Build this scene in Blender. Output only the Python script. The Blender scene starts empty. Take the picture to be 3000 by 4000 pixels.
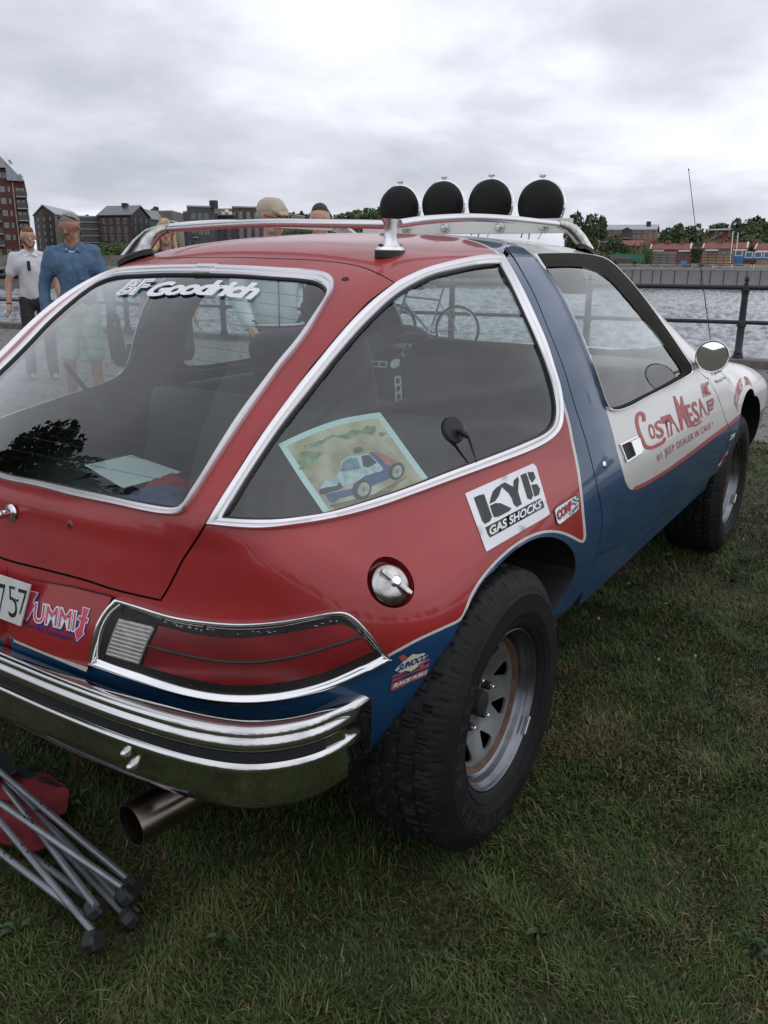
import bpy, bmesh, math, random
import numpy as np
from mathutils import Vector, Matrix
from mathutils.geometry import delaunay_2d_cdt
random.seed(7); rng=np.random.default_rng(7)
C=bpy.context.scene.collection; SC=bpy.context.scene
R_=math.radians
# ---------------------------------------------------------------- camera, sky, sun, exposure
CAM=np.array([-1.66399,-1.66342,1.38432]); YAW,PIT,ROL,FPX=0.57263,0.29514,-0.00384,3297.48
def _rot():
    cy,sy,cp,sp=np.cos(YAW),np.sin(YAW),np.cos(PIT),np.sin(PIT)
    f=np.array([cy*cp,sy*cp,-sp]); r=np.array([sy,-cy,0.]); d=np.cross(f,r)
    cr,sr=np.cos(ROL),np.sin(ROL)
    return cr*r+sr*d,-sr*r+cr*d,f
RR,DD,FF=_rot()
cd=bpy.data.cameras.new('camera'); cam=bpy.data.objects.new('camera',cd); C.objects.link(cam)
cam.matrix_world=Matrix([[RR[i],-DD[i],-FF[i],CAM[i]] for i in range(3)]+[[0,0,0,1]])
cd.sensor_fit='HORIZONTAL'; cd.sensor_width=36; cd.lens=FPX/3000*36; cd.clip_start=.05; cd.clip_end=3000
SC.camera=cam
W=bpy.data.worlds.new('World'); SC.world=W; W.use_nodes=True
nt=W.node_tree; nt.nodes.clear(); N=nt.nodes.new; L=nt.links.new
def math_(nt,op,a,b=None,c=None):
    n=nt.nodes.new('ShaderNodeMath'); n.operation=op
    for i,v in enumerate((a,b,c)):
        if v is None: continue
        if isinstance(v,(int,float)): n.inputs[i].default_value=v
        else: nt.links.new(v,n.inputs[i])
    return n.outputs[0]
tc=N('ShaderNodeTexCoord'); sep=N('ShaderNodeSeparateXYZ'); L(tc.outputs['Generated'],sep.inputs[0])
zz=math_(nt,'ADD',math_(nt,'MAXIMUM',sep.outputs[2],0.),.22)
cx=math_(nt,'DIVIDE',sep.outputs[0],zz); cy=math_(nt,'DIVIDE',sep.outputs[1],zz)
cmb=N('ShaderNodeCombineXYZ'); L(cx,cmb.inputs[0]); L(cy,cmb.inputs[1])
def wnoise(scale,det,rough,dist=0.):
    n=N('ShaderNodeTexNoise'); n.inputs['Scale'].default_value=scale; n.inputs['Detail'].default_value=det
    n.inputs['Roughness'].default_value=rough; n.inputs['Distortion'].default_value=dist; L(cmb.outputs[0],n.inputs['Vector']); return n.outputs['Fac']
big=wnoise(.55,5,.5,.35); fine=wnoise(1.9,6,.55,.2)
mixn=math_(nt,'ADD',math_(nt,'MULTIPLY',big,.68),math_(nt,'MULTIPLY',fine,.32))
rp=N('ShaderNodeValToRGB'); L(mixn,rp.inputs[0]); cr=rp.color_ramp
cr.elements[0].position=.36; cr.elements[0].color=(.41,.435,.49,1)
cr.elements[1].position=.62; cr.elements[1].color=(.90,.93,1.0,1)
e=cr.elements.new(.47); e.color=(.57,.595,.66,1); e=cr.elements.new(.53); e.color=(.72,.745,.815,1)
sky=N('ShaderNodeTexSky'); sky.sky_type='NISHITA'; sky.sun_disc=False; sky.sun_elevation=R_(48); sky.sun_rotation=R_(200)
bgs=N('ShaderNodeBackground'); L(sky.outputs[0],bgs.inputs[0]); bgs.inputs[1].default_value=.05
bgc=N('ShaderNodeBackground'); L(rp.outputs[0],bgc.inputs[0]); bgc.inputs[1].default_value=1.33
mx=N('ShaderNodeMixShader'); mx.inputs[0].default_value=.95; L(bgs.outputs[0],mx.inputs[1]); L(bgc.outputs[0],mx.inputs[2])
wo=N('ShaderNodeOutputWorld'); L(mx.outputs[0],wo.inputs[0])
sd=bpy.data.lights.new('sun','SUN'); sd.energy=.5; sd.angle=R_(150); sd.color=(1,.97,.93)
so=bpy.data.objects.new('sun',sd); C.objects.link(so); so.rotation_euler=(R_(42),0,R_(200-180)); so.location=(0,0,30)
SC.view_settings.view_transform='Standard'; SC.view_settings.look='None'; SC.view_settings.exposure=0; SC.view_settings.gamma=1
SC.render.engine='CYCLES'
SC.cycles.max_bounces=10; SC.cycles.transparent_max_bounces=24; SC.cycles.glossy_bounces=5; SC.cycles.caustics_reflective=False; SC.cycles.caustics_refractive=False
# ---------------------------------------------------------------- materials
def mat(name,col,rough=.6,metal=0.,spec=.5,coat=0.,var=0.,vscale=8.,bump=0.,bscale=60.,col2=None,vlo=.35,vhi=.65,emit=0,coatr=.08,det=4,rvar=0,stretch=None):
    m=bpy.data.materials.new(name); m.use_nodes=True; t=m.node_tree; p=t.nodes['Principled BSDF']
    p.inputs['Base Color'].default_value=(*col,1); p.inputs['Roughness'].default_value=rough; p.inputs['Metallic'].default_value=metal
    p.inputs['Specular IOR Level'].default_value=spec; p.inputs['Coat Weight'].default_value=coat; p.inputs['Coat Roughness'].default_value=coatr
    g=t.nodes.new('ShaderNodeTexCoord'); src=g.outputs['Object']
    if stretch:
        mp=t.nodes.new('ShaderNodeMapping'); mp.inputs['Scale'].default_value=stretch; t.links.new(src,mp.inputs[0]); src=mp.outputs[0]
    if var or col2:
        n=t.nodes.new('ShaderNodeTexNoise'); n.inputs['Scale'].default_value=vscale; n.inputs['Detail'].default_value=det; t.links.new(src,n.inputs['Vector'])
        r=t.nodes.new('ShaderNodeValToRGB'); t.links.new(n.outputs['Fac'],r.inputs[0]); c2=col2 or tuple(c*(1-var) for c in col)
        r.color_ramp.elements[0].position=vlo; r.color_ramp.elements[0].color=(*c2,1); r.color_ramp.elements[1].position=vhi
        r.color_ramp.elements[1].color=(*(col if col2 else tuple(min(1,c*(1+var)) for c in col)),1); t.links.new(r.outputs[0],p.inputs['Base Color'])
    if rvar:
        n=t.nodes.new('ShaderNodeTexNoise'); n.inputs['Scale'].default_value=vscale*1.7; n.inputs['Detail'].default_value=5; t.links.new(src,n.inputs['Vector'])
        t.links.new(math_(t,'ADD',math_(t,'MULTIPLY',n.outputs['Fac'],rvar*2),rough-rvar),p.inputs['Roughness'])
    if bump:
        n=t.nodes.new('ShaderNodeTexNoise'); n.inputs['Scale'].default_value=bscale; n.inputs['Detail'].default_value=4; t.links.new(src,n.inputs['Vector'])
        b=t.nodes.new('ShaderNodeBump'); b.inputs['Strength'].default_value=bump; b.inputs['Distance'].default_value=.01; t.links.new(n.outputs['Fac'],b.inputs['Height']); t.links.new(b.outputs[0],p.inputs['Normal'])
    if emit: p.inputs['Emission Color'].default_value=(*col,1); p.inputs['Emission Strength'].default_value=emit
    return m
def glass(name,tint,ior=1.5,rough=0.,boost=1.):
    m=bpy.data.materials.new(name); m.use_nodes=True; t=m.node_tree; t.nodes.clear()
    o=t.nodes.new('ShaderNodeOutputMaterial'); tr=t.nodes.new('ShaderNodeBsdfTransparent'); tr.inputs[0].default_value=(*tint,1)
    gl=t.nodes.new('ShaderNodeBsdfGlossy'); gl.inputs['Roughness'].default_value=rough; gl.inputs[0].default_value=(1,1,1,1)
    ge=t.nodes.new('ShaderNodeNewGeometry'); dt_=t.nodes.new('ShaderNodeVectorMath'); dt_.operation='DOT_PRODUCT'; t.links.new(ge.outputs['Normal'],dt_.inputs[0]); t.links.new(ge.outputs['Incoming'],dt_.inputs[1])
    f0=((ior-1)/(ior+1))**2; c_=math_(t,'SUBTRACT',1.,math_(t,'ABSOLUTE',dt_.outputs['Value'])); fo=math_(t,'ADD',math_(t,'MULTIPLY',math_(t,'POWER',c_,5.),1-f0),f0); mx=t.nodes.new('ShaderNodeMixShader')
    t.links.new(math_(t,'MINIMUM',math_(t,'MULTIPLY',fo,boost),1.),mx.inputs[0]); t.links.new(tr.outputs[0],mx.inputs[1]); t.links.new(gl.outputs[0],mx.inputs[2]); t.links.new(mx.outputs[0],o.inputs[0]); return m
M={}
M['red']=mat('red_paint',(.33,.020,.021),.42,coat=.6,coatr=.06,spec=.35,var=.09,vscale=5,rvar=.06,bump=.012,bscale=9)
M['blue']=mat('blue_paint',(.010,.050,.130),.4,coat=.7,coatr=.04,spec=.35,rvar=.06,var=.08,vscale=5,bump=.012,bscale=9)
M['white']=mat('cream_white_paint',(.64,.63,.60),.38,coat=.5,coatr=.1,var=.02,vscale=6,bump=.01,bscale=9)
M['stripe']=mat('white_pinstripe',(.62,.60,.56),.4,var=.08,vscale=60)
M['pink']=mat('faded_red_stripe',(.42,.09,.10),.4,coat=.3)
M['dark']=mat('black_interior_metal',(.012,.012,.013),.7)
M['rubber']=mat('black_rubber',(.012,.012,.013),.55)
M['chrome']=mat('chrome',(.80,.80,.82),.10,1.,rvar=.06,vscale=30,bump=.012,bscale=120)
M['bchrome']=mat('bumper_chrome',(.62,.62,.62),.09,1.,rvar=.05,vscale=14,bump=.015,bscale=40)
M['alu']=mat('brushed_trim',(.76,.74,.76),.33,1.,rvar=.03,vscale=9)
M['old']=mat('dull_scuffed_chrome',(.50,.49,.47),.22,1.,var=.25,vscale=40,rvar=.1)
M['glass']=glass('tinted_window_glass',(.76,.86,.84),1.5,0,1.8); M['dglass']=glass('door_window_glass',(.76,.86,.85),1.5,0,1.0)
M['wglass']=glass('windshield_glass',(.86,.92,.91),1.45)
M['line']=mat('heater_wire',(.05,.03,.03),.6)
M['tyre']=mat('tyre_rubber',(.0095,.0095,.010),.66,spec=.25,var=.25,vscale=14,bump=.15,bscale=90,rvar=.08)
M['tyre2']=mat('tyre_lettering',(.024,.024,.026),.55,spec=.4)
M['rim']=mat('worn_steel_rim',(.19,.20,.22),.36,.95,var=.28,vscale=13,rvar=.1)
M['disc']=mat('galvanised_wheel_disc',(.24,.25,.255),.45,.7,var=.2,vscale=20)
M['rust']=mat('rusty_band',(.11,.058,.036),.75,var=.3,vscale=30,bump=.2,bscale=120)
M['blk']=mat('satin_black_plastic',(.014,.014,.014),.45,col2=(.03,.03,.03),vscale=40)
M['bezel']=mat('worn_black_bezel',(.014,.013,.013),.5,bump=.2,bscale=80)
M['lens']=mat('red_lens',(.20,.010,.014),.38,coat=.6,coatr=.16,var=.28,vscale=7)
M['clear']=mat('clear_lens',(.30,.27,.26),.3,coat=.6,var=.25,vscale=60)
M['seat']=mat('charcoal_vinyl',(.024,.024,.027),.6,var=.25,vscale=3)
M['trim']=mat('grey_interior_trim',(.05,.052,.056),.6,var=.1)
M['paper']=mat('white_paper',(.74,.78,.76),.8)
M['wht']=mat('white_vinyl',(.78,.78,.80),.35)
M['ink']=mat('black_ink',(.012,.012,.014),.4)
M['inkr']=mat('red_ink',(.48,.025,.05),.4)
M['inkp']=mat('sign_painter_red',(.40,.055,.06),.45,var=.12,vscale=20)
M['inkb']=mat('blue_ink',(.012,.028,.21),.4)
M['pinkink']=mat('pink_red_ink',(.60,.07,.14),.4)
M['plate']=mat('licence_plate_white',(.62,.64,.62),.35,var=.05,vscale=30)
M['mirror']=mat('mirror_glass',(.9,.9,.9),.01,1.)
M['skin']=mat('skin',(.50,.28,.20),.5,var=.10,vscale=30)
M['skint']=mat('tanned_skin',(.40,.19,.12),.5,var=.12,vscale=30)
M['cover']=mat('black_lamp_cover',(.008,.008,.008),.65,spec=.25,var=.3,vscale=12,bump=.05,bscale=60)
# ---------------------------------------------------------------- object helpers
def link(name,me,mats=(),parent=None,label=None,cat=None,group=None,kind=None):
    o=bpy.data.objects.new(name,me); C.objects.link(o)
    if me is not None:
        for m in mats: me.materials.append(M[m] if isinstance(m,str) else m)
    if parent: o.parent=parent
    if label: o['label']=label
    if cat: o['category']=cat
    if group: o['group']=group
    if kind: o['kind']=kind
    return o
def empty(name,loc=(0,0,0),rz=0,parent=None,**k):
    o=link(name,None,(),parent,**k); o.location=loc; o.rotation_euler=(0,0,rz); return o
def mesh(name,V,F,mi=None,nrm=None,smooth=True):
    me=bpy.data.meshes.new(name); me.from_pydata([tuple(map(float,v)) for v in V],[],[tuple(map(int,f)) for f in F]); 
    if mi is not None: me.polygons.foreach_set('material_index',list(map(int,mi)))
    me.polygons.foreach_set('use_smooth',[smooth]*len(me.polygons)); me.update()
    if nrm is not None: me.normals_split_custom_set_from_vertices([tuple(map(float,n)) for n in nrm])
    return me
def bm_mesh(name,bm,smooth=False,ang=None):
    me=bpy.data.meshes.new(name); bmesh.ops.recalc_face_normals(bm,faces=bm.faces); bm.to_mesh(me); bm.free()
    me.polygons.foreach_set('use_smooth',[smooth]*len(me.polygons))
    if smooth and ang: me.set_sharp_from_angle(angle=R_(ang))
    return me
def bx(bm,c,s,rz=0,rx=0,ry=0,bev=0,mi=0):
    r=bmesh.ops.create_cube(bm,size=1); vs=r['verts']; bmesh.ops.scale(bm,vec=s,verts=vs)
    fs={f for v in vs for f in v.link_faces}
    if bev:
        es={e for v in vs for e in v.link_edges}; q=bmesh.ops.bevel(bm,geom=list(es),offset=bev,segments=2,profile=.7,affect='EDGES'); fs=set(q['faces'])|{f for f in fs if f.is_valid}; vs=list({v for f in fs for v in f.verts})
    for f in fs: f.material_index=mi
    m=Matrix.Translation(c)@Matrix.Rotation(rz,4,'Z')@Matrix.Rotation(ry,4,'Y')@Matrix.Rotation(rx,4,'X'); bmesh.ops.transform(bm,matrix=m,verts=vs); return vs
def box_me(name,c,s,**k):
    bm=bmesh.new(); bx(bm,c,s,**k); return bm_mesh(name,bm)
def tube_data(P,r,n=8,close=False,caps=True):
    P=np.array(P,dtype=float); m=len(P); r=np.broadcast_to(np.asarray(r,float),(m,)) ; V=[];F=[]
    T=np.gradient(P,axis=0)
    if close: T=np.roll(P,-1,0)-np.roll(P,1,0)
    T/=np.linalg.norm(T,axis=1,keepdims=True)+1e-12
    u=np.cross(T[0],[0,0,1.])
    if np.linalg.norm(u)<1e-3: u=np.cross(T[0],[1.,0,0.])
    u=u/np.linalg.norm(u)
    for i in range(m):
        u=u-T[i]*(u@T[i]); u/=np.linalg.norm(u); w=np.cross(T[i],u)
        for j in range(n):
            a=2*math.pi*j/n; V.append(P[i]+r[i]*(u*math.cos(a)+w*math.sin(a)))
    for i in range(m if close else m-1):
        for j in range(n):
            a=i*n+j;b=i*n+(j+1)%n;i2=((i+1)%m)*n; F.append((a,b,i2+(j+1)%n,i2+j))
    if caps and not close: F.append(tuple(range(n-1,-1,-1))); F.append(tuple((m-1)*n+j for j in range(n)))
    return V,F
class MB:
    def __init__(s): s.V=[];s.F=[];s.I=[]
    def add(s,V,F,mi=0):
        o=len(s.V); s.V+=[tuple(map(float,v)) for v in V]; s.F+=[tuple(int(i)+o for i in f) for f in F]; s.I+=[mi]*len(F); return s
    def tube(s,P,r,n=8,mi=0,**k): return s.add(*tube_data(P,r,n,**k),mi)
    def box(s,c,sz,rz=0,mi=0):
        x,y,z=[q/2 for q in sz]; ca,sa=math.cos(rz),math.sin(rz)
        V=[(c[0]+a*x*ca-b*y*sa,c[1]+a*x*sa+b*y*ca,c[2]+d*z) for a,b,d in [(-1,-1,-1),(1,-1,-1),(1,1,-1),(-1,1,-1),(-1,-1,1),(1,-1,1),(1,1,1),(-1,1,1)]]
        return s.add(V,[(0,3,2,1),(4,5,6,7),(0,1,5,4),(1,2,6,5),(2,3,7,6),(3,0,4,7)],mi)
    def lathe(s,prof,o=(0,0,0),ax='Z',n=24,mi=0,mis=None):
        V=[];F=[];k=len(prof)
        for i in range(n):
            a=2*math.pi*i/n; c_,s_=math.cos(a),math.sin(a)
            for r,h in prof:
                if ax=='Z': v=(r*c_,r*s_,h)
                elif ax=='Y': v=(r*c_,h,r*s_)
                else: v=(h,r*c_,r*s_)
                V.append((v[0]+o[0],v[1]+o[1],v[2]+o[2]))
        for i in range(n):
            for j in range(k-1):
                a=i*k+j;b=((i+1)%n)*k+j; F.append((a,b,b+1,a+1))
        s.add(V,F,mi)
        if mis:
            for i in range(n):
                for j in range(k-1): s.I[len(s.I)-n*(k-1)+i*(k-1)+j]=mis[j]
        return s
    def build(s,name,mats,parent=None,smooth=True,ang=40,**k):
        me=bpy.data.meshes.new(name); me.from_pydata(s.V,[],s.F); me.polygons.foreach_set('material_index',s.I)
        me.polygons.foreach_set('use_smooth',[smooth]*len(me.polygons)); me.update()
        bm=bmesh.new(); bm.from_mesh(me); bmesh.ops.recalc_face_normals(bm,faces=bm.faces); bm.to_mesh(me); bm.free()
        if smooth and ang: me.set_sharp_from_angle(angle=R_(ang))
        return link(name,me,mats,parent,**k)
def cat(P,n=12,closed=False):
    """centripetal-ish catmull-rom resample of a polyline"""
    P=np.asarray(P,float)
    if len(P)<3: t=np.linspace(0,1,n)[:,None]; return P[0]*(1-t)+P[-1]*t
    Q=np.vstack([2*P[0]-P[1],P,2*P[-1]-P[-2]]); out=[]
    for i in range(1,len(Q)-2):
        p0,p1,p2,p3=Q[i-1:i+3]; d=np.linalg.norm(p2-p1); k=max(2,int(n))
        d0=max(np.linalg.norm(p1-p0),1e-6)**.5; d1=max(d,1e-6)**.5; d2=max(np.linalg.norm(p3-p2),1e-6)**.5
        m1=(p2-p1)/d1-(p2-p0)/(d0+d1)+(p1-p0)/d0; m2=(p2-p1)/d1-(p3-p1)/(d1+d2)+(p3-p2)/d2; m1=m1*d1; m2=m2*d1
        for j in range(k):
            t=j/k; out.append((2*t**3-3*t*t+1)*p1+(t**3-2*t*t+t)*m1+(3*t*t-2*t**3)*p2+(t**3-t*t)*m2)
    out.append(P[-1]); return np.array(out)
def resample(P,n=None,step=None):
    P=np.asarray(P,float); d=np.r_[0,np.cumsum(np.linalg.norm(np.diff(P,axis=0),axis=1))]
    if n is None: n=max(2,int(round(d[-1]/step))+1)
    s=np.linspace(0,d[-1],n); return np.stack([np.interp(s,d,P[:,k]) for k in range(P.shape[1])],-1)
def smoothpx(P,n=None,step=None): return resample(cat(P,10),n,step)
def pip(P,poly):
    P=np.asarray(P);poly=np.asarray(poly); x,y=P[:,0],P[:,1]; ins=np.zeros(len(P),bool); xj,yj=poly[-1]
    for xi,yi in poly:
        c=((yi>y)!=(yj>y))&(x<(xj-xi)*(y-yi)/((yj-yi) if yj!=yi else 1e-12)+xi); ins^=c; xj,yj=xi,yi
    return ins
# pixel of the photograph -> direction / point on a plane of the world
def rays(px):
    px=np.asarray(px,float).reshape(-1,2); d=FF*FPX+RR*(px[:,:1]-1500)+DD*(px[:,1:]-2000); return d/np.linalg.norm(d,axis=1,keepdims=True)
def onp(px,ax,v):
    d=rays([px])[0]; return CAM+d*(v-CAM[ax])/d[ax]
def az(px,dist):
    d=rays([px])[0]; return CAM+d*dist/np.hypot(d[0],d[1])
def proj(P):
    q=np.asarray(P)-CAM; z=q@FF; return np.stack([1500+FPX*(q@RR)/z,2000+FPX*(q@DD)/z],-1)
# ---------------------------------------------------------------- car body surface (implicit)
def pc(x,xs,ys):
    """smooth (catmull-rom/hermite) 1-D interpolation, clamped linear ends"""
    xs=np.asarray(xs,float); ys=np.asarray(ys,float)
    m=np.zeros_like(ys); d=np.diff(ys)/np.diff(xs)
    m[1:-1]=(d[:-1]*np.diff(xs)[1:]+d[1:]*np.diff(xs)[:-1])/(xs[2:]-xs[:-2]); m[0]=d[0]; m[-1]=d[-1]
    i=np.clip(np.searchsorted(xs,x)-1,0,len(xs)-2); h=xs[i+1]-xs[i]; t=(x-xs[i])/h
    tc=np.clip(t,0,1)
    v=(2*tc**3-3*tc**2+1)*ys[i]+(tc**3-2*tc**2+tc)*h*m[i]+(-2*tc**3+3*tc**2)*ys[i+1]+(tc**3-tc**2)*h*m[i+1]
    return v+np.where(t<0,t*h*m[0],0)+np.where(t>1,(t-1)*h*m[-1],0)
WX=np.array([-.9,-.4,0,.5,1.2,2.0,2.6,3.2,3.6])
WZ=np.array([.2,.35,.55,.68,.80,.88,.95,1.10,1.25,1.38,1.5])
WT=np.array([
[.60,.72,.80,.84,.84,.84,.83,.78,.65],
[.66,.80,.88,.90,.90,.90,.90,.86,.72],
[.70,.86,.925,.94,.945,.955,.98,.93,.80],
[.70,.855,.93,.95,.96,.97,.99,.945,.82],
[.57,.755,.875,.935,.95,.955,.98,.93,.80],
[.47,.655,.79,.895,.915,.935,.955,.87,.72],
[.44,.60,.735,.86,.88,.89,.90,.78,.62],
[.40,.54,.665,.80,.81,.775,.70,.56,.45],
[.34,.47,.585,.715,.725,.69,.62,.5,.4],
[.28,.40,.50,.62,.635,.59,.52,.4,.3],
[.20,.32,.42,.52,.53,.47,.40,.3,.2]])
def Wf(x,z):
    x=np.asarray(x,float); z=np.asarray(z,float)
    # interpolate in x for each row then in z
    rows=np.stack([pc(x,WX,WT[j]) for j in range(len(WZ))],-1)
    xs=WZ; m=np.zeros_like(rows); dx=np.diff(xs); d=np.diff(rows,axis=-1)/dx
    m[...,1:-1]=(d[...,:-1]*dx[1:]+d[...,1:]*dx[:-1])/(xs[2:]-xs[:-2]); m[...,0]=d[...,0]; m[...,-1]=d[...,-1]
    i=np.clip(np.searchsorted(xs,z)-1,0,len(xs)-2); h=xs[i+1]-xs[i]; t=(z-xs[i])/h; tc=np.clip(t,0,1)
    g=lambda A,k: np.take_along_axis(A,k[...,None],-1)[...,0]
    v=(2*tc**3-3*tc**2+1)*g(rows,i)+(tc**3-2*tc**2+tc)*h*g(m,i)+(-2*tc**3+3*tc**2)*g(rows,i+1)+(tc**3-tc**2)*h*g(m,i+1)
    return v+np.where(t<0,t*h*m[...,0],0)+np.where(t>1,(t-1)*h*m[...,-1],0)
RZ=[.2,.35,.5,.6,.72,.82,.90,.95,1.13,1.345,1.42]; RX0=[-.50,-.60,-.655,-.665,-.632,-.612,-.592,-.535,-.285,.018,.13]
def Xr(y,z):
    return pc(z,RZ,RX0)+y*y*np.interp(z,[.6,.9],[.36,.25])
TX=[-.2,0.,.25,.6,.95,1.3,1.65,2.0,2.45,2.7,3.0,3.3,3.5]; TZ=[1.30,1.372,1.42,1.450,1.457,1.453,1.428,1.25,.94,.92,.90,.83,.66]
def Zt(x,y):
    return pc(x-.10*0-0,TX,TZ)-(.13*y*y+.25*y**4)*np.interp(x,[1.8,2.3],[1,.12])
def smax(a,b,k):
    h=np.clip(.5+.5*(a-b)/k,0,1); return b+(a-b)*h+k*h*(1-h)
def F(P):
    x,y,z=P[...,0],P[...,1],P[...,2]; ay=np.abs(y)
    s=(ay-Wf(x,z))*.9; r=(Xr(y,z)-x)*np.interp(z,[.88,.97],[1.,.6])
    xx=x+.22*y*y*np.clip((x-1.2)/.6,0,1)
    sl=np.interp(x,[1.5,1.8,2.4,2.6],[1,.85,.85,1])
    t=(z-Zt(xx,y))*sl
    k=np.interp(z,[.6,.92,1.2,1.4],[.16,.07,.06,.09])
    a=smax(s,r,k); return smax(a,t,.10)
def grad(P,e=2e-3):
    g=np.stack([F(P+np.eye(3)[i]*e)-F(P-np.eye(3)[i]*e) for i in range(3)],-1)
    return g/np.linalg.norm(g,axis=-1,keepdims=True)
_gx=np.arange(-1.2,4.2,.01); _gz=np.arange(0,2.,.01); _GW=Wf(np.repeat(_gx[:,None],len(_gz),1),np.repeat(_gz[None],len(_gx),0))
def Wq(x,z):
    i=np.clip((x+1.2)/.01,0,len(_gx)-1.001); j=np.clip(z/.01,0,len(_gz)-1.001); a=i.astype(int); b=j.astype(int); u=i-a; v=j-b
    return (_GW[a,b]*(1-u)+_GW[a+1,b]*u)*(1-v)+(_GW[a,b+1]*(1-u)+_GW[a+1,b+1]*u)*v
def hit(px,off=0,t0=.9,t1=6.,n=240):
    global Wf
    d=rays(px); ts=np.linspace(t0,t1,n); N_=len(d); A=np.full(N_,0.); B=np.zeros(N_); ok=np.zeros(N_,bool)
    real=Wf; Wf=Wq
    for k in range(0,N_,400):
        f=F(CAM+d[k:k+400,None,:]*ts[None,:,None])-off; neg=f<0; o=neg.any(1); j=np.where(o,neg.argmax(1),f.argmin(1)); ok[k:k+400]=o
        A[k:k+400]=np.where(o,ts[np.maximum(j-1,0)],ts[j]); B[k:k+400]=ts[j]
    Wf=real
    A=np.where(ok,A-.03,A); B=np.where(ok,B+.002,B); b0=B.copy(); a=A.copy()
    for _ in range(20):
        m=(a+B)/2; i=F(CAM+d*m[:,None])<off; B=np.where(i,m,B); a=np.where(i,a,m)
    t=np.where(ok,B,b0); return CAM+d*t[:,None],ok
# parameter domains: A (x, angle round the long axis), B (y, angle round a cross axis), Cc (angle round a vertical axis, z)
def dom(kind,u,v):
    u=np.asarray(u,float); v=np.asarray(v,float); o=np.zeros(u.shape+(3,)); d=np.zeros_like(o)
    if kind=='A': a=v/.9; o[...,0]=u; o[...,2]=.6; d[...,1]=-np.cos(a); d[...,2]=np.sin(a)
    elif kind=='B': a=v/.8; o[...,0]=.6; o[...,1]=u; o[...,2]=.5; d[...,0]=-np.cos(a); d[...,2]=np.sin(a)
    else: a=u/.75; o[...,0]=.2; o[...,2]=v; d[...,0]=-np.cos(a); d[...,1]=-np.sin(a)
    return o,d
def todom(kind,P):
    x,y,z=np.asarray(P,float).T
    if kind=='A': return np.stack([x,.9*np.arctan2(z-.6,-y)],-1)
    if kind=='B': return np.stack([y,.8*np.arctan2(z-.5,.6-x)],-1)
    return np.stack([.75*np.arctan2(-y,.2-x),z],-1)
def lift(kind,uv):
    o,d=dom(kind,uv[:,0],uv[:,1]); a=np.full(len(uv),.02); b=np.full(len(uv),3.6 if kind=='C' else 1.6)
    for _ in range(24):
        m=(a+b)/2; i=F(o+d*m[:,None])<0; a=np.where(i,m,a); b=np.where(i,b,m)
    return o+d*a[:,None]
def cdt(outline,holes=(),lines=(),step=.03,inset=0.):
    V=[];E=[]
    def ring(P,close=True):
        s=len(V); V.extend(P); n=len(P)
        for i in range(n if close else n-1): E.append((s+i,s+(i+1)%n))
    ring(outline)
    for h in holes: ring(h)
    allb=np.vstack([outline]+list(holes)+list(lines))
    for l in lines: ring(l,False)
    lo,hi=outline.min(0),outline.max(0); gx=np.arange(lo[0],hi[0],step); gy=np.arange(lo[1],hi[1],step*.87)
    G=np.array([(x+(step/2 if j%2 else 0),y) for j,y in enumerate(gy) for x in gx])
    if len(G):
        k=pip(G,outline)
        for h in holes: k&=~pip(G,h)
        G=G[k]
        if len(G):
            keep=np.ones(len(G),bool)
            for i in range(0,len(G),2000):
                dd=((G[i:i+2000,None]-allb[None])**2).sum(-1).min(1); keep[i:i+2000]=dd>(step*.45)**2
            G=G[keep]
    pts=[Vector((float(a),float(b))) for a,b in V]+[Vector((float(a),float(b))) for a,b in G]
    r=delaunay_2d_cdt(pts,E,[],0,1e-6); VV=np.array([tuple(v) for v in r[0]]); FFc=np.array([f for f in r[2] if len(f)==3])
    c=VV[FFc].mean(1); k=pip(c,outline)
    for h in holes: k&=~pip(c,h)
    FFc=FFc[k]; a=VV[FFc]; ar=(a[:,1,0]-a[:,0,0])*(a[:,2,1]-a[:,0,1])-(a[:,1,1]-a[:,0,1])*(a[:,2,0]-a[:,0,0])
    FFc=FFc[np.abs(ar)>1e-9]; return VV,FFc
def inset2(P,d):
    P=np.asarray(P); A=P-np.roll(P,1,0); B=np.roll(P,-1,0)-P
    n=lambda T:np.stack([-T[:,1],T[:,0]],-1)/(np.linalg.norm(T,axis=1,keepdims=True)+1e-12)
    m=n(A)+n(B); m/=np.linalg.norm(m,axis=1,keepdims=True)+1e-9
    s=np.sign(0.5*np.sum(P[:,0]*np.roll(P[:,1],-1)-np.roll(P[:,0],-1)*P[:,1])); return P+m*d*s
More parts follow.
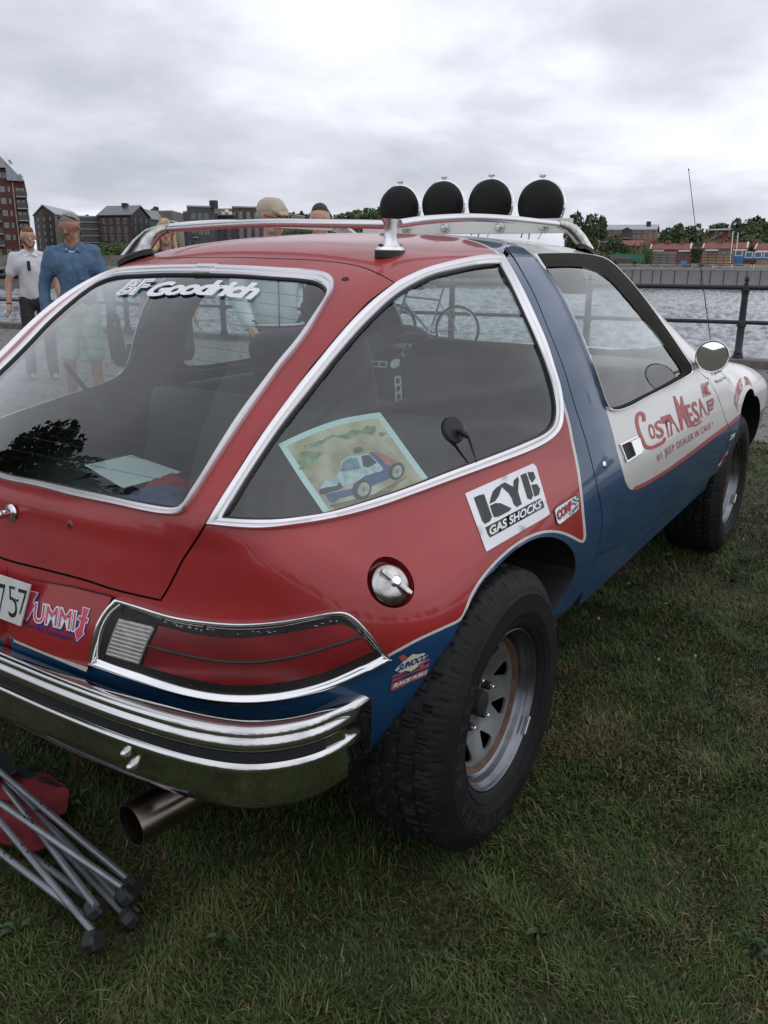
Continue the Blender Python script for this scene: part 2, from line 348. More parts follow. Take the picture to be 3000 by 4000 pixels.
def panel(name,out3,kind,mats,parent,step=.03,holes=(),lines=(),cls=None,thick=.02,off=0.,inset=0.,mirror=False,back='dark',sym=False,**k):
    o2=todom(kind,out3); hs=[todom(kind,h) for h in holes]; ls=[todom(kind,l) for l in lines]
    if inset: o2=inset2(o2,inset); hs=[inset2(h,-inset) for h in hs]
    VV,T=cdt(o2,hs,ls,step); P=lift(kind,VV); n=grad(P)
    # orientation
    a=P[T]; fn=np.cross(a[:,1]-a[:,0],a[:,2]-a[:,0]); flip=(fn*n[T].mean(1)).sum(1)<0; T=T.copy(); T[flip]=T[flip][:,::-1]
    mi=np.zeros(len(T),int)
    if cls is not None:
        c=P[T].mean(1).copy(); c[:,1]=-np.abs(c[:,1]); mi=cls(c)
    nv=len(P); Vt=P+n*off; F_=T.tolist(); Nn=n; MI=mi.tolist(); Va=Vt
    if thick:
        bi=len(mats); inn=P+n*(off-thick); Va=np.vstack([Vt,inn]); Nn=np.vstack([n,-n]); F_+= (T[:,::-1]+nv).tolist(); MI+=[bi]*len(T)
        ed={}
        for f in T:
            for i in range(3): ed[(f[i],f[(i+1)%3])]=1
        be=[e for e in ed if (e[1],e[0]) not in ed]; s=len(Va); RV=[];RN=[]
        for i,(p,q) in enumerate(be):
            RV+=[Vt[q],Vt[p],inn[p],inn[q]]; t=np.cross(Vt[q]-Vt[p],n[p]); t/=np.linalg.norm(t)+1e-12; RN+=[t]*4; F_.append([s+4*i+j for j in range(4)]); MI.append(bi)
        Va=np.vstack([Va,np.array(RV)]); Nn=np.vstack([Nn,np.array(RN)])
    ms=list(mats)+([back] if thick else [])
    o=link(name,mesh(name,Va,F_,MI,Nn),ms,parent,**k); res=[o]
    if mirror:
        q=np.array([1,-1,1]); o2_=link(name,mesh(name,Va*q,[list(f)[::-1] for f in F_],MI,Nn*q),ms,parent,**k); res.append(o2_)
    return res
def H3(px,off=0.): 
    P,ok=hit(np.asarray(px,float).reshape(-1,2)); 
    return P+(grad(P)*off if off else 0)
def mir(P): return np.asarray(P)*np.array([1,-1,1])
def strip(name,Po,Pi,h,mat_,parent,prof=None,mirror=False,base=0.,close=False,cap=True,**k):
    prof=prof or [(0,-.004),(0,.6),(.10,1.),(.42,.92),(.50,.70),(.58,.86),(.92,.80),(1,.45),(1,-.004)]
    mid=(Po+Pi)/2; n=grad(mid); m=len(Po); V=[];Fs=[]; K=len(prof)
    for i in range(m):
        for s,t in prof: V.append(Po[i]*(1-s)+Pi[i]*s+n[i]*(base+(t*h if t>-.004 else -.006)))
    for i in range(m if close else m-1):
        for j in range(K-1): a=i*K+j;b=((i+1)%m)*K+j; Fs.append((a,b,b+1,a+1))
    if cap and not close: Fs+=[tuple(range(K)),tuple((m-1)*K+j for j in range(K-1,-1,-1))]
    o=MB().add(V,Fs).build(name,[mat_],parent,ang=50,**k)
    if mirror: MB().add(np.array(V)*[1,-1,1],Fs).build(name,[mat_],parent,ang=50,**k)
    return o
def homog(q):
    A=[];b=[]
    for (u,v),(x,y) in zip([(0,0),(1,0),(1,1),(0,1)],q): A+=[[u,v,1,0,0,0,-u*x,-v*x],[0,0,0,u,v,1,-u*y,-v*y]]; b+=[x,y]
    h=np.append(np.linalg.solve(np.array(A,float),np.array(b,float)),1).reshape(3,3)
    def f(P):
        P=np.asarray(P,float).reshape(-1,2); w=np.c_[P,np.ones(len(P))]@h.T; return w[:,:2]/w[:,2:]
    return f
UV=[(0,0),(1,0),(1,1),(0,1)]
def place(px,off,surf=None):
    if surf is not None: return surf(px,off)
    P=H3(px); return P+grad(P)*off
def decal(name,polys,q,mat_,parent,off=.0012,step=30,surf=None,**k):
    """flat print: polygons in (u,v) of a quad given in photo pixels (or raw pixels when q is None), laid on the body surface"""
    f=homog(q) if q is not None else (lambda P:np.asarray(P,float).reshape(-1,2)); V=[];Fs=[]
    for poly in polys:
        o=resample(np.vstack([f(poly),f(poly)[:1]]),step=step*.8)[:-1] if step else f(poly)
        if len(o)<3: o=f(poly)
        VV,T=cdt(o,(),(),step or 50.); P=place(VV,off,surf); s=len(V); V+=P.tolist(); Fs+=(T+s).tolist()
    return link(name,orient(name,np.array(V),np.array(Fs)),[mat_],parent,**k)
def orient(name,V,T):
    a=V[T]; fn=np.cross(a[:,1]-a[:,0],a[:,2]-a[:,0]); fl=(fn*(a[:,0]-CAM)).sum(1)>0; T=T.copy(); T[fl]=T[fl][:,::-1]
    return mesh(name,V,T.tolist(),smooth=True)
_tc={}
def textmesh(s,bold=0.,shear=0.,space=1.,maxe=.12):
    key=(s,bold,shear,space)
    if key in _tc: return _tc[key]
    cu=bpy.data.curves.new('lettering','FONT'); cu.body=s; cu.offset=bold; cu.shear=shear; cu.space_character=space; cu.resolution_u=3; cu.fill_mode='FRONT'
    ob=bpy.data.objects.new('lettering',cu); C.objects.link(ob); dg=bpy.context.evaluated_depsgraph_get(); me=bpy.data.meshes.new_from_object(ob.evaluated_get(dg))
    bpy.data.objects.remove(ob); bm=bmesh.new(); bm.from_mesh(me); bpy.data.meshes.remove(me); bmesh.ops.remove_doubles(bm,verts=bm.verts,dist=1e-4)
    for _ in range(2):
        es=[e for e in bm.edges if e.calc_length()>maxe*2.5]
        if es: bmesh.ops.subdivide_edges(bm,edges=es,cuts=1); 
    bmesh.ops.triangulate(bm,faces=bm.faces); bm.verts.ensure_lookup_table(); bm.verts.index_update()
    V=np.array([v.co[:2] for v in bm.verts]); T=np.array([[v.index for v in f.verts] for f in bm.faces]); bm.free()
    _tc[key]=(V,T); return V,T
def text(name,s,q,mat_,parent,off=.0016,bold=0.,shear=0.,space=1.,surf=None,warp=None,pad=None,**k):
    V,T=textmesh(s,bold,shear,space); lo,hi=V.min(0),V.max(0)
    if pad is not None: V0,_=textmesh(s,pad[0],shear,space); lo,hi=V0.min(0),V0.max(0)
    uv=(V-lo)/(hi-lo); uv[:,1]=1-uv[:,1]
    if pad is not None: uv+=np.array(pad[1])
    if warp: uv=warp(uv)
    px=homog(q)(uv) if q is not None else uv
    return link(name,orient(name,place(px,off,surf),T),[mat_],parent,**k)
def cv(ox,oy,s,pts): return [(ox+x/s,oy+y/s) for x,y in pts]
cF=lambda p:cv(900,1000,1.185,p)
cG=lambda p:cv(2000,950,1.659,p)
cI=lambda p:cv(1300,1700,1.508,p)
cB=lambda p:cv(0,1850,2.07375,p)
cK=lambda p:cv(1400,2150,1.8435,p)
cL=lambda p:cv(2700,1400,5.53,p)
cM=lambda p:cv(0,1000,1.276,p)
# ---------------------------------------------------------------- traced outlines (photo pixels)
HT=[(700,1049),(790,1045),(941,1048),(1122,1058),(1225,1065),(1280,1076),(1306,1100),(1306,1132),(1279,1180),(1242,1245),(1208,1301),(1154,1374),(1100,1439),(1057,1500),(970,1623),(898,1731),(825,1844),(771,1930),(745,1968),(724,1996),(695,2012),(645,2013),(572,2002),(482,1983),(289,1944),(145,1905),(0,1880),(-60,1868)]
HI=[(700,1072),(790,1073),(941,1078),(1062,1087),(1182,1096),(1235,1105),(1268,1124),(1279,1145),(1268,1175),(1235,1226),(1190,1293),(1150,1347),(1100,1406),(1028,1500),(934,1627),(854,1753),(789,1862),(745,1930),(722,1968),(704,1984),(676,1986),(572,1970),(500,1956),(437,1942),(337,1922),(193,1891),(0,1855),(-60,1843)]
HO=[(790,1004),(941,1005.6),(1122,1011.7),(1208,1015),(1317,1025),(1407,1041),(1480,1070),(1542,1104)]
HS=[(1542,1104),(1503,1133),(1450,1172),(1419,1202),(1371,1254),(1317,1316),(1263,1381),(1208,1446),(1172,1498),(1100,1597),(1050,1663),(1006,1724),(952,1807),(898,1894),(843,1981),(802,2050)]
HD=[(802,2050),(768,2107),(717,2183),(681,2252),(656,2300),(627,2346)]
HB=[(627,2346),(530,2325),(434,2301),(337,2269),(193,2231),(0,2183),(-60,2166)]
QO1=[(807,2050),(862,1959),(916,1873),(970,1787),(1024,1706),(1079,1630),(1120,1575),(1183,1491),(1245,1415),(1299,1348),(1353,1284),(1407,1226),(1462,1175),(1516,1132),(1548,1108),(1606,1079),(1650,1060),(1700,1044),(1772,1026),(1845,1011),(1917,1003),(1963,1003)]
QI1=[(873,2023),(916,1953),(970,1865),(1024,1782),(1100,1672),(1165,1588),(1234,1500),(1299,1417),(1353,1352),(1407,1290),(1462,1234),(1516,1183),(1570,1142),(1624,1111),(1660,1093),(1700,1078),(1772,1060),(1845,1043),(1900,1035),(1950,1033)]
QO2=[(1963,1003),(1999,1067),(2037,1139),(2086,1245),(2124,1332),(2160,1445),(2183,1523),(2191,1600),(2184,1672),(2150,1717),(2081,1760),(1955,1811),(1786,1874),(1617,1937),(1448,1997),(1280,2039),(1111,2064),(1001,2070),(900,2062),(807,2050)]
QI2=[(1950,1033),(1989,1106),(2037,1208),(2086,1319),(2128,1425),(2157,1523),(2168,1607),(2157,1658),(2124,1693),(2039,1734),(1913,1785),(1744,1849),(1575,1915),(1406,1971),(1280,2007),(1111,2030),(984,2031),(873,2023)]
DG=[(1972,958),(2009,1009),(2037,1057),(2086,1149),(2134,1265),(2182,1385),(2206,1450),(2241,1571),(2289,1721),(2325,1866),(2347,1975),(2352,2015),(2351,2060),(2339,2125),(2327,2170)]
ARC=[(2149,2412),(2176,2361),(2214,2307),(2238,2258),(2247,2204),(2238,2160),(2215,2128),(2188,2111),(2155,2101),(2102,2104),(2043,2131),(1990,2171),(1937,2224),(1890,2270),(1850,2337),(1814,2405),(1799,2432),(1780,2475),(1753,2551),(1704,2649),(1660,2725),(1606,2806),(1546,2871),(1481,2920),(1416,2945)]
DWO=[(2087,995),(2115,1040),(2157,1101),(2205,1185),(2253,1288),(2301,1408),(2338,1511),(2356,1565),(2372,1598),(2395,1608),(2452,1592),(2512,1559),(2603,1513),(2663,1480),(2700,1458),(2703,1440),(2694,1418),(2667,1378),(2624,1314),(2575,1244),(2521,1169),(2477,1114),(2412,1044),(2378,1016),(2352,1004),(2298,993),(2244,989),(2163,989),(2100,990)]
DWI=[(2122,1040),(2132,1057),(2163,1107),(2211,1191),(2265,1306),(2313,1420),(2355,1535),(2369,1573),(2388,1588),(2416,1585),(2452,1573),(2515,1542),(2586,1506),(2640,1475),(2664,1458),(2667,1446),(2650,1418),(2613,1365),(2575,1311),(2521,1246),(2461,1170),(2401,1102),(2347,1060),(2304,1041),(2244,1034),(2179,1034),(2135,1036)]
DF=[(2733,1451),(2745,1465),(2760,1477),(2770,1481),(2781,1505),(2798,1536),(2812,1570),(2827,1615),(2836,1644),(2846,1666),(2848,1706),(2839,1736),(2822,1773),(2798,1825),(2774,1863)]
DB=[(2774,1863),(2719,1905),(2650,1957),(2560,2025),(2450,2107),(2380,2150),(2327,2170)]
# ================================================================ THE CAR
car=empty('race_car',(0,0,0),label='old two-door hatchback race car painted red, white and blue with chrome roof rack',cat='car')
# --- hatch
ho=H3(smoothpx(HO,40)); ho=ho[ho[:,1]<-.004]; ho[0,1]=min(ho[0,1],-.004)
hs=H3(smoothpx(HS,60)); hd=H3(smoothpx(HD,24)); hb=H3(smoothpx(HB,40)); hb=hb[hb[:,1]<-.004]
half=np.vstack([ho,hs[1:],hd[1:],hb[1:]]); hatch_out=np.vstack([half,mir(half)[::-1]])
def symm(px,n,cut=.004):
    P=H3(smoothpx(px,n)); P=P[P[:,1]<-cut]; return P
gO=symm(HT,150); gI=symm(HI,150); gO=resample(gO,130); gI=resample(gI,130)
gOf=np.vstack([gO,mir(gO)[::-1]]); gIf=np.vstack([gI,mir(gI)[::-1]]); gM=gOf*.55+gIf*.45
panel('hatch',hatch_out,'B',['red'],car,.03,holes=[gM],inset=.0022,thick=.022)
hatch=[o for o in car.children][-1]
strip('window_trim',gOf,gIf,.011,'alu',hatch,close=True)
strip('trim_clip',np.vstack([mir(gO[:3])[::-1],gO[:3]]),np.vstack([mir(gI[:3])[::-1],gI[:3]]),.0135,'alu',hatch)
gl=panel('rear_glass',gOf*.3+gIf*.7,'B',['glass'],hatch,.045,thick=0,off=-.002)
# heater wires
for k in range(15):
    z=.955+.0255*k; v=H3([(700,1200)])[0]*0; ys=np.linspace(-.46,.46,41)
    P=lift('B',np.stack([ys,np.full(41,0.)],-1)*0+np.stack([ys,.8*np.arctan2((z-.5)*np.ones(41),.6-(Xr(ys*0,np.full(41,z))))],-1))
    Pg=P[pip(todom('B',P),todom('B',gIf*1.0))]
    if len(Pg)>3: MB().tube(Pg-grad(Pg)*.004,.00055,n=4).build('heater_wire',['line'],hatch)
def frame(px=None,P=None,off=0.):
    P=H3([px])[0] if P is None else P; n=grad(P[None])[0]; t=np.cross([0,0,1.],n); t/=np.linalg.norm(t); b=np.cross(n,t)
    return Matrix([[t[i],b[i],n[i],(P+n*off)[i]] for i in range(3)]+[[0,0,0,1]])
def onbody(mb,name,mats,parent,M4,**k):
    o=mb.build(name,mats,parent,**k); o.matrix_world=M4; return o
lk=MB().lathe([(0,.002),(.017,.002),(.019,.004),(.017,.008),(.011,.009),(.009,.028),(.0105,.030),(.0105,.034),(.008,.036),(.006,.033),(0,.033)],n=28)
onbody(lk,'hatch_lock',['chrome'],hatch,frame((50,2000)))
onbody(MB().lathe([(0,.003),(.0052,.003),(.0065,.0012),(.0095,.001),(.011,.0002)],n=16,mis=[1,0,0,0]).box((0,0,.0032),(.0001,.0001,.0001)),'badge_hole',['red','dark'],hatch,frame((275,2052)))
onbody(MB().lathe([(0,.0012),(.009,.0012),(.0098,.0002)],n=16),'wiper_hole',['dark'],hatch,frame((1349,1090)))
# --- glass lettering
gs=lambda px,off:(lambda P:P+grad(P)*off)(H3(px))
text('maker_lettering','BF',[(505,1096),(611,1091),(572,1157),(453,1154)],'wht',hatch,off=.003,bold=.05,shear=.25,surf=gs)
text('maker_lettering','BF',[(514,1102),(602,1097),(568,1151),(469,1149)],'trim',hatch,off=.0033,bold=-.034,shear=.25,surf=gs)

wp=lambda uv:uv+np.stack([uv[:,0]*0,-.22*(1-(2*uv[:,0]-1)**2)+.0],-1)
text('maker_lettering','Goodrich',[(603,1109),(1032,1111),(996,1176),(564,1164)],'wht',hatch,off=.003,bold=.045,shear=.3,space=.9,surf=gs,warp=wp)
# --- quarter window
qo1=H3(smoothpx(QO1,90)); qi1=H3(smoothpx(QI1,90)); qo2=H3(smoothpx(QO2,110)); qi2=H3(smoothpx(QI2,110))
qM=np.vstack([(qo1*.6+qi1*.4)[:-1],(qo2*.6+qi2*.4)[:-1]])
# --- rear quarter and pillar
STR=[(1520,2560),(1632,2499),(1731,2453),(1797,2420),(1814,2396),(1837,2337),(1870,2277),(1917,2217),(1970,2164),(2029,2118),(2096,2085),(2155,2075),(2208,2085),(2248,2104),(2266,2114)]
STR2=[(2276,2116),(2283,2106),(2283,2060),(2280,2032),(2271,1932),(2258,1833),(2247,1776),(2235,1720),(2223,1655),(2199,1571),(2181,1515),(2160,1440)]
S1=np.vstack([smoothpx(STR,60),smoothpx(STR2,60)])
def offs(P,d):
    T=np.gradient(P,axis=0); T/=np.linalg.norm(T,axis=1,keepdims=True); return P+np.stack([-T[:,1],T[:,0]],-1)*d
SA,SB=offs(S1,-5),offs(S1,5)
TLB=[(-90,2440),(72,2496),(200,2548),(357,2605),(434,2600),(579,2650),(723,2692),(868,2718),(1013,2722),(1157,2703),(1283,2669),(1398,2624),(1505,2568)]
blue_poly=np.vstack([smoothpx(TLB,40),SB,[(2100,1300),(1975,1003),(1975,930),(2900,930),(2900,3300),(-90,3300)]])
stripe_poly=np.vstack([SA,SB[::-1]])
def cls_q(c):
    p=proj(c); m=np.zeros(len(p),int); m[pip(p,blue_poly)]=1; m[pip(p,stripe_poly)]=2; m[(c[:,2]>1.0)&(m==0)]=1
    return m
dg=H3(smoothpx(DG,90)); arc=H3(smoothpx(ARC,110))
arc[:,1]=np.minimum(arc[:,1],-.70)
bt=H3(smoothpx([(2327,2170),(2300,2255),(2276,2312)],10)); bt2=H3(smoothpx([(2276,2312),(2213,2383),(2149,2412)],10))
val=H3(smoothpx([(1416,2945),(1300,2975),(1000,2990),(600,2900),(200,2760),(-60,2660)],40)); val=val[val[:,1]<-.004]
qtop=np.vstack([qo2[:1]*.6+qi2[:1]*.4,dg[:1]])
cpt=lambda p:np.array([[p[0],.0018,p[2]]])
quarter_out=np.vstack([cpt(hb[-1]),hb[::-1],hd[::-1][1:],(qo2*.6+qi2*.4)[::-1][0:],dg,bt[1:],bt2[1:],arc[1:],val[1:],cpt(val[-1])])
l1=[H3(SA[::1]),H3(SB[::1]),H3(smoothpx(TLB,60))]
l1=[l[(l[:,1]<-.02)] for l in l1]
# fuel filler hole
Pf=H3([(1530,2279)])[0]; Mf=frame(P=Pf); hole=[]
for i in range(40):
    a=2*math.pi*i/40; v=Mf@Vector((.052*math.cos(a),.052*math.sin(a),0)); hole.append(tuple(v))
hole=lift('C',todom('C',np.array(hole)))
qp=panel('rear_quarter',quarter_out,'C',['red','blue','stripe'],car,.03,holes=[hole],lines=l1,cls=cls_q,inset=.0018,thick=.018,mirror=True)
quarter=qp[0]
ow=Mf.inverted()
cupV=[ow@Vector(tuple(h)) for h in hole]; mb=MB(); 
V=[tuple(v) for v in cupV]+[(v.x*.97,v.y*.97,v.z-.022) for v in cupV]+[(v.x*.90,v.y*.90,-.030) for v in cupV]; n_=len(cupV)
mb.add(V,[(i,(i+1)%n_,n_+(i+1)%n_,n_+i) for i in range(n_)]+[(n_+i,n_+(i+1)%n_,2*n_+(i+1)%n_,2*n_+i) for i in range(n_)]+[tuple(range(2*n_,3*n_))])
onbody(mb,'fuel_recess',['red'],quarter,Mf)
fc=MB().lathe([(0,.012),(.012,.0118),(.026,.009),(.036,.004),(.0425,-.003),(.0445,-.008),(.0445,-.020)],n=48)
fcap=onbody(fc,'fuel_cap',['old'],quarter,Mf)
bm=bmesh.new(); bx(bm,(0,0,.0135),(.072,.011,.012),rz=R_(-52),bev=.003); bx(bm,(.026*math.cos(R_(-52)),.026*math.sin(R_(-52)),.015),(.030,.008,.011),rz=R_(-52),bev=.002); 
me=bm_mesh('cap_lever',bm,True,30); lv=link('cap_lever',me,['old'],fcap)
onb=MB().lathe([(0,.023),(.009,.023),(.0110,.021),(.0110,.012)],n=20).build('cap_lock',['chrome'],fcap)
# quarter window glass + trims
for s in (0,1):
    f=(lambda P:P) if s==0 else mir
    strip('quarter_window_trim',f(qo1),f(qi1),.011,'alu',quarter if s==0 else qp[1]); strip('quarter_window_trim',f(qo2),f(qi2),.011,'alu',quarter if s==0 else qp[1])
gq=np.vstack([(qo1*.35+qi1*.65)[:-1],(qo2*.35+qi2*.65)[:-1]])
g2=panel('quarter_window',gq,'C',['glass'],car,.05,thick=0,off=-.003,mirror=True)
for q,(P_,f) in zip(g2,((quarter,1),(qp[1],-1))): q.parent=P_
def seal(P1,name,par,mirror=True,w=.008,off=-.001):
    for f in ((lambda P:P),mir) if mirror else ((lambda P:P),):
        Q=f(P1); MB().tube(Q+grad(Q)*off,w,n=6,close=True).build(name,['rubber'],par if f(np.array([[0,1,0]]))[0,1]==1 else qp[1])
seal(np.vstack([qi1[:-1],qi2[:-1]]),'window_seal',quarter,w=.0055); seal(gIf,'window_seal',hatch,False,w=.0055)
# --- tail light
TT=[(463,2334),(561,2363),(678,2398),(814,2419),(949,2427),(1085,2418),(1221,2395),(1300,2381),(1345,2381),(1378,2399),(1447,2472),(1498,2537),(1524,2563)]
TTi=[(488,2368),(561,2392),(678,2428),(814,2449),(949,2456),(1085,2445),(1221,2421),(1300,2410),(1345,2413),(1372,2430),(1420,2481),(1470,2536),(1487,2556)]
TB=[(1524,2563),(1398,2627),(1283,2676),(1157,2714),(1013,2736),(868,2733),(723,2705),(579,2661),(434,2608),(362,2582)]
TBi=[(1487,2556),(1350,2623),(1254,2661),(1138,2690),(1013,2704),(868,2700),(723,2676),(579,2630),(463,2594),(392,2568)]
TL_=[(362,2582),(372,2510),(390,2440),(424,2381),(463,2334)]; TLi=[(392,2568),(402,2510),(415,2455),(448,2398),(488,2368)]
tl=empty('tail_light',parent=car); tlm=empty('tail_light',parent=car)
tt,tti,tb,tbi,tl_,tli=[H3(smoothpx(p,n)) for p,n in ((TT,70),(TTi,70),(TB,60),(TBi,60),(TL_,16),(TLi,16))]
bp=[(0,-.004),(0,.5),(.12,.95),(.35,1.),(.6,.9),(.72,.6),(.85,.45),(1,.4),(1,-.004)]
fr=np.vstack([tti[:-1],tbi[:-1],tli[:-1]])
def lens(px,n): return resample(np.vstack([H3(smoothpx(p,n)) for p in px]),n*len(px))
red_l=np.vstack([H3(smoothpx([(628,2441),(771,2474),(916,2488),(1061,2478),(1206,2453),(1310,2436),(1347,2437),(1412,2481),(1456,2536)],40))[:-1],H3(smoothpx([(1456,2536),(1350,2584),(1206,2637),(1061,2663),(916,2669),(771,2647),(656,2618),(564,2594)],40))[:-1],H3(smoothpx([(564,2594),(588,2521),(627,2447)],8))[:-1]])
cl_l=resample(H3(np.array([(474,2413),(612,2446),(552,2588),(421,2550),(474,2413)])),40)[:-1]
bar=H3(smoothpx([(586,2516),(723,2550),(868,2574),(1013,2577),(1157,2555),(1302,2514),(1405,2480)],40)); lc=H3(smoothpx([(620,2447),(584,2520),(558,2592)],8))
for s,T_ in ((0,tl),(1,tlm)):
    f=(lambda P:P) if s==0 else mir
    strip('chrome_bezel',f(tt),f(tti),.017,'chrome',T_,bp); strip('chrome_bezel',f(tb),f(tbi),.019,'chrome',T_,bp); strip('chrome_bezel',f(tl_),f(tli),.017,'chrome',T_,bp)
    MB().tube(f(bar+grad(bar)*.0095),.0032,n=8).build('lens_bar',['blk'],T_); MB().tube(f(lc+grad(lc)*.0095),.003,n=6).build('lens_bar',['blk'],T_)
    for px in ((484,2382),(804,2452),(1118,2460),(1304,2426),(751,2672),(1108,2674),(411,2561)):
        P_=H3([px])[0]; P_=f(P_); onbody(MB().lathe([(0,.0085),(.003,.0085),(.0042,.0072),(.0045,.006)],n=10),'screw',['dark'],T_,frame(P=P_))
pn=panel('lens_frame',fr,'C',['bezel'],tl,.03,thick=.01,off=.006,mirror=True); pn[1].parent=tlm
pn=panel('red_lens',red_l,'C',['lens'],tl,.025,thick=.008,off=.0085,mirror=True); pn[1].parent=tlm
pn=panel('reversing_lens',cl_l,'C',['clear'],tl,.02,thick=.008,off=.0085,mirror=True); pn[1].parent=tlm
hq=homog([(474,2413),(612,2446),(552,2588),(421,2550)])
for k in range(10):
    v=.05+.1*k; p=hq([(u,v) for u in np.linspace(.04,.96,8)]); P_=H3(p); MB().tube(P_+grad(P_)*.0092,.0012,n=5).build('lens_rib',[mat('lens_rib',(.62,.60,.58),.3,coat=.6) if k==0 else bpy.data.materials['lens_rib']],tl)
# chipped paint on the bezel
ch=[]
for i in range(60):
    t=rng.random(); base=homog([(488,2368),(1345,2413),(1345,2436),(488,2392)])
    p=(0,0)
for (a,b,n_) in (((650,2425),(760,2452),9),((770,2455),(900,2467),8),((930,2470),(1080,2462),7),((1230,2436),(1330,2424),6),((1395,2450),(1462,2525),22)):
    for i in range(n_):
        t=rng.random(); x=a[0]+(b[0]-a[0])*t+rng.normal()*2.5; y=a[1]+(b[1]-a[1])*t+rng.normal()*3; w,h=rng.uniform(2,11),rng.uniform(1,3); sl=(b[1]-a[1])/(b[0]-a[0])
        ch.append([(x-w,y-w*sl-h*rng.random()),(x,y-h),(x+w,y+w*sl-h*.3),(x+w*.3,y+w*.3*sl+h)])
decal('paint_chips',ch,None,mat('bare_plastic',(.45,.45,.46),.5),tl,off=.0066,step=0,kind='stuff')
# --- filler panel with sticker, number plate
sf=lambda px,off:(lambda P:P+grad(P)*off)(H3(px))
fp=H3(resample(np.array([(118,2262),(98,2341),(86,2366),(74,2430),(72,2497),(356,2613),(374,2515),(425,2392),(452,2330),(300,2292),(118,2262)]),60)[:-1])
wl=H3(np.array([(60,2481),(370,2598)]))
fpo=panel('filler_panel',fp,'C',['red','stripe'],car,.03,lines=[resample(wl,12)],cls=lambda c:(proj(c)[:,1]>2481+(proj(c)[:,0]-60)*.3774).astype(int),thick=.02,off=.013)[0]
cm=lambda p:cB(p)
def summit(par):
    S=[(295,948),(352,964),(312,1040),(330,1066),(262,1184),(222,1122),(258,1100),(240,1052)]; Tt=[(712,1078),(766,1092),(738,1160),(756,1168),(746,1202),(730,1200),(712,1272),(720,1288),(662,1342),(645,1258),(680,1232),(692,1188),(668,1176),(680,1146),(702,1150)]
    def grow(P,d): P=np.array(P,float); c=P.mean(0); return inset2(P,-d).tolist()
    for d,dx,mt,of in ((13,6,'inkb',.0008),(5,0,'wht',.0014),(-4,0,'pinkink',.002)):
        decal('sticker_letter',[cm([(x+dx*(1 if mt=='inkb' else 0),y+(dx)) for x,y in grow(S,d)])],None,mt,par,off=.013+of,step=0); decal('sticker_letter',[cm([(x-dx*.4,y+dx) for x,y in grow(Tt,d)])],None,mt,par,off=.013+of,step=0)
    q=cm([(330,1040),(662,1112),(640,1268),(310,1190)])
    text('sticker_letters','UMMI',[(x+2,y+7) for x,y in q],'inkb',par,off=.0137,bold=.085,pad=(.02,(0,0)))
    text('sticker_letters','UMMI',q,'wht',par,off=.0144,bold=.055,pad=(.02,(0,0)))
    text('sticker_letters','UMMI',q,'pinkink',par,off=.0151,bold=.0,pad=(.02,(0,0)))
    text('sticker_letters','RACING EQUIPMENT',cm([(264,1202),(628,1318),(620,1350),(258,1232)]),'inkb',par,off=.0141,bold=.02,shear=.2)
summit(fpo)
Pc=onp((118,2290),0,-.69); pl=empty('number_plate',parent=car)
c1,c2,c3,c4=[H3([p])[0]+np.array([-.004,0,0]) for p in ((114,2290),(80,2445),(-60,2398),(-40,2240))]
tr=np.array(onp((119,2286),0,-.668)); br=np.array(onp((80,2446),0,-.685)); yl=-.03+.285
pv=[tr,np.array([tr[0],yl,tr[2]]),np.array([br[0],yl,br[2]]),br]
bm=bmesh.new(); vs=[bm.verts.new(v) for v in pv]; fcs=bm.faces.new(vs); q=bmesh.ops.extrude_face_region(bm,geom=[fcs]); bmesh.ops.translate(bm,vec=(.003,0,0),verts=[g for g in q['geom'] if isinstance(g,bmesh.types.BMVert)])
link('plate_blank',bm_mesh('plate_blank',bm),['plate'],pl)
def plq(px,off):
    px=np.asarray(px); n=np.cross(pv[1]-pv[0],pv[3]-pv[0]); n/=np.linalg.norm(n); n*=np.sign(n@(CAM-pv[0])); d=rays(px); t=((pv[0]-CAM)@n)/(d@n); return CAM+d*t[:,None]+n*off
def strokes(name,segs,par):
    text
text('plate_digit','7',cB([(-10,887),(46,900),(28,1140),(-14,1130)]),'ink',pl,off=.0008,surf=plq,bold=-.012)
text('plate_digit','5',cB([(68,905),(128,920),(146,1175),(72,1160)]),'ink',pl,off=.0008,surf=plq,bold=-.012)
text('plate_digit','7',cB([(150,930),(222,950),(205,1150),(150,1140)]),'ink',pl,off=.0008,surf=plq,bold=-.012)
P_=plq([(67,2340)],.001)[0]; o=MB().lathe([(0,.003),(.004,.0025),(.006,.0005)],n=14).build('plate_screw',['old'],pl); o.location=P_; o.rotation_euler=(0,R_(-90),0)
M['wframe']=mat('olive_black_frame',(.010,.010,.005),.75,spec=.15)
# --- B-pillar / door
dtop=[(1972,958),(1990,951),(2009,950),(2063,957),(2130,961),(2213,962),(2270,968),(2304,976)]
side=lambda xs,zs:np.stack([np.array(xs),-Wf(np.array(xs),np.array(zs)),np.array(zs)],-1)
dt=H3(smoothpx(dtop,30)); e0=dt[-1]; dwr=H3(smoothpx(DWO,110))
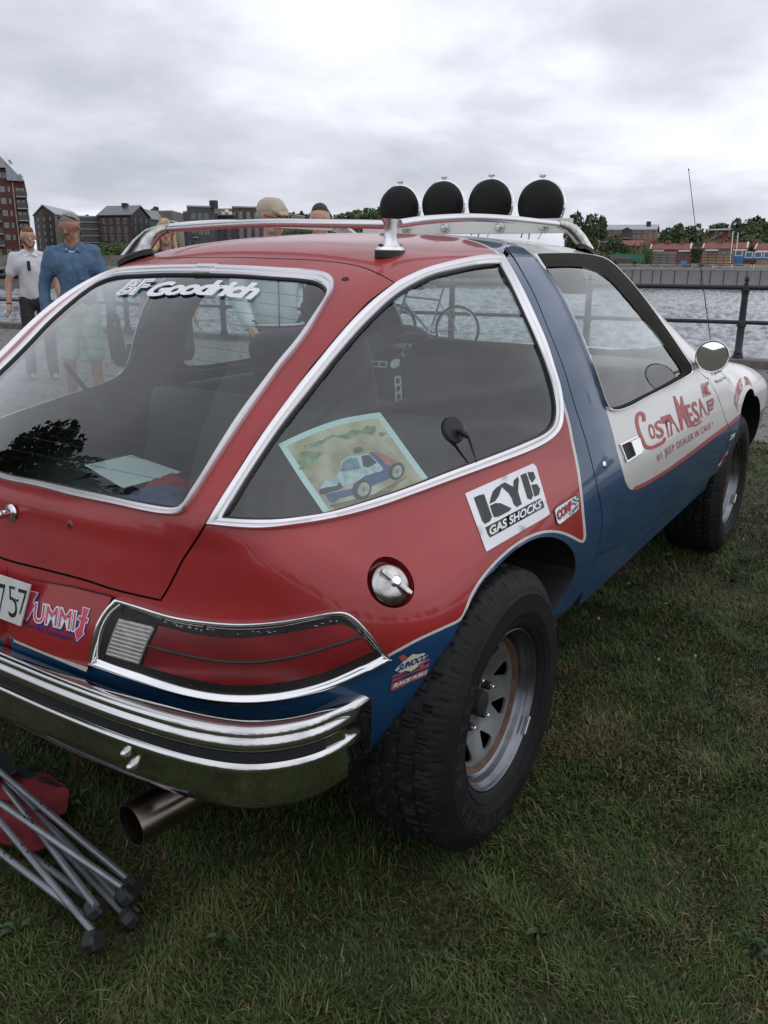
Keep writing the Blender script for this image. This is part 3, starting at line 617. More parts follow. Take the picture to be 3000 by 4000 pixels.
# A-pillar outer edge in space, from roof to cowl
ap=[tuple(e0)]; 
apx=[(2352,1003),(2412,1035),(2477,1098),(2521,1158),(2575,1232),(2624,1304),(2667,1368),(2700,1412),(2733,1451)]
aph=H3(smoothpx(apx,40)); aph=aph[(aph[:,0]>e0[0]+.02)]
df=H3(smoothpx(DF,60)); db=H3(smoothpx(DB,50))
keep=[aph[0]]
for p in aph[1:]:
    if p[0]>keep[-1][0]+.004 and p[2]<keep[-1][2]+.002: keep.append(p)
aph=np.array(keep); aph=aph[aph[:,0]<df[0,0]-.01]
door_out=np.vstack([dt,aph,df,db[1:],dg[::-1][1:-1]])
dwi=H3(smoothpx(DWI,110)); dm=dwr*.84+dwi*.16
WB=[(2368,1600),(2392,1685),(2416,1782),(2434,1848),(2445,1885),(2462,1911),(2482,1914),(2512,1902),(2603,1848),(2693,1785),(2784,1716),(2846,1669),(2900,1625)]
WB2=[(2482,1899),(2512,1887),(2603,1833),(2693,1768),(2784,1698),(2846,1653),(2895,1612)]
WT_=[(1999,941),(2016,955),(2037,963),(2066,985),(2087,1000)]
wb=smoothpx(WB,80); wb2=smoothpx(WB2,50)
white_poly=np.vstack([wb[:45][::1],wb[45:],[(3100,1500),(3100,700),(1985,700),(1990,930)],smoothpx(WT_,20),[(2118,1050),(2165,1115),(2213,1195),(2261,1297),(2309,1412),(2349,1515),(2363,1570)]])
pink_poly=np.vstack([smoothpx(WB[5:],60),wb2[::-1]])
def cls_d(c):
    p=proj(c); m=np.ones(len(p),int)*0; m[pip(p,white_poly)]=1; m[pip(p,pink_poly)]=2; return m
ln=[H3(smoothpx(WB[:-1],90)),H3(smoothpx(WB2[:-1],50)),H3(smoothpx(WT_[1:],12))]
dp=panel('door',door_out,'A',['blue','white','pink'],car,.03,holes=[dm],lines=ln,cls=cls_d,inset=.0022,thick=.025,mirror=True)
door=dp[0]
for s,D in ((0,dp[0]),(1,dp[1])):
    f=(lambda P:P) if s==0 else mir
    a=f(dwr);b=f(dwi)
    strip('window_frame',a*.90+b*.10,b,.0045,'wframe',D,[(0,-.004),(0,1.),(.5,.8),(.62,.1),(1,-.35)],close=True)
    px_=smoothpx(DWO,110); i0=int(np.argmin(np.hypot(*(px_-[2703,1446]).T))); c1=a[:i0+1]; c2_=(a*.80+b*.20)[:i0+1]
    strip('window_trim',c1,c2_,.009,'chrome',D,[(0,-.004),(0,.6),(.3,1.),(.8,1.),(1,.4),(1,-.004)]); strip('window_trim',a[i0:],(a*.90+b*.10)[i0:],.0035,'alu',D,[(0,-.004),(0,.6),(.5,1.),(1,.5),(1,-.004)])
    
g3=panel('door_window',dwr*.18+dwi*.82,'A',['dglass'],car,.05,thick=0,off=-.009,mirror=True)
for q,D in zip(g3,dp): q.parent=D
# handle
hq_=cG([(690,1305),(805,1250),(838,1358),(735,1425)]); 
Mh=frame(px=tuple(np.mean(hq_,0))); 
def local(px,M4): 
    w=H3([px])[0]; return np.array(M4.inverted()@Vector(tuple(w)))
hc=[local(p,Mh) for p in hq_]; c0=np.mean(hc,0)
hn=empty('door_handle',parent=door); hn.matrix_world=Mh
def quadbox(name,c,m,par,z0,z1,sc=1.,dx=0,sx=1):
    ctr=np.mean(c,0); V=[]
    for z in (z0,z1):
        for p in c: V.append((ctr[0]+(p[0]-ctr[0])*sc*sx+dx,ctr[1]+(p[1]-ctr[1])*sc,z))
    bm=bmesh.new(); vs=[bm.verts.new(v) for v in V]
    for fidx in ((3,2,1,0),(4,5,6,7),(0,1,5,4),(1,2,6,5),(2,3,7,6),(3,0,4,7)): bm.faces.new([vs[i] for i in fidx])
    bmesh.ops.recalc_face_normals(bm,faces=bm.faces); bmesh.ops.bevel(bm,geom=bm.edges,offset=.002,segments=2,affect='EDGES')
    return link(name,bm_mesh(name,bm,True,35),[m],par)
quadbox('handle_frame',hc,'chrome',hn,-.002,.0045); quadbox('handle_recess',hc,'dark',hn,.0,.0052,.90); 
w_=abs(hc[1][0]-hc[0][0]); quadbox('handle_paddle',hc,'chrome',hn,.002,.014,.78,dx=w_*.15,sx=.66)
onbody(MB().lathe([(0,.0045),(.007,.0045),(.009,.003),(.0105,.001)],n=20).box((0,0,.0045),(.001,.007,.0012),mi=1),'door_lock',['chrome','dark'],door,frame((2361,1815)))
# rocker and fender
rk=H3(smoothpx([(2774,1868),(2643,1980),(2516,2113),(2421,2208),(2327,2277),(2276,2312)],50))
rk[:,2]=np.minimum(rk[:,2],.42)
rock_out=np.vstack([db[::-1],df[-1:],rk,bt[::-1][1:-1]])
FE=[(2774,1867),(2817,1825),(2844,1774),(2871,1714),(2888,1654),(2894,1616),(2896,1599),(2903,1572),(2913,1543),(2924,1526),(2935,1519),(2942,1525),(2948,1548)]
arf=H3(smoothpx(FE,60))
arf=arf[np.r_[True,np.diff(arf[:,0])>0]]
e=arf[-1]; arc2=[]
cxa,cza=2.56,.44; 
a0=math.atan2(e[2]-cza,e[0]-cxa); r0=math.hypot(e[0]-cxa,e[2]-cza)
for a in np.linspace(a0,R_(-15),14)[1:]: arc2.append((cxa+r0*math.cos(a),cza+r0*math.sin(a)))
arc2=np.array([(x,-Wf(np.array(x),np.array(z)),z) for x,z in arc2],float)
nose=[(3.15,.30),(3.36,.36),(3.42,.55),(3.40,.75),(3.30,.86)]
nose3=np.array([(x,-float(Wf(np.array(x),np.array(z)))*.97,z) for x,z in nose])
tp=[(3.25,.66),(2.9,.70),(2.55,.72),(2.30,.72),(2.27,.72),(2.20,.74)]
tp3=np.array([(x,-y,float(Zt(np.array(x),np.array(y)))) for x,y in tp])
fender_out=np.vstack([df,arf[1:],arc2,nose3,tp3]); fender_out=lift('A',todom('A',fender_out))
fdp=panel('front_fender',fender_out,'A',['blue','white','pink'],car,.035,lines=[H3(smoothpx([(2843,1671),(2870,1650),(2896,1626)],8)),H3(smoothpx([(2843,1656),(2870,1634),(2896,1612)],8))],cls=lambda c:np.where(c[:,0]>2.31,np.where(c[:,2]>.665,1,0),cls_d(c)),inset=.0022,thick=.02,mirror=True)
fender=fdp[0]
hood_r=[(2.20,.735),(2.35,.725),(2.55,.715),(2.9,.695),(3.25,.655),(3.38,.40),(3.41,0.01)]
hr=np.array([(x,-y,.8) for x,y in hood_r]); ctop=np.array([(2.42,-.01,.8),(2.38,-.35,.8),(2.30,-.58,.8)])
hh=np.vstack([hr,ctop[:0]]); full=np.vstack([hh,mir(hh)[::-1],mir(ctop),ctop[::-1][0:]])
def zfix(P):
    P=P.copy(); P[:,2]=Zt(P[:,0]+.22*P[:,1]**2*np.clip((P[:,0]-1.2)/.6,0,1)*0,P[:,1]); return P
full=zfix(np.vstack([hr,mir(hr)[::-1],mir(ctop)[::-1],ctop])); 
full=np.vstack([resample(np.vstack([full,full[:1]]),160)])[:-1]
panel('hood',lift('A',todom('A',full)),'A',['white'],car,.05,thick=.02)
# roof with A-pillars
hoR=ho; rq=(qo1*.6+qi1*.4); rq=rq[np.argmin(np.abs(rq[:,0]-hs[0,0])):]
rq=rq[rq[:,0]>hs[0,0]+.004]
ws_b=[(2.30,.735),(2.37,.60),(2.45,.35),(2.48,.004)]; ws_t=[(1.735,.004),(1.72,.25),(1.67,.45),(1.64,.50),(1.66,.525),(1.80,.565),(2.05,.64),(2.22,.695)]
z3=lambda L_:np.array([(x,-y,Zt(np.array(x+.22*y*y*min(max((x-1.2)/.6,0),1)),np.array(y))) for x,y in L_],float)
wt=z3(ws_t); pil_in=wt[::-1]
pend=np.vstack([aph,df[:1]])
roof_half=np.vstack([hoR,rq,dt[1:],pend,z3([(2.20,.74),(2.27,.72)]),pil_in])
roof_half=lift('A',todom('A',roof_half)); roof_out=np.vstack([roof_half,mir(roof_half)[::-1]])
redx=lambda y:.775-.10*0+.0*y; 
RL=np.array([(1963,1003),(1941,985),(1907,966),(1869,949),(1835,937),(1796,929),(1748,922),(1700,917)]); r3=H3(RL); co=np.polyfit(r3[:,1]**2,r3[:,0],1)
BLp=np.array([(2016,955),(1999,942),(1975,936)]); b3=H3(BLp); xb=b3[0,0]; dx_=xb-np.polyval(co,b3[0,1]**2)
ys=np.linspace(-.62,.62,60); lr=lambda d:lift('A',todom('A',np.stack([np.polyval(co,ys**2)+d,ys,Zt(np.polyval(co,ys**2)+d,ys)],-1)))
def cls_r(c):
    d=c[:,0]-np.polyval(co,c[:,1]**2); return np.where(d<-.009,0,np.where(d<.009,2,np.where(d<dx_,1,3)))
roof=panel('roof',roof_out,'A',['red','blue','stripe','white'],car,.035,lines=[lr(-.009),lr(.009),lr(dx_)],cls=cls_r,inset=.0022,thick=.03,back='trim')[0]
wso=z3(ws_b); wg=np.vstack([wt,z3([(2.26,.72)]),wso]); wg=lift('A',todom('A',wg)); wgf=np.vstack([wg,mir(wg)[::-1]])
panel('windshield',wgf,'A',['wglass'],car,.06,thick=0,off=-.006)
print('roof band',np.round(co,3),round(float(dx_),3))
# rocker
panel('rocker',rock_out,'A',['blue'],car,.04,inset=.001,thick=.02,mirror=True)
# --- stickers on the quarter
kq=cI([(778,345),(1190,162),(1278,468),(902,687)])
sq=[(0,0),(1,0),(1,1),(0,1)]
def circ(cx,cy,rx,ry,a0,a1,n=10): return [(cx+rx*math.cos(R_(a0+(a1-a0)*i/n)),cy+ry*math.sin(R_(a0+(a1-a0)*i/n))) for i in range(n+1)]
st=decal('shock_sticker',[sq],kq,'wht',quarter,off=.0012)
decal('sticker_letters',[[(.075,.115),(.205,.115),(.205,.575),(.075,.575)]],kq,'ink',st,off=.002)
decal('sticker_letters',[[(.225,.315),(.225,.30),(.34,.115),(.47,.115),(.335,.315)]],kq,'ink',st,off=.002)
decal('sticker_letters',[[(.225,.345),(.335,.345),(.50,.575),(.245,.575),(.225,.56)]],kq,'ink',st,off=.002)
decal('sticker_letters',[[(.425,.10),(.525,.10),(.585,.25),(.635,.10),(.72,.10),(.635,.33),(.635,.575),(.525,.575),(.525,.34)]],kq,'ink',st,off=.002)
decal('sticker_letters',[[(.735,.10),(.83,.10),(.83,.575),(.735,.575)]],kq,'ink',st,off=.002)
decal('sticker_letters',[[(.845,.10)]+circ(.88,.205,.07,.105,-90,90)+[(.845,.31)]],kq,'ink',st,off=.002)
decal('sticker_letters',[[(.845,.335)]+circ(.88,.455,.08,.12,-90,90)+[(.845,.575)]],kq,'ink',st,off=.002)
decal('sticker_band',[[(.085,.63),(.945,.63),(.945,.82),(.085,.82)]],kq,'ink',st,off=.002)
text('sticker_letters','GAS SHOCKS',[tuple(p) for p in homog(kq)([(.12,.655),(.925,.655),(.90,.795),(.105,.795)])],'wht',st,off=.0026,bold=.03,shear=.15)
cq=cI([(1295,435),(1446,342),(1450,438),(1318,540)])
rr=lambda a,r:[(a,r),(r,a),(1-r,a),(1-a,r),(1-a,1-r),(1-r,1-a),(r,1-a),(a,1-r)]
s2=decal('cam_sticker',[rr(0,.08)],cq,'ink',quarter,off=.0012,step=20); decal('sticker_face',[rr(.035,.10)],cq,'wht',s2,off=.0018,step=20)
text('sticker_letters','COMP',[tuple(p) for p in homog(cq)([(.06,.22),(.66,.10),(.66,.62),(.06,.74)])],'ink',s2,off=.0023,bold=.07)
text('sticker_letters','COMP',[tuple(p) for p in homog(cq)([(.08,.24),(.65,.13),(.65,.60),(.08,.71)])],'inkr',s2,off=.0028,bold=.03)
text('sticker_letters','CAMS',[tuple(p) for p in homog(cq)([(.50,.68),(.93,.58),(.93,.80),(.50,.90)])],'ink',s2,off=.0023,bold=.02)
decal('checker',[[(u,v),(u+.09,v),(u+.09,v+.11),(u,v+.11)] for i in range(3) for j in range(4) if (i+j)%2==0 for u,v in [(.68+.09*i,.10+.11*j)]],cq,'ink',s2,off=.0023,step=0)
s3=decal('fuel_sticker',[[(262,860),(300,818),(392,742),(432,746),(492,732),(498,756),(470,800),(382,870),(345,862),(290,882)]] and [cK([(262,860),(300,818),(392,742),(432,746),(492,732),(498,756),(470,800),(382,870),(345,862),(290,882)])],None,mat('cream_vinyl',(.62,.63,.46),.4),quarter,off=.0012)
decal('sticker_bars',[cK(p) for p in ([(237,958),(500,848),(490,893),(240,1008),(230,1000)],[(243,925),(380,872),(508,808),(500,835),(240,945)],[(245,902),(300,880),(345,872),(330,880),(243,915)],[(470,795),(510,772),(508,790),(455,818)],[(286,770),(318,745),(345,762),(345,790),(312,797),(300,782)],[(425,822),(460,800),(468,835),(450,842),(430,835)])],None,'pink',s3,off=.0016,step=0)
text('sticker_letters','SUNOCO',cK([(290,822),(492,738),(482,785),(276,872)]),'inkb',s3,off=.0024,bold=.04,shear=.25)
text('sticker_letters','RACE FUELS',cK([(252,958),(492,858),(484,884),(243,990)]),'wht',s3,off=.0024,bold=.03,shear=.2)
# --- sign painting on door and fender
def ribbon(px,w):
    P=smoothpx(px,40); w=np.interp(np.linspace(0,1,40),np.linspace(0,1,len(w)),w)[:,None]; T=np.gradient(P,axis=0); T/=np.linalg.norm(T,axis=1,keepdims=True); nn=np.stack([-T[:,1],T[:,0]],-1)
    return np.vstack([P+nn*w/2,(P-nn*w/2)[::-1]])
def strokes(name,lines_,mt,par,off=.0012,**k):
    V=[];Fs=[]
    for px,w in lines_:
        Q=ribbon(px,w); P=H3(Q); P+=grad(P)*off; s=len(V); m=len(Q); V+=P.tolist(); Fs+=[(s+i,s+i+1,s+m-2-i,s+m-1-i) for i in range(m//2-1)]
    return link(name,orient(name,np.array(V),np.array([t for f in Fs for t in ((f[0],f[1],f[2]),(f[0],f[2],f[3]))])),[mt],par,**k)
strokes('painted_letter',[(cG([(855,1155),(848,1112),(825,1102),(809,1125),(812,1185),(838,1262),(868,1318),(900,1326),(950,1305),(985,1282),(990,1258)]),[13,15,14,13,12,13,14,14,13,12,9])],'inkp',door)
for s_,q_ in (('O',[(874,1178),(912,1166),(935,1262),(900,1275)]),('S',[(918,1162),(962,1140),(990,1252),(940,1272)]),('T',[(960,1128),(1015,1108),(1030,1255),(1005,1262)]),('A',[(1010,1112),(1030,1100),(1088,1222),(1030,1250)]),
              ('M',[(1043,990),(1100,992),(1150,1192),(1096,1216)]),('E',[(1118,1052),(1150,1040),(1186,1168),(1157,1184)]),('S',[(1155,1036),(1192,1020),(1222,1148),(1190,1166)]),('A',[(1202,1010),(1222,1002),(1265,1112),(1224,1132)])):
    text('painted_letter',s_,cG(q_),'inkp',door,bold=.02)
strokes('painted_underline',[(cG([(1150,1186),(1200,1176),(1228,1150)]),[5,7,5])],'inkp',door)
text('painted_lettering','AMC',cG([(1214,914),(1272,892),(1290,982),(1240,1003)]),'inkp',door,bold=.02)
text('painted_lettering','JEEP',cG([(1255,1026),(1304,1002),(1313,1088),(1272,1118)]),'inkp',door,bold=.02)
text('painted_lettering','#1 JEEP DEALER IN CALIF !',cG([(930,1368),(1298,1152),(1305,1200),(946,1425)]),'inkp',door,bold=.0,space=1.15,kind='stuff')
decal('team_stripe',[cL([(398,248),(428,246),(468,365),(450,372)])],None,'inkr',fender,off=.0015)
decal('team_stripe',[cL([(452,262),(485,256),(540,352),(515,362)])],None,'inkb',fender,off=.0015)
text('team_lettering','AMC',cL([(505,262),(625,215),(668,280),(548,338)]),'blk',fender,bold=.03,shear=-.1)
text('team_lettering','Racing Team',cL([(508,470),(735,375),(762,448),(548,568)]),'blk',fender,bold=.01)
base=smoothpx(cL([(1002,1168),(1000,1020),(1025,885),(1062,770),(1112,680),(1165,605),(1220,572),(1270,575),(1322,625)]),16)
topc=smoothpx(cL([(922,960),(935,800),(958,690),(1000,530),(1050,425),(1110,388),(1180,395),(1232,432),(1296,540)]),16)
for i,ch_ in enumerate('BFGOODRICH TIRE'):
    if ch_==' ': continue
    text('arch_letter',ch_,[topc[i]*.9+topc[i+1]*.1,topc[i]*.1+topc[i+1]*.9,base[i]*.15+base[i+1]*.85,base[i]*.85+base[i+1]*.15],'inkp',fender,bold=.02)
c2=lambda p:cv(2600,1600,3.6875,p)
for p,m_ in (([(938,372),(1005,325),(985,395),(915,450)],'wht'),([(930,395),(985,362),(975,398),(915,440)],'pink'),([(905,485),(978,432),(940,520),(860,590)],'trim'),([(880,600),(912,560),(880,640),(838,700)],'stripe'),([(825,640),(862,615),(830,720),(770,770)],'inkr'),([(760,780),(830,715),(780,800),(730,840)],'stripe')):
    decal('sponsor_sticker',[c2(p)],None,m_,fender,off=.0015)
# --- bumper
bp_=np.array([(-.705,0),(-.704,.25),(-.694,.45),(-.672,.60),(-.637,.695),(-.588,.750),(-.53,.785),(-.45,.803),(-.385,.806)])
bh=resample(cat(bp_,12),70); bh[0,1]=0; bfull=np.vstack([np.stack([bh[:,0],-bh[:,1]],-1)[::-1],bh[1:]])
bfull=bfull[::-1] # from left to right side
def sweep_plan(plan,prof,blend=False):
    T=np.gradient(plan,axis=0); T/=np.linalg.norm(T,axis=1,keepdims=True); nn=np.stack([T[:,1],-T[:,0]],-1)
    if (nn[len(nn)//2]*[-1,0]).sum()<0: nn=-nn
    V=[];Fs=[];K=len(prof)
    for i in range(len(plan)):
        for d,z in prof:
            if blend:
                w=min(max((min(i,len(plan)-1-i)*.0125-.035)/.05,0),1); d=d if z>.53 or z<.45 else d*w+(1-w)*(.0035 if z<.52 else min(d,.0))
            V.append((plan[i,0]+nn[i,0]*d,plan[i,1]+nn[i,1]*d,z))
    for i in range(len(plan)-1):
        for j in range(K-1): a=i*K+j;b=a+K; Fs.append((a,b,b+1,a+1))
    Fs+=[tuple(range(K)),tuple((len(plan)-1)*K+j for j in range(K-1,-1,-1))]
    return V,Fs
prof=[(-.045,.505),(-.045,.528),(-.038,.5335),(-.022,.535),(-.010,.5335),(-.004,.529),(-.0035,.519),(-.003,.515),(.001,.510),(.0035,.506),(.004,.498),(.003,.492),(-.001,.487),(-.004,.486),(-.004,.463),(0,.462),(.0045,.4555),(.006,.451),(.005,.446),(.003,.440),(.001,.41),(-.006,.37),(-.012,.357),(-.022,.352),(-.045,.353)]
bmp=MB().add(*sweep_plan(bfull,prof,True)).build('rear_bumper',['bchrome'],car,ang=60)
sel=bfull[9:-9]
MB().add(*sweep_plan(sel,[(-.0035,.4855),(-.0015,.485),(-.0015,.464),(-.0035,.4635)])).build('rub_strip_channel',['dark'],bmp)
MB().add(*sweep_plan(bfull[12:-12],[(-.060,.515),(-.046,.520),(-.042,.518),(-.042,.50),(-.060,.50)])).build('bumper_filler',['blk'],bmp)
for px in ((492,2782),(512,2848)):
    pass
for z,px in ((.41,(503,2932)),(.385,(526,2984))):
    P_=onp(px,0,-.692); b_=MB().lathe([(0,.020),(.004,.019),(.0065,.016),(.007,.012),(.007,.009),(.010,.009),(.010,.001)],n=6 if 0 else 14).build('bumper_bolt',['alu'],bmp); b_.location=P_; b_.rotation_euler=(0,R_(-90),0)
P_=onp((1375,2858),1,-.812)
# --- exhaust
ex=MB(); e0_=onp((512,3225),2,.255); d_=np.array([.97,-.15,.02]); d_/=np.linalg.norm(d_)
pts=[e0_+d_*t for t in (0,.06,.14,.24,.36,.5)]; V1,F1=tube_data(pts,.046,28,caps=False); V2,F2=tube_data(pts,.0435,28,caps=False)
ex.add(V1,F1).add(V2,[f[::-1] for f in F2]); ex.add(V1[:28]+V2[:28],[(i,(i+1)%28,28+(i+1)%28,28+i) for i in range(28)])
exh=ex.build('exhaust_pipe',[mat('blued_exhaust_steel',(.30,.25,.20),.28,1.,var=.35,vscale=9,col2=(.16,.12,.13),rvar=.1)],car,ang=60)
MB().tube([e0_+d_*.30,e0_+d_*.31],.0432,20).build('exhaust_inside',['dark'],exh)
# --- wheels
NT=400
def tyre_mesh():
    outer=[(.1975,.006),(.2,-.001),(.207,-.008),(.222,-.015),(.240,-.0205),(.244,-.0225),(.246,-.0225),(.270,-.0228),(.288,-.0222),(.290,-.0205),(.302,-.016),(.312,-.010),(.320,-.003),(.327,.003),(.333,.0075)]
    tread=[(.3385+.0075*math.sin(math.pi*t)**.5,.012+.205*t) for t in np.linspace(0,1,56)]
    inner=[(.333,.222),(.325,.229),(.30,.245),(.26,.251),(.22,.241),(.198,.225)]
    prof=outer+tread+inner; K=len(prof); V=np.zeros((NT,K,3)); a=np.arange(NT)*2*math.pi/NT
    pr=np.array(prof); r=np.repeat(pr[None,:,0],NT,0); h=np.repeat(pr[None,:,1],NT,0); A=np.repeat(a[:,None],K,1)
    t=(h-.012)/.205; tz=(np.arange(K)>=len(outer)-3)&(np.arange(K)<len(outer)+56)
    rows=[.0,.17,.36,.55,.74,.90,1.01]; g=np.zeros_like(r)
    for k,c in enumerate(rows[1:-1]): 
        zig=.012*np.sign(np.sin(A*36+k)); g=np.maximum(g,(np.abs(t-c-zig)<.020).astype(float))
    row=np.digitize(t,rows)
    NB=62; ph=(A/(2*math.pi)*NB+row*.37+ .35*t)%1.; g=np.maximum(g,(ph<.10)*.9*((row%2==0)|(row>5)|(row<2)))
    ph2=(A/(2*math.pi)*NB*.5+row*.5+.3*t)%1.; g=np.maximum(g,(ph2<.06)*.9)
    sh=(np.arange(K)<len(outer)+3); shg=((A/(2*math.pi)*NB*2)%1.<.40)*.34; g=np.where(sh[None],np.maximum((ph2<.10)*.8,shg),g)
    sip=((A/(2*math.pi)*NB*3+row*.2)%1.<.3)*.18; g=np.maximum(g,sip)
    r=r-np.where(tz[None],g*.0062,0)
    V[...,0]=r*np.cos(A); V[...,2]=r*np.sin(A); V[...,1]=h
    idx=np.arange(NT*K).reshape(NT,K); n2=np.roll(idx,-1,0); Fq=np.stack([idx[:,:-1],idx[:,1:],n2[:,1:],n2[:,:-1]],-1).reshape(-1,4)
    me=mesh('tyre',V.reshape(-1,3),Fq.tolist()); bm=bmesh.new(); bm.from_mesh(me); bmesh.ops.recalc_face_normals(bm,faces=bm.faces); bm.to_mesh(me); bm.free(); me.set_sharp_from_angle(angle=R_(32)); return me
def arc_text(s,r,h,a0,da,size,name):
    V=[];T=[]
    for i,ch_ in enumerate(s):
        v,t=textmesh(ch_,.03) if ch_!='-' else (np.array([(0,.3),(.4,.3),(.4,.42),(0,.42)]),np.array([(0,1,2),(0,2,3)]))
        cx_=(v[:,0].max()+v[:,0].min())/2; a=R_(a0-da*i); rr_=r+v[:,1]*size; aa=a-(v[:,0]-cx_)*size/r; o=len(V)
        V+=np.stack([rr_*np.cos(aa),np.full(len(v),h)-.0006*0,rr_*np.sin(aa)],-1).tolist(); T+=(t+o).tolist()
    return mesh(name,np.array(V),T,smooth=False)
tyre_me=tyre_mesh()
let_me=arc_text('WEATHER-MASTER',.250,-.0234,264,9.3,.038,'sidewall_letters')
ridge=MB().tube([(.296*math.cos(a),-.0175,.296*math.sin(a)) for a in np.linspace(0,2*math.pi,97)[:-1]],.0012,n=5,close=True).tube([(.222*math.cos(a),-.0152,.222*math.sin(a)) for a in np.linspace(0,2*math.pi,97)[:-1]],.0015,n=5,close=True)
rimp=[(.1985,.008),(.1995,.003),(.1985,-.001),(.1955,-.0015),(.1935,.002),(.1925,.010),(.1895,.014),(.1835,.017),(.1815,.022),(.1805,.034),(.1775,.040),(.1725,.043),(.1700,.034),(.1690,.035),(.1680,.036),(.1672,.037),(.165,.037),(.157,.048),(.151,.049)]
def disc_me():
    o=np.array([(.1535*math.cos(a),.1535*math.sin(a)) for a in np.linspace(0,2*math.pi,65)[:-1]]); hs_=[]
    for k in range(8):
        c=k*math.pi/4+.3; pts=[]
        for (r_,a_) in ((.140,-.155),(.143,-.10),(.144,0),(.143,.10),(.140,.155),(.132,.165),(.112,.09),(.102,.04),(.100,0),(.102,-.04),(.112,-.09),(.132,-.165)): pts.append((r_*math.cos(c+a_),r_*math.sin(c+a_)))
        hs_.append(np.array(pts)[::-1])
    VV,T=cdt(o,hs_,(),.014); r_=np.hypot(*VV.T); h_=np.interp(r_,[0,.04,.07,.085,.10,.15,.16],[.082,.082,.080,.078,.070,.048,.045])
    V=[(x,h,z) for (x,z),h in zip(VV,h_)]; n_=len(V); V+=[(x,y+.006,z) for x,y,z in V]; Fs=T.tolist()+(T[:,::-1]+n_).tolist()
    ed={}
    for f in T:
        for i in range(3): ed[(f[i],f[(i+1)%3])]=1
    Fs+=[(a,b,b+n_,a+n_) for a,b in ed if (b,a) not in ed]
    bm=bmesh.new(); m=mesh('wheel_disc',V,Fs); bm.from_mesh(m); bmesh.ops.recalc_face_normals(bm,faces=bm.faces); bm.to_mesh(m); bm.free(); m.set_sharp_from_angle(angle=R_(30)); return m
dme=disc_me(); parts=[]
wh=empty('wheel',parent=car)
ty=link('tyre',tyre_me,['tyre'],wh); link('sidewall_letters',let_me,['tyre2'],wh,kind='stuff'); ridge.build('sidewall_ridge',['tyre'],wh)
MB().lathe(rimp[:16],ax='Y',n=96).build('rim',['rim'],wh,ang=70); MB().lathe(rimp[15:],ax='Y',n=96).build('rust_band',['rust'],wh)
link('wheel_disc',dme,['disc'],wh)
MB().lathe([(0,.048),(.024,.048),(.030,.052),(.032,.062),(.032,.084)],ax='Y',n=28).build('hub',['dark'],wh)
MB().lathe([(0,.110),(.158,.110),(.158,.22),(0,.22)],ax='Y',n=32).build('brake_drum',['dark'],wh)
for k in range(5):
    a=R_(72*k+18); MB().lathe([(0,.050),(.004,.050),(.006,.053),(.0062,.060)],(.061*math.cos(a),0,.061*math.sin(a)),'Y',n=12,mi=0).lathe([(.0085,.060),(.0105,.062),(.0105,.082)],(.061*math.cos(a),0,.061*math.sin(a)),'Y',n=6,mi=1).lathe([(0,.060),(.0085,.060)],(.061*math.cos(a),0,.061*math.sin(a)),'Y',n=6,mi=1).build('lug_nut',['chrome','dark'],wh)
ww=empty('wheel_weight',parent=wh); bpy.data.objects.remove(ww)
link('wheel_weight',box_me('wheel_weight',(0,0,0),(.011,.012,.048),bev=.003),['alu'],wh).location=(.187*math.cos(R_(-38)),-.004,.187*math.sin(R_(-38))); car.children_recursive[-1]
for o in wh.children:
    if o.name.startswith('wheel_weight'): o.rotation_euler=(0,R_(38),0)
def dupe(o,parent):
    c=o.copy(); C.objects.link(c); c.parent=parent
    for ch_ in o.children: dupe(ch_,c)
    return c
wh.location=(0,-.93,.345)
for (x,y,rz,ry) in ((2.54,-.935,0,40),(0,.93,180,0),(2.54,.935,180,0)):
    w2=dupe(wh,car); w2.location=(x,y,.345); w2.rotation_euler=(0,R_(ry) if 0 else 0,R_(rz))
# --- wells, floor
def well(P,name,par,yin=-.52):
    for s in (1,-1):
        V=[(p[0],s*(p[1]+.004),p[2]) for p in P]+[(p[0],s*yin,p[2]) for p in P]; n_=len(P)
        MB().add(V,[(i,i+1,n_+i+1,n_+i) for i in range(n_-1)]+[tuple(range(n_,2*n_))]).build(name,['dark'],par,smooth=False)
arcw=arc[::3].copy(); arcw[:,1]+=.006; well(arcw,'wheel_well',car)
fa=np.vstack([arf[::4],arc2]); fa[:,1]+=.01; well(fa,'wheel_well',car)
for nm,c_,s_ in (('underbody',(1.5,0,.36),(3.3,1.04,.10)),('underbody',(1.25,0,.38),(1.35,1.66,.10)),('underbody',(-.30,0,.50),(.20,1.0,.12))): link(nm,box_me(nm,c_,s_),['dark'],car)
MB().tube([(0,-.7,.345),(0,.7,.345)],.04,12).build('rear_axle',['dark'],car)
link('cargo_floor',box_me('cargo_floor',(-.10,0,.70),(.84,1.02,.03),bev=.008),['seat'],car)
link('front_firewall',box_me('front_firewall',(2.34,0,.68),(.03,1.5,.5)),['dark'],car)
# --- interior
def pillow(name,c,s,m_,par,rx=0,ry=0,rz=0,bev=.05,seg=5):
    bm=bmesh.new(); r=bmesh.ops.create_cube(bm,size=1); bmesh.ops.scale(bm,vec=s,verts=bm.verts); bmesh.ops.bevel(bm,geom=bm.edges,offset=bev,segments=seg,profile=.6,affect='EDGES')
    o=link(name,bm_mesh(name,bm,True,60),[m_],par); o.location=c; o.rotation_euler=(rx,ry,rz); return o
pillow('rear_seat_back',(.36,0,.77),(.15,1.18,.36),'seat',car,ry=R_(14),bev=.05)
pillow('rear_seat_cushion',(.66,0,.56),(.5,1.15,.2),'seat',car)
for y in (-.36,.36):
    fs=empty('front_seat',(0,0,0),parent=car)
    pillow('seat_back',(1.00,y,.80),(.17,.52,.62),'seat',fs,ry=R_(-16),bev=.075,seg=6); pillow('seat_cushion',(1.32,y,.54),(.5,.52,.16),'seat',fs,bev=.06)
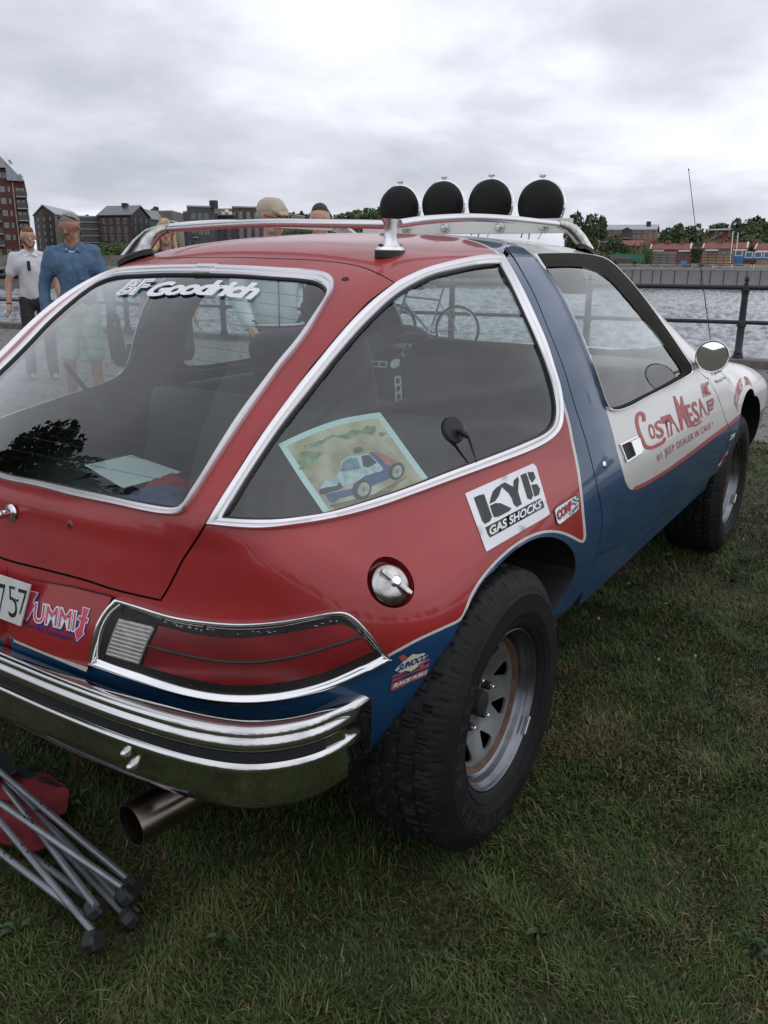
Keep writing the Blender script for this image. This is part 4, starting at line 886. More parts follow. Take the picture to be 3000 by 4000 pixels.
pillow('dashboard',(2.02,0,.86),(.42,1.46,.17),'trim',car,bev=.05)
pillow('instrument_hood',(1.86,.38,.93),(.22,.44,.08),'seat',car,bev=.03)
for y in (-.40,.40): pillow('sun_visor',(1.50,y*.9,1.315),(.17,.30,.016),mat('visor_vinyl',(.20,.22,.22),.7) if y<0 else bpy.data.materials['visor_vinyl'],car,ry=R_(52),bev=.007,seg=2)
pillow('door_trim',(1.35,.80,.70),(1.3,.05,.40),'seat',dp[1],bev=.02,seg=2); pillow('door_trim',(1.35,-.80,.70),(1.3,.05,.40),'seat',dp[0],bev=.02,seg=2)
sw=empty('steering_wheel',(1.60,.37,.905),parent=car); sw.rotation_euler=(0,R_(-62),0)
MB().tube([(.185*math.cos(a),.185*math.sin(a),0) for a in np.linspace(0,2*math.pi,49)[:-1]],.0155,n=10,close=True).build('wheel_ring',['trim'],sw)
MB().lathe([(0,.030),(.022,.030),(.026,.026)],n=24).build('horn_button',['alu'],sw); MB().lathe([(.024,.024),(.045,.022),(.052,.008),(.052,-.03)],n=24).build('wheel_hub',['blk'],sw)
for a in (90,200,-20):
    bm=bmesh.new()
    for k in range(2): bx(bm,(.115*1.0,(-1)**k*.013,.006),(.125,.007,.003))
    for k in range(4): bx(bm,(.056+.039*k,0,.0062),(.012,.026,.003))
    o=link('wheel_spoke',bm_mesh('wheel_spoke',bm),['old'],sw); o.rotation_euler=(0,0,R_(a))
MB().tube([(0,0,-.02),(0,0,-.35)],.035,12).build('steering_column',['blk'],sw)
q1,q2=onp((252,1420),1,.52),onp((400,1600),1,.50); MB().tube([q1,q2],.0075,8).tube([q1*.45+q2*.55,q2],.012,8).build('hatch_strut',['dark'],hatch)
# --- loose things in the car
def flat(name,px,z,m_,th=.0012,**k):
    P=[onp(p,2,z) for p in px]; bm=bmesh.new(); vs=[bm.verts.new(v) for v in P]; f=bm.faces.new(vs); g=bmesh.ops.extrude_face_region(bm,geom=[f]); bmesh.ops.translate(bm,vec=(0,0,th),verts=[v for v in g['geom'] if isinstance(v,bmesh.types.BMVert)])
    return link(name,bm_mesh(name,bm),[m_],None,**k)
flat('paper_sheet',[(330,1818),(512,1778),(708,1845),(480,1908)],.735,'paper',label='blank white sheet of paper lying on the cargo floor behind the rear glass',cat='paper')
def blob(name,c,s,m_,seed,**k):
    bm=bmesh.new(); bmesh.ops.create_icosphere(bm,subdivisions=4,radius=1); r=np.random.default_rng(seed); ph=r.uniform(0,6,6)
    for v in bm.verts:
        x,y,z=v.co; f=1+.10*math.sin(5*x+ph[0])*math.sin(4*y+ph[1])+.07*math.sin(9*y+ph[2]+3*z)+.05*math.sin(13*x+ph[3]); v.co=Vector((x*s[0]*f,y*s[1]*f,max(z*s[2]*f,-.01)))
    o=link(name,bm_mesh(name,bm,True),[m_],None,**k); o.location=c; return o
blob('folded_cloth',onp((655,1915),2,.75),(.07,.05,.04),mat('red_cloth',(.30,.02,.02),.9),3,label='crumpled red cloth at the right end of the rear cargo floor',cat='cloth')
blob('folded_cloth',onp((610,1955),2,.75),(.09,.06,.035),mat('blue_cloth',(.04,.06,.14),.9),4,label='crumpled blue cloth at the lower right corner of the rear glass',cat='cloth')
# printed photograph inside the quarter glass
pq=cF([(222,852),(712,716),(952,1040),(462,1196)]); so_=-.016
sfc=lambda px,off:(lambda P:P+grad(P)*(so_+off))(H3(px))
bow=lambda uv:[(u,v-.055*math.sin(math.pi*u)*(1-v)) for u,v in uv]
edge=[(u,0) for u in np.linspace(0,1,12)]+[(1,1),(0,1)]
pm=bpy.data.materials.new('printed_dirt_scene'); pm.use_nodes=True; t=pm.node_tree; pb=t.nodes['Principled BSDF']; pb.inputs['Roughness'].default_value=.35
g=t.nodes.new('ShaderNodeTexCoord'); n=t.nodes.new('ShaderNodeTexNoise'); n.inputs['Scale'].default_value=14; n.inputs['Detail'].default_value=6; t.links.new(g.outputs['Object'],n.inputs['Vector'])
r=t.nodes.new('ShaderNodeValToRGB'); t.links.new(n.outputs['Fac'],r.inputs[0]); r.color_ramp.elements[0].position=.40; r.color_ramp.elements[0].color=(.42,.33,.20,1); r.color_ramp.elements[1].position=.6; r.color_ramp.elements[1].color=(.66,.56,.40,1); t.links.new(r.outputs[0],pb.inputs['Base Color'])
pr=decal('photo_print',[bow(edge)],pq,mat('print_border',(.66,.80,.80),.3),None,off=0,surf=sfc,label='glossy colour print of a rally car on dirt propped inside the side window',cat='photo print')
decal('print_image',[bow([(.06+.88*u,.07) for u in np.linspace(0,1,10)]+[(.94,.96),(.06,.96)])],pq,pm,pr,off=.0008,surf=sfc)
def uvd(name,polys,m_,off): return decal(name,polys,pq,m_,pr,off=off,step=0,surf=sfc)
gm=mat('print_green',(.22,.30,.14),.4,var=.4,vscale=60)
bl_=lambda cx,cy,rx,ry,s:[(cx+rx*(1+.25*math.sin(3*a+s))*math.cos(a),cy+ry*(1+.3*math.sin(4*a+s*2))*math.sin(a)) for a in np.linspace(0,6.2,18)]
uvd('print_shrubs',[bl_(.17,.28,.12,.075,1),bl_(.28,.16,.10,.035,2),bl_(.62,.17,.11,.04,3),bl_(.80,.18,.08,.05,4),bl_(.11,.37,.06,.03,5),bl_(.45,.13,.06,.022,6),bl_(.88,.27,.04,.025,7)],gm,.0012)
pw,pbk,pbl,prd=mat('print_white',(.50,.62,.66),.4,var=.25,vscale=60),mat('print_black',(.035,.035,.04),.4,var=.5,vscale=60),mat('print_blue',(.045,.09,.24),.4,var=.3,vscale=60),mat('print_red',(.46,.15,.12),.4,var=.3,vscale=80)
def fd(name,polys,m_,off): return decal(name,[cF(p) for p in polys],None,m_,pr,off=off,step=0,surf=sfc)
el=lambda x,y,rx,ry,t=20:[(x+rx*math.cos(a)-.25*ry*math.sin(a),y+ry*math.sin(a)+.12*rx*math.cos(a)) for a in np.linspace(0,6.0,t)]
fd('print_shade',[[(470,1138),(560,1118),(680,1088),(800,1020),(835,1008),(720,1105),(520,1168)]],mat('print_shade',(.22,.17,.10),.5,var=.3,vscale=60),.0012)
fd('print_car_blue',[[(455,1090),(580,1062),(590,1030),(640,1000),(722,970),(690,935),(655,905),(674,898),(715,932),(742,960),(768,955),(806,968),(800,985),(750,1018),(665,1055),(640,1078),(520,1108),(492,1130),(472,1122)]],pbl,.0015)
fd('print_car_body',[[(430,1060),(455,1028),(505,1008),(515,985),(528,940),(560,920),(620,910),(657,905),(690,935),(722,973),(716,984),(640,1005),(590,1040),(520,1056),(440,1078)]],pw,.0018)
fd('print_car_red',[[(672,898),(700,895),(760,925),(800,952),(806,968),(768,955),(742,960),(715,932)]],prd,.0020)
fd('print_windscreen',[[(524,985),(535,945),(565,928),(604,924),(614,972),(560,984)]],mat('print_glass',(.16,.25,.33),.4,var=.3,vscale=60),.0021)
fd('print_car_dark',[[(622,918),(658,911),(694,946),(652,968),(630,964)],[(425,1070),(440,1063),(530,1047),(533,1062),(452,1088),(430,1090)],[(510,1040),(524,1038),(530,1062),(516,1066)],el(624,1068,42,46),el(786,984,33,40),[(785,962),(805,962),(806,970),(788,972)]],pbk,.0023)
fd('print_wheel',[el(631,1068,27,32),el(787,986,22,28)],mat('print_wheel',(.44,.42,.35),.4,var=.2,vscale=80),.0026)
fd('print_wheel_hub',[el(632,1068,9,12,10),el(788,986,8,11,10)],mat('print_hub',(.25,.24,.20),.4),.0028)
text('print_number','603',[tuple(p) for p in homog(pq)([(.555,.335),(.635,.335),(.635,.40),(.555,.40)])],pbk,pr,off=.0024,surf=sfc,bold=.02)
# suction-mounted whip aerial on the quarter glass
Ma=frame(px=cF([(1033,805)])[0],off=.002)
ga=empty('glass_aerial',label='black round suction pad with a short whip stuck to the side window',cat='antenna'); ga.matrix_world=Ma
MB().lathe([(0,.004),(.030,.003),(.033,0),(.030,-.002),(0,-.002)],n=28).build('suction_pad',['rubber'],ga)
wp0=H3([cF([(1040,812)])[0]])[0]; wp1=H3([cF([(1072,850)])[0]])[0]; wp2=H3([cF([(1136,972)])[0]])[0]
I_=Ma.inverted(); loc=[np.array(I_@Vector(tuple(w))) for w in (wp0,wp1,wp2)]; 
for i,zz_ in enumerate((.012,.022,.016)): loc[i][2]=zz_
MB().tube([loc[0],loc[1]],[.010,.006],10).build('aerial_base',['rubber'],ga); MB().tube([loc[1],loc[2]],[.0035,.0008],8).build('whip',['rubber'],ga)
# --- roof rack
rk_=empty('roof_rack',parent=car); zz=lambda x,y:float(lift('A',todom('A',np.array([[x,y,1.45]])))[0,2])
xr,yr=.275,.43; zt_=1.468
_sp=[onp(p,1,y) for p,y in (((1560,874),-.432),((1632,863),-.443),((1701,856),-.453),((1822,850),-.468),((1912,852),-.478),((2003,858),-.485),((2093,867),-.487),((2178,876),-.487))]
side_=lambda s:[(float(p[0]),s*-float(p[1]),float(p[2])) for p in _sp]; fe=_sp[-1]
cross=[tuple(onp(p,0,x)) for p,x in (((660,893),.245),((760,886),.243),((881,878),.242),((1062,871),.242),((1242,873),.248),((1370,875),.258),((1480,877),.272))]+[(.285,-yr+.004,float(onp((1500,877),1,-yr)[2]))]
MB().tube(cat(cross,6),.0115,14).build('cross_tube',['alu'],rk_)
for s in (-1,1):
    MB().tube(cat(side_(s),6),.0115,14).build('side_tube',['alu'],rk_)
    K=16
    if s>0:
        q1_=onp((660,893),0,.245); q0_=np.array([.20,.455,zz(.20,.455)+.006]); V=[]
        for t_,a_,b_ in [(0,.0125,.0125),(.25,.018,.013),(.5,.028,.015),(.75,.042,.017),(1,.060,.022)]:
            c_=q1_*(1-t_)+q0_*t_+np.array([0,0,.018*math.sin(math.pi*t_)]); dv=np.array([0,t_,(1-t_)],float); dv/=np.linalg.norm(dv)
            for j in range(K): th=2*math.pi*j/K; V.append(c_+dv*a_*math.cos(th)+np.array([b_*math.sin(th),0,0]))
        MB().add(V,[(i*K+j,i*K+(j+1)%K,(i+1)*K+(j+1)%K,(i+1)*K+j) for i in range(4) for j in range(K)]+[tuple(4*K+j for j in range(K-1,-1,-1))]).build('rack_swept_foot',['old'],rk_,ang=70)
        MB().lathe([(0,.006),(.9,.006),(1,.002),(1,-.012)],n=24).build('rack_gasket',['rubber'],rk_).matrix_world=Matrix.Translation(tuple(q0_-np.array([0,0,.006])))@Matrix.Rotation(R_(-16),4,'X')@Matrix.Diagonal((.035,.078,1,1))
    # corner post: lofted flat stem from a foot up to the tube
    if s<0:
        zb=zz(xr,s*yr); V=[];K=16; secs=[(0,.050,.016,0),(.012,.030,.013,0),(.030,.022,.012,0),(.055,.021,.012,0),(.072,.028,.0125,0),(.083,.046,.0125,.0)]
        for h_,a_,b_,_ in secs:
            for j in range(K): th=2*math.pi*j/K; V.append((xr+a_*abs(math.cos(th))**.8*np.sign(math.cos(th)),s*yr+b_*math.sin(th)*1.0,zb+.010+h_*(zt_-zb-.004)/.083))
        Fs=[(i*K+j,i*K+(j+1)%K,(i+1)*K+(j+1)%K,(i+1)*K+j) for i in range(len(secs)-1) for j in range(K)]+[tuple(range(K)),tuple((len(secs)-1)*K+j for j in range(K-1,-1,-1))]
        MB().add(V,Fs).build('rack_post',['alu'],rk_,ang=70)
        Mf_=Matrix.Translation((xr,s*yr,zb))
        MB().lathe([(0,.013),(.7,.013),(.9,.010),(1,.004),(1,-.012)],n=24).build('rack_foot',['chrome'],rk_).matrix_world=Matrix.Translation((xr,s*yr,zb))@Matrix.Diagonal((.062,.023,1,1))
        MB().lathe([(1.04,.002),(1.05,-.004),(1.05,-.016),(1,-.016)],n=24).build('rack_gasket',['rubber'],rk_).matrix_world=Matrix.Translation((xr,s*yr,zb))@Matrix.Diagonal((.062,.023,1,1))
        for q in (-.045,.045): MB().lathe([(0,.018),(.006,.017),(.0075,.012)],(xr+q,s*yr,zb),n=12).build('rack_screw',['blk'],rk_)
    # swept front foot
    x1=1.52; zf=zz(x1,s*.50); p0=np.array([fe[0],s*-fe[1],fe[2]]); V=[]; secs=[(0,.0125,.0125),(.25,.018,.013),(.5,.030,.014),(.75,.046,.015),(1,.070,.018)]
    p1=np.array([x1,s*.505,zf+.006])
    for t_,a_,b_ in secs:
        c_=p0*(1-t_)+p1*t_+np.array([0,0,.022*math.sin(math.pi*t_)]); 
        dirx=np.array([t_,0,(1-t_)],float); dirx/=np.linalg.norm(dirx)
        for j in range(K): th=2*math.pi*j/K; V.append(c_+dirx*a_*math.cos(th)+np.array([0,b_*math.sin(th),0]))
    MB().add(V,[(i*K+j,i*K+(j+1)%K,(i+1)*K+(j+1)%K,(i+1)*K+j) for i in range(len(secs)-1) for j in range(K)]+[tuple((len(secs)-1)*K+j for j in range(K-1,-1,-1))]).build('rack_front_foot',['old'],rk_,ang=70)
    MB().lathe([(0,.006),(.9,.006),(1,.002),(1,-.010)],n=24).build('rack_gasket',['rubber'],rk_).matrix_world=Matrix.Translation((x1,s*.505,zf))@Matrix.Rotation(R_(14),4,'Y')@Matrix.Diagonal((.09,.026,1,1))
# --- light bar
lb=empty('light_bar',parent=car)
link('bar_beam',box_me('bar_beam',(1.47,0,1.492),(.035,.92,.052),bev=.004),['white'],lb)
for y in (-.30,-.12,.12,.30): 
    o=MB().lathe([(0,.022),(.010,.021),(.014,.016),(.014,.006),(.019,.005),(.019,0)],n=16).build('bar_bolt',['old'],lb); o.location=(1.452,y-.06,1.488); o.rotation_euler=(0,R_(-90),0)
for px in ((1560,815),(1730,800),(1914,795),(2112,800)):
    P_=onp(px,0,1.56); lm=empty('spot_lamp',P_,parent=lb); lm.rotation_euler=(0,R_(90),R_(3))
    MB().lathe([(0,-.060),(.030,-.057),(.060,-.047),(.082,-.028),(.090,-.010),(.0915,0),(.0915,.004)],n=40).build('lamp_shell',['cover'],lm); 
    MB().lathe([(.0915,.002),(.0955,.003),(.0965,.010),(.0955,.018),(.0915,.020),(.088,.014)],n=40).build('lamp_rim',['chrome'],lm)
    MB().lathe([(0,.040),(.05,.034),(.085,.018)],n=32).build('lamp_cover',['cover'],lm)
    MB().box((-.099,0,.008),(.012,.012,.010)).tube([(-.105,-.013,.008),(-.105,.013,.008)],.0045,8).build('rim_clamp',['old'],lm)
    MB().tube([(.088,.03,-.02),(.125,.02,-.06)],.0035,6).tube([(.088,-.03,-.02),(.125,-.02,-.06)],.0035,6).build('lamp_bracket',['alu'],lm)
    MB().tube([(.06,.01,-.06),(.10,.035,-.085),(.12,.05,-.06)],.0025,6).build('lamp_wire',['blk'],lm)
# --- door mirror
mr=empty('door_mirror',parent=car); mc=onp((2782,1393),1,-.955); nrm=(CAM-mc)/np.linalg.norm(CAM-mc); nrm=nrm*1.0+np.array([.02,.04,-.015]); nrm/=np.linalg.norm(nrm)
nrm[2]-=.05; nrm/=np.linalg.norm(nrm); t_=np.cross([0,0,1.],nrm); t_/=np.linalg.norm(t_); b_=np.cross(nrm,t_); Mm=Matrix([[t_[i],b_[i],nrm[i],mc[i]] for i in range(3)]+[[0,0,0,1]])
o=MB().lathe([(0,-.014),(.035,-.012),(.052,-.006),(.060,.0),(.0615,.004),(.060,.0065),(.056,.0062),(.0545,.004)],n=44).build('mirror_rim',['chrome'],mr); o.matrix_world=Mm
o=MB().lathe([(0,.0045),(.0552,.0042)],n=44).build('mirror_face',['mirror'],mr,smooth=False); o.matrix_world=Mm
m0=H3([(2712,1425)])[0]; m1=mc-nrm*.012
MB().tube([m0,m0*.6+m1*.4+np.array([0,0,.004]),m1],.0055,10).build('mirror_arm',['chrome'],mr); bm=bmesh.new(); bx(bm,tuple(m0+np.array([.0,-.015,.008])),(.05,.03,.038),rz=.2,bev=.005); bx(bm,tuple(m0*.8+m1*.2+np.array([0,-.004,.01])),(.022,.022,.022),rz=.5,bev=.004); link('mirror_mount',bm_mesh('mirror_mount',bm,True,35),['chrome'],mr)
# --- wing aerial
a0=onp((2778,1345),0,2.52); a1=onp((2690,665),0,2.40)
an=empty('wing_aerial',parent=car); MB().tube([a0-np.array([0,0,.05]),a0*.985+a1*.015,a0*.93+a1*.07],[.007,.0065,.0045],10).build('aerial_socket',['old'],an)
MB().tube([a0*.95+a1*.05,a0*.5+a1*.5+np.array([.01,.006,0]),a1],[.0022,.0018,.0014],6).build('aerial_mast',['blk'],an)
MB().tube([a1,a1+np.array([0,0,.006])],.0035,8).build('aerial_tip',['blk'],an)
# ================================================================ GROUND, QUAY, WATER
def poly(name,pts,z,m_,kind='structure',**k):
    bm=bmesh.new(); vs=[bm.verts.new((x,y,z)) for x,y in pts]; bm.faces.new(vs); bmesh.ops.triangulate(bm,faces=bm.faces); me=bpy.data.meshes.new(name); bm.normal_update(); bm.to_mesh(me); bm.free()
    return link(name,me,[m_],None,kind=kind,**k)
M['soil']=mat('lawn_thatch',(.030,.036,.014),.95,col2=(.058,.046,.022),vscale=2.2,vlo=.4,vhi=.62,bump=.8,bscale=45,det=8)
M['gravel']=mat('grey_gravel',(.20,.19,.18),.9,col2=(.135,.125,.115),vscale=14,vlo=.3,vhi=.7,bump=.7,bscale=70,det=8)
M['kerb']=mat('weathered_kerb_stone',(.15,.135,.12),.9,var=.3,vscale=6,bump=.4,bscale=30)
M['conc']=mat('quay_concrete',(.255,.25,.24),.9,var=.18,vscale=.6,bump=.2,bscale=8,stretch=(1,1,.25))
M['concd']=mat('damp_quay_concrete',(.165,.16,.155),.9,var=.15,vscale=.8)
M['stone']=mat('old_quay_masonry',(.17,.165,.15),.9,var=.3,vscale=1.2,bump=.3,bscale=4)
KA=np.array([10.172,.263]); KB=np.array([8.412,13.54]); ku=(KB-KA)/np.linalg.norm(KB-KA); kn=np.array([ku[1],-ku[0]]); kn=kn if kn[0]>0 else -kn
k0=KA-ku*400; k1=KA+ku*300
gb=[(5.42,-400),(5.42,-.9),(5.30,-.2),(4.3,1.2),(2.6,2.4),(-1,3.2),(-400,18)]
poly('lawn',[(-400,-400)]+gb,0,'soil')
poly('gravel_path',gb+[(-400,300),tuple(k1+kn*.0)]+[tuple(k0)],-.004,'gravel')
# kerb stones, one object each near, the rest as long stones
kb=0
tt_=-20.
stone_me=box_me('kerb_stone',(0,0,0),(.34,1.19,.62),bev=.015); stone_me.materials.append(M['kerb'])
while tt_<26:
    p=KA+ku*tt_+kn*.17; o=bpy.data.objects.new('kerb_stone',stone_me); C.objects.link(o); o.location=(p[0],p[1],-.21+rng.normal()*.004); o.rotation_euler=(0,0,math.atan2(ku[1],ku[0])-math.pi/2+rng.normal()*.004)
    if kb==0: kerb=empty('kerb',(0,0,0)); kerb['kind']='structure'; kb=1
    o.parent=kerb; tt_+=1.2
link('quay_face',box_me('quay_face',(0,0,0),(.5,700,2.4)),['stone'],None,kind='structure'); q_=bpy.data.objects['quay_face']; p=KA+ku*15+kn*.30; q_.location=(p[0]-kn[0]*.05,p[1],-1.34); q_.rotation_euler=(0,0,math.atan2(ku[1],ku[0])-math.pi/2)
# water
wm=bpy.data.materials.new('harbour_water'); wm.use_nodes=True; t=wm.node_tree; pb=t.nodes['Principled BSDF']; pb.inputs['Base Color'].default_value=(.10,.108,.12,1); pb.inputs['Roughness'].default_value=.16; pb.inputs['IOR'].default_value=1.33
g=t.nodes.new('ShaderNodeTexCoord'); mp=t.nodes.new('ShaderNodeMapping'); mp.inputs['Rotation'].default_value=(0,0,R_(33)); mp.inputs['Scale'].default_value=(1.5,.55,1); t.links.new(g.outputs['Object'],mp.inputs[0]); prev=None
for sc_,st_,di in ((7,.25,.006),):
    n=t.nodes.new('ShaderNodeTexNoise'); n.inputs['Scale'].default_value=sc_; n.inputs['Detail'].default_value=5; n.inputs['Distortion'].default_value=.6; t.links.new(mp.outputs[0],n.inputs['Vector'])
    b=t.nodes.new('ShaderNodeBump'); b.inputs['Strength'].default_value=st_; b.inputs['Distance'].default_value=di*4; t.links.new(n.outputs['Fac'],b.inputs['Height'])
    if prev: t.links.new(prev,b.inputs['Normal'])
    prev=b.outputs[0]
t.links.new(prev,pb.inputs['Normal']); M['water']=wm
ZW=-1.55
def water():
    na,nr=760,420; A_=np.linspace(YAW-.55,YAW+.55,na); r=10.5*np.exp(np.linspace(0,math.log(140/10.5),nr)); X=CAM[0]+r[:,None]*np.cos(A_)[None]; Y=CAM[1]+r[:,None]*np.sin(A_)[None]; Z=np.zeros_like(X); q=np.random.default_rng(3); w0=YAW+math.pi*.96
    for k in range(46):
        lam=.42*1.052**k; th=w0+q.normal(0,.26); kk=2*math.pi/lam; amp=.0058*lam**.9; ph=q.uniform(0,6.28); s_=np.sin((X*math.cos(th)+Y*math.sin(th))*kk+ph+1.3*np.sin(X*.31+Y*.23*k)); cell=(r[:,None]*(math.log(140/10.5)/nr)); Z+=amp*(s_*.8-.3*np.abs(s_))*np.clip(lam/(2.2*cell)-.5,0,1)
    V=np.stack([X,Y,Z+ZW],-1).reshape(-1,3); idx=np.arange(na*nr).reshape(nr,na); Q=np.stack([idx[:-1,:-1],idx[:-1,1:],idx[1:,1:],idx[1:,:-1]],-1).reshape(-1,4); cxy=V[Q].mean(1)[:,:2]; kp=((cxy-KA)@kn)>.5; Q=Q[kp]
    me=bpy.data.meshes.new('water'); me.vertices.add(len(V)); me.vertices.foreach_set('co',V.reshape(-1)); me.loops.add(Q.size); me.loops.foreach_set('vertex_index',Q.reshape(-1)); me.polygons.add(len(Q)); me.polygons.foreach_set('loop_start',np.arange(len(Q))*4); me.update(calc_edges=True); me.polygons.foreach_set('use_smooth',[True]*len(Q))
    link('water',me,['water'],None,kind='structure')
water()
poly('water',[tuple(KA-ku*300),tuple(KA-ku*300+kn*900),tuple(KA+ku*900+kn*900),tuple(KA+ku*900)],ZW-.16,'water')
# ---- grass
def grass():
    dens=[(1.0,2.3,38000),(2.3,3.4,19000),(3.4,5.0,10000),(5.0,8.0,4600)]; P=[]
    for d0,d1,de in dens:
        a0,a1=YAW-.62,YAW+.60; ar=(d1*d1-d0*d0)/2*(a1-a0); n=int(ar*de); r=np.sqrt(rng.uniform(d0*d0,d1*d1,n)); a=rng.uniform(a0,a1,n); P.append(np.stack([CAM[0]+r*np.cos(a),CAM[1]+r*np.sin(a),r],-1))
    for a0,a1 in ((YAW-1.75,YAW-.62),(YAW+.60,YAW+1.9)):
        for d0,d1,de in ((.2,3.2,9000),(3.2,5.5,3500),(5.5,9.,1500)):
            n=int((d1*d1-d0*d0)/2*(a1-a0)*de); r=np.sqrt(rng.uniform(d0*d0,d1*d1,n)); a=rng.uniform(a0,a1,n); P.append(np.stack([CAM[0]+r*np.cos(a),CAM[1]+r*np.sin(a),np.maximum(r,2.6)],-1))
    n=int(1.0*1.2*9000); r=np.sqrt(rng.uniform(.04,1.05,n)); a=rng.uniform(YAW-.62,YAW+.6,n); P.append(np.stack([CAM[0]+r*np.cos(a),CAM[1]+r*np.sin(a),r*0+2.6],-1))
    P=np.vstack(P); k=pip(P[:,:2],[(-400,-400)]+gb); edge=(P[:,0]>5.1)&(rng.random(len(P))<.5); P=P[k&~edge]
    far=P[:,2]; n=len(P)
    def vn(x,y,s,seed):
        r_=np.random.default_rng(seed); G=r_.random((64,64)); u=(x*s)%63; v=(y*s)%63; i=u.astype(int);j=v.astype(int); fu=u-i;fv=v-j; fu=fu*fu*(3-2*fu);fv=fv*fv*(3-2*fv); i2=(i+1)%64;j2=(j+1)%64
        return (G[i,j]*(1-fu)+G[i2,j]*fu)*(1-fv)+(G[i,j2]*(1-fu)+G[i2,j2]*fu)*fv
    x,y=P[:,0]+50,P[:,1]+50
    n1=vn(x,y,1.3,1)*.6+vn(x,y,4.,2)*.4; n2=vn(x,y,9,3); n3=vn(x,y,2.1,4)*.5+vn(x,y,7,6)*.5; lean=vn(x,y,3,5)*6.28*2
    hgt=(.011+.020*rng.random(n)**1.4)*(.65+.8*n2)*(1+.05*far); hgt*=np.where(rng.random(n)<.06,1.6,1)
    wid=(.0009+.0010*rng.random(n))*(1+.16*np.maximum(far-1.5,0)); az_=np.where(rng.random(n)<.55,lean+rng.normal(0,.7,n),rng.uniform(0,6.283,n)); bend=rng.uniform(.25,1.25,n)
    dry=(n1>.55)*.30+.11+.34*np.clip((n3-.55)*5,0,1); isd=rng.random(n)<dry; bend=np.where(isd,bend+.5,bend)
    dx,dy=np.cos(az_),np.sin(az_); px_,py_=-dy,dx
    V=np.zeros((n,7,3)); ts=[0,.4,.75,1.]; 
    for j,t_ in enumerate(ts):
        ang=bend*t_*1.0; L_=hgt*t_; cx_=L_*np.sin(ang)*dx; cy_=L_*np.sin(ang)*dy; cz_=L_*np.cos(ang*.9)-.002; w_=wid*(1,.9,.6,0)[j]
        if j<3: V[:,2*j]=np.stack([P[:,0]+cx_+px_*w_,P[:,1]+cy_+py_*w_,cz_],-1); V[:,2*j+1]=np.stack([P[:,0]+cx_-px_*w_,P[:,1]+cy_-py_*w_,cz_],-1)
        else: V[:,6]=np.stack([P[:,0]+cx_,P[:,1]+cy_,cz_],-1)
    b=np.arange(n)[:,None]*7; Q=np.concatenate([b+np.array([0,1,3,2]),b+np.array([2,3,5,4])],0); T=b+np.array([4,5,6])
    me=bpy.data.meshes.new('grass'); nv=n*7; nl=Q.size+T.size; npo=len(Q)+len(T); me.vertices.add(nv); me.vertices.foreach_set('co',V.reshape(-1)); me.loops.add(nl); me.loops.foreach_set('vertex_index',np.concatenate([Q.reshape(-1),T.reshape(-1)]))
    me.polygons.add(npo); ls=np.concatenate([np.arange(len(Q))*4,Q.size+np.arange(len(T))*3]); me.polygons.foreach_set('loop_start',ls); me.update(calc_edges=True)
    g1=np.array([.022,.050,.011]);g2=np.array([.082,.118,.029]);g3=np.array([.25,.19,.09]);u=rng.random(n)[:,None]; mixg=np.clip(n2*1.1-.1,0,1)[:,None]*.6+u*.4; col=g1*(1-mixg)+g2*mixg; col=np.where(isd[:,None],g3*(.30+.60*u),col)
    ca=me.color_attributes.new('tint','FLOAT_COLOR','POINT'); cc=np.ones((n,7,4)); cc[:,:,:3]=col[:,None]*np.array([.75,.75,.9,.9,1,1,1.1])[None,:,None]*0+col[:,None]; ca.data.foreach_set('color',cc.reshape(-1))
    gm_=bpy.data.materials.new('grass_blades'); gm_.use_nodes=True; t=gm_.node_tree; pb=t.nodes['Principled BSDF']; at=t.nodes.new('ShaderNodeAttribute'); at.attribute_name='tint'; t.links.new(at.outputs['Color'],pb.inputs['Base Color']); pb.inputs['Roughness'].default_value=.6; pb.inputs['Specular IOR Level'].default_value=.3
    o=link('grass',me,[gm_],None,kind='stuff',label='short mown lawn with dry straw patches under and around the car',cat='grass'); print('blades',n)
grass()
cl=MB(); nlo=0
for i in range(30):
    r=rng.uniform(2.2,6.5); a=YAW+rng.uniform(-.55,.30) if i%3 else YAW+rng.uniform(-.5,-.30); x,y=CAM[0]+r*math.cos(a),CAM[1]+r*math.sin(a)
    if x>5.2: continue
    cl.lathe([(0,.006),(.004,.005),(.006,0),(.004,-.005),(0,-.006)],(x,y,.035+.01*rng.random()),n=6)
cl.build('clover_flowers',[mat('clover_white',(.30,.28,.24),.8)],None,kind='stuff',label='scattered small white clover flowers in the lawn',cat='flowers')
wl_=MB()
for i in range(45):
    r=rng.uniform(1.3,5.2); a=YAW+rng.uniform(-.55,.5); x,y=CAM[0]+r*math.cos(a),CAM[1]+r*math.sin(a)
    if x>5: continue
    for k in range(rng.integers(3,7)):
        b=rng.uniform(0,6.28); l_=rng.uniform(.014,.042); w=l_*.28; d=np.array([math.cos(b),math.sin(b)]); n_=np.array([-d[1],d[0]]); z0=.018+rng.random()*.01
        pt=lambda s,q,z:(x+d[0]*l_*s+n_[0]*w*q,y+d[1]*l_*s+n_[1]*w*q,z0+z)
        wl_.add([pt(0,0,-.01),pt(.4,-.8,.012),pt(.8,-.7,.014),pt(1.1,0,.004),pt(.8,.7,.014),pt(.4,.8,.012),pt(.6,0,.006)],[(0,1,6),(1,2,6),(2,3,6),(3,4,6),(4,5,6),(5,0,6)])
wl_.build('broad_leaf_weeds',[mat('weed_leaf',(.030,.060,.016),.55,var=.4,vscale=30)],None,kind='stuff',label='low broad-leaved weeds between the grass blades',cat='weeds')
pb_=MB()
for i in range(1500):
    x=rng.uniform(5.1,10); y=rng.uniform(-2.5,.9); s=rng.uniform(.004,.014); a=rng.uniform(0,3)
    pb_.box((x,y,s*.25),(s*2,s*1.5,s),rz=a)
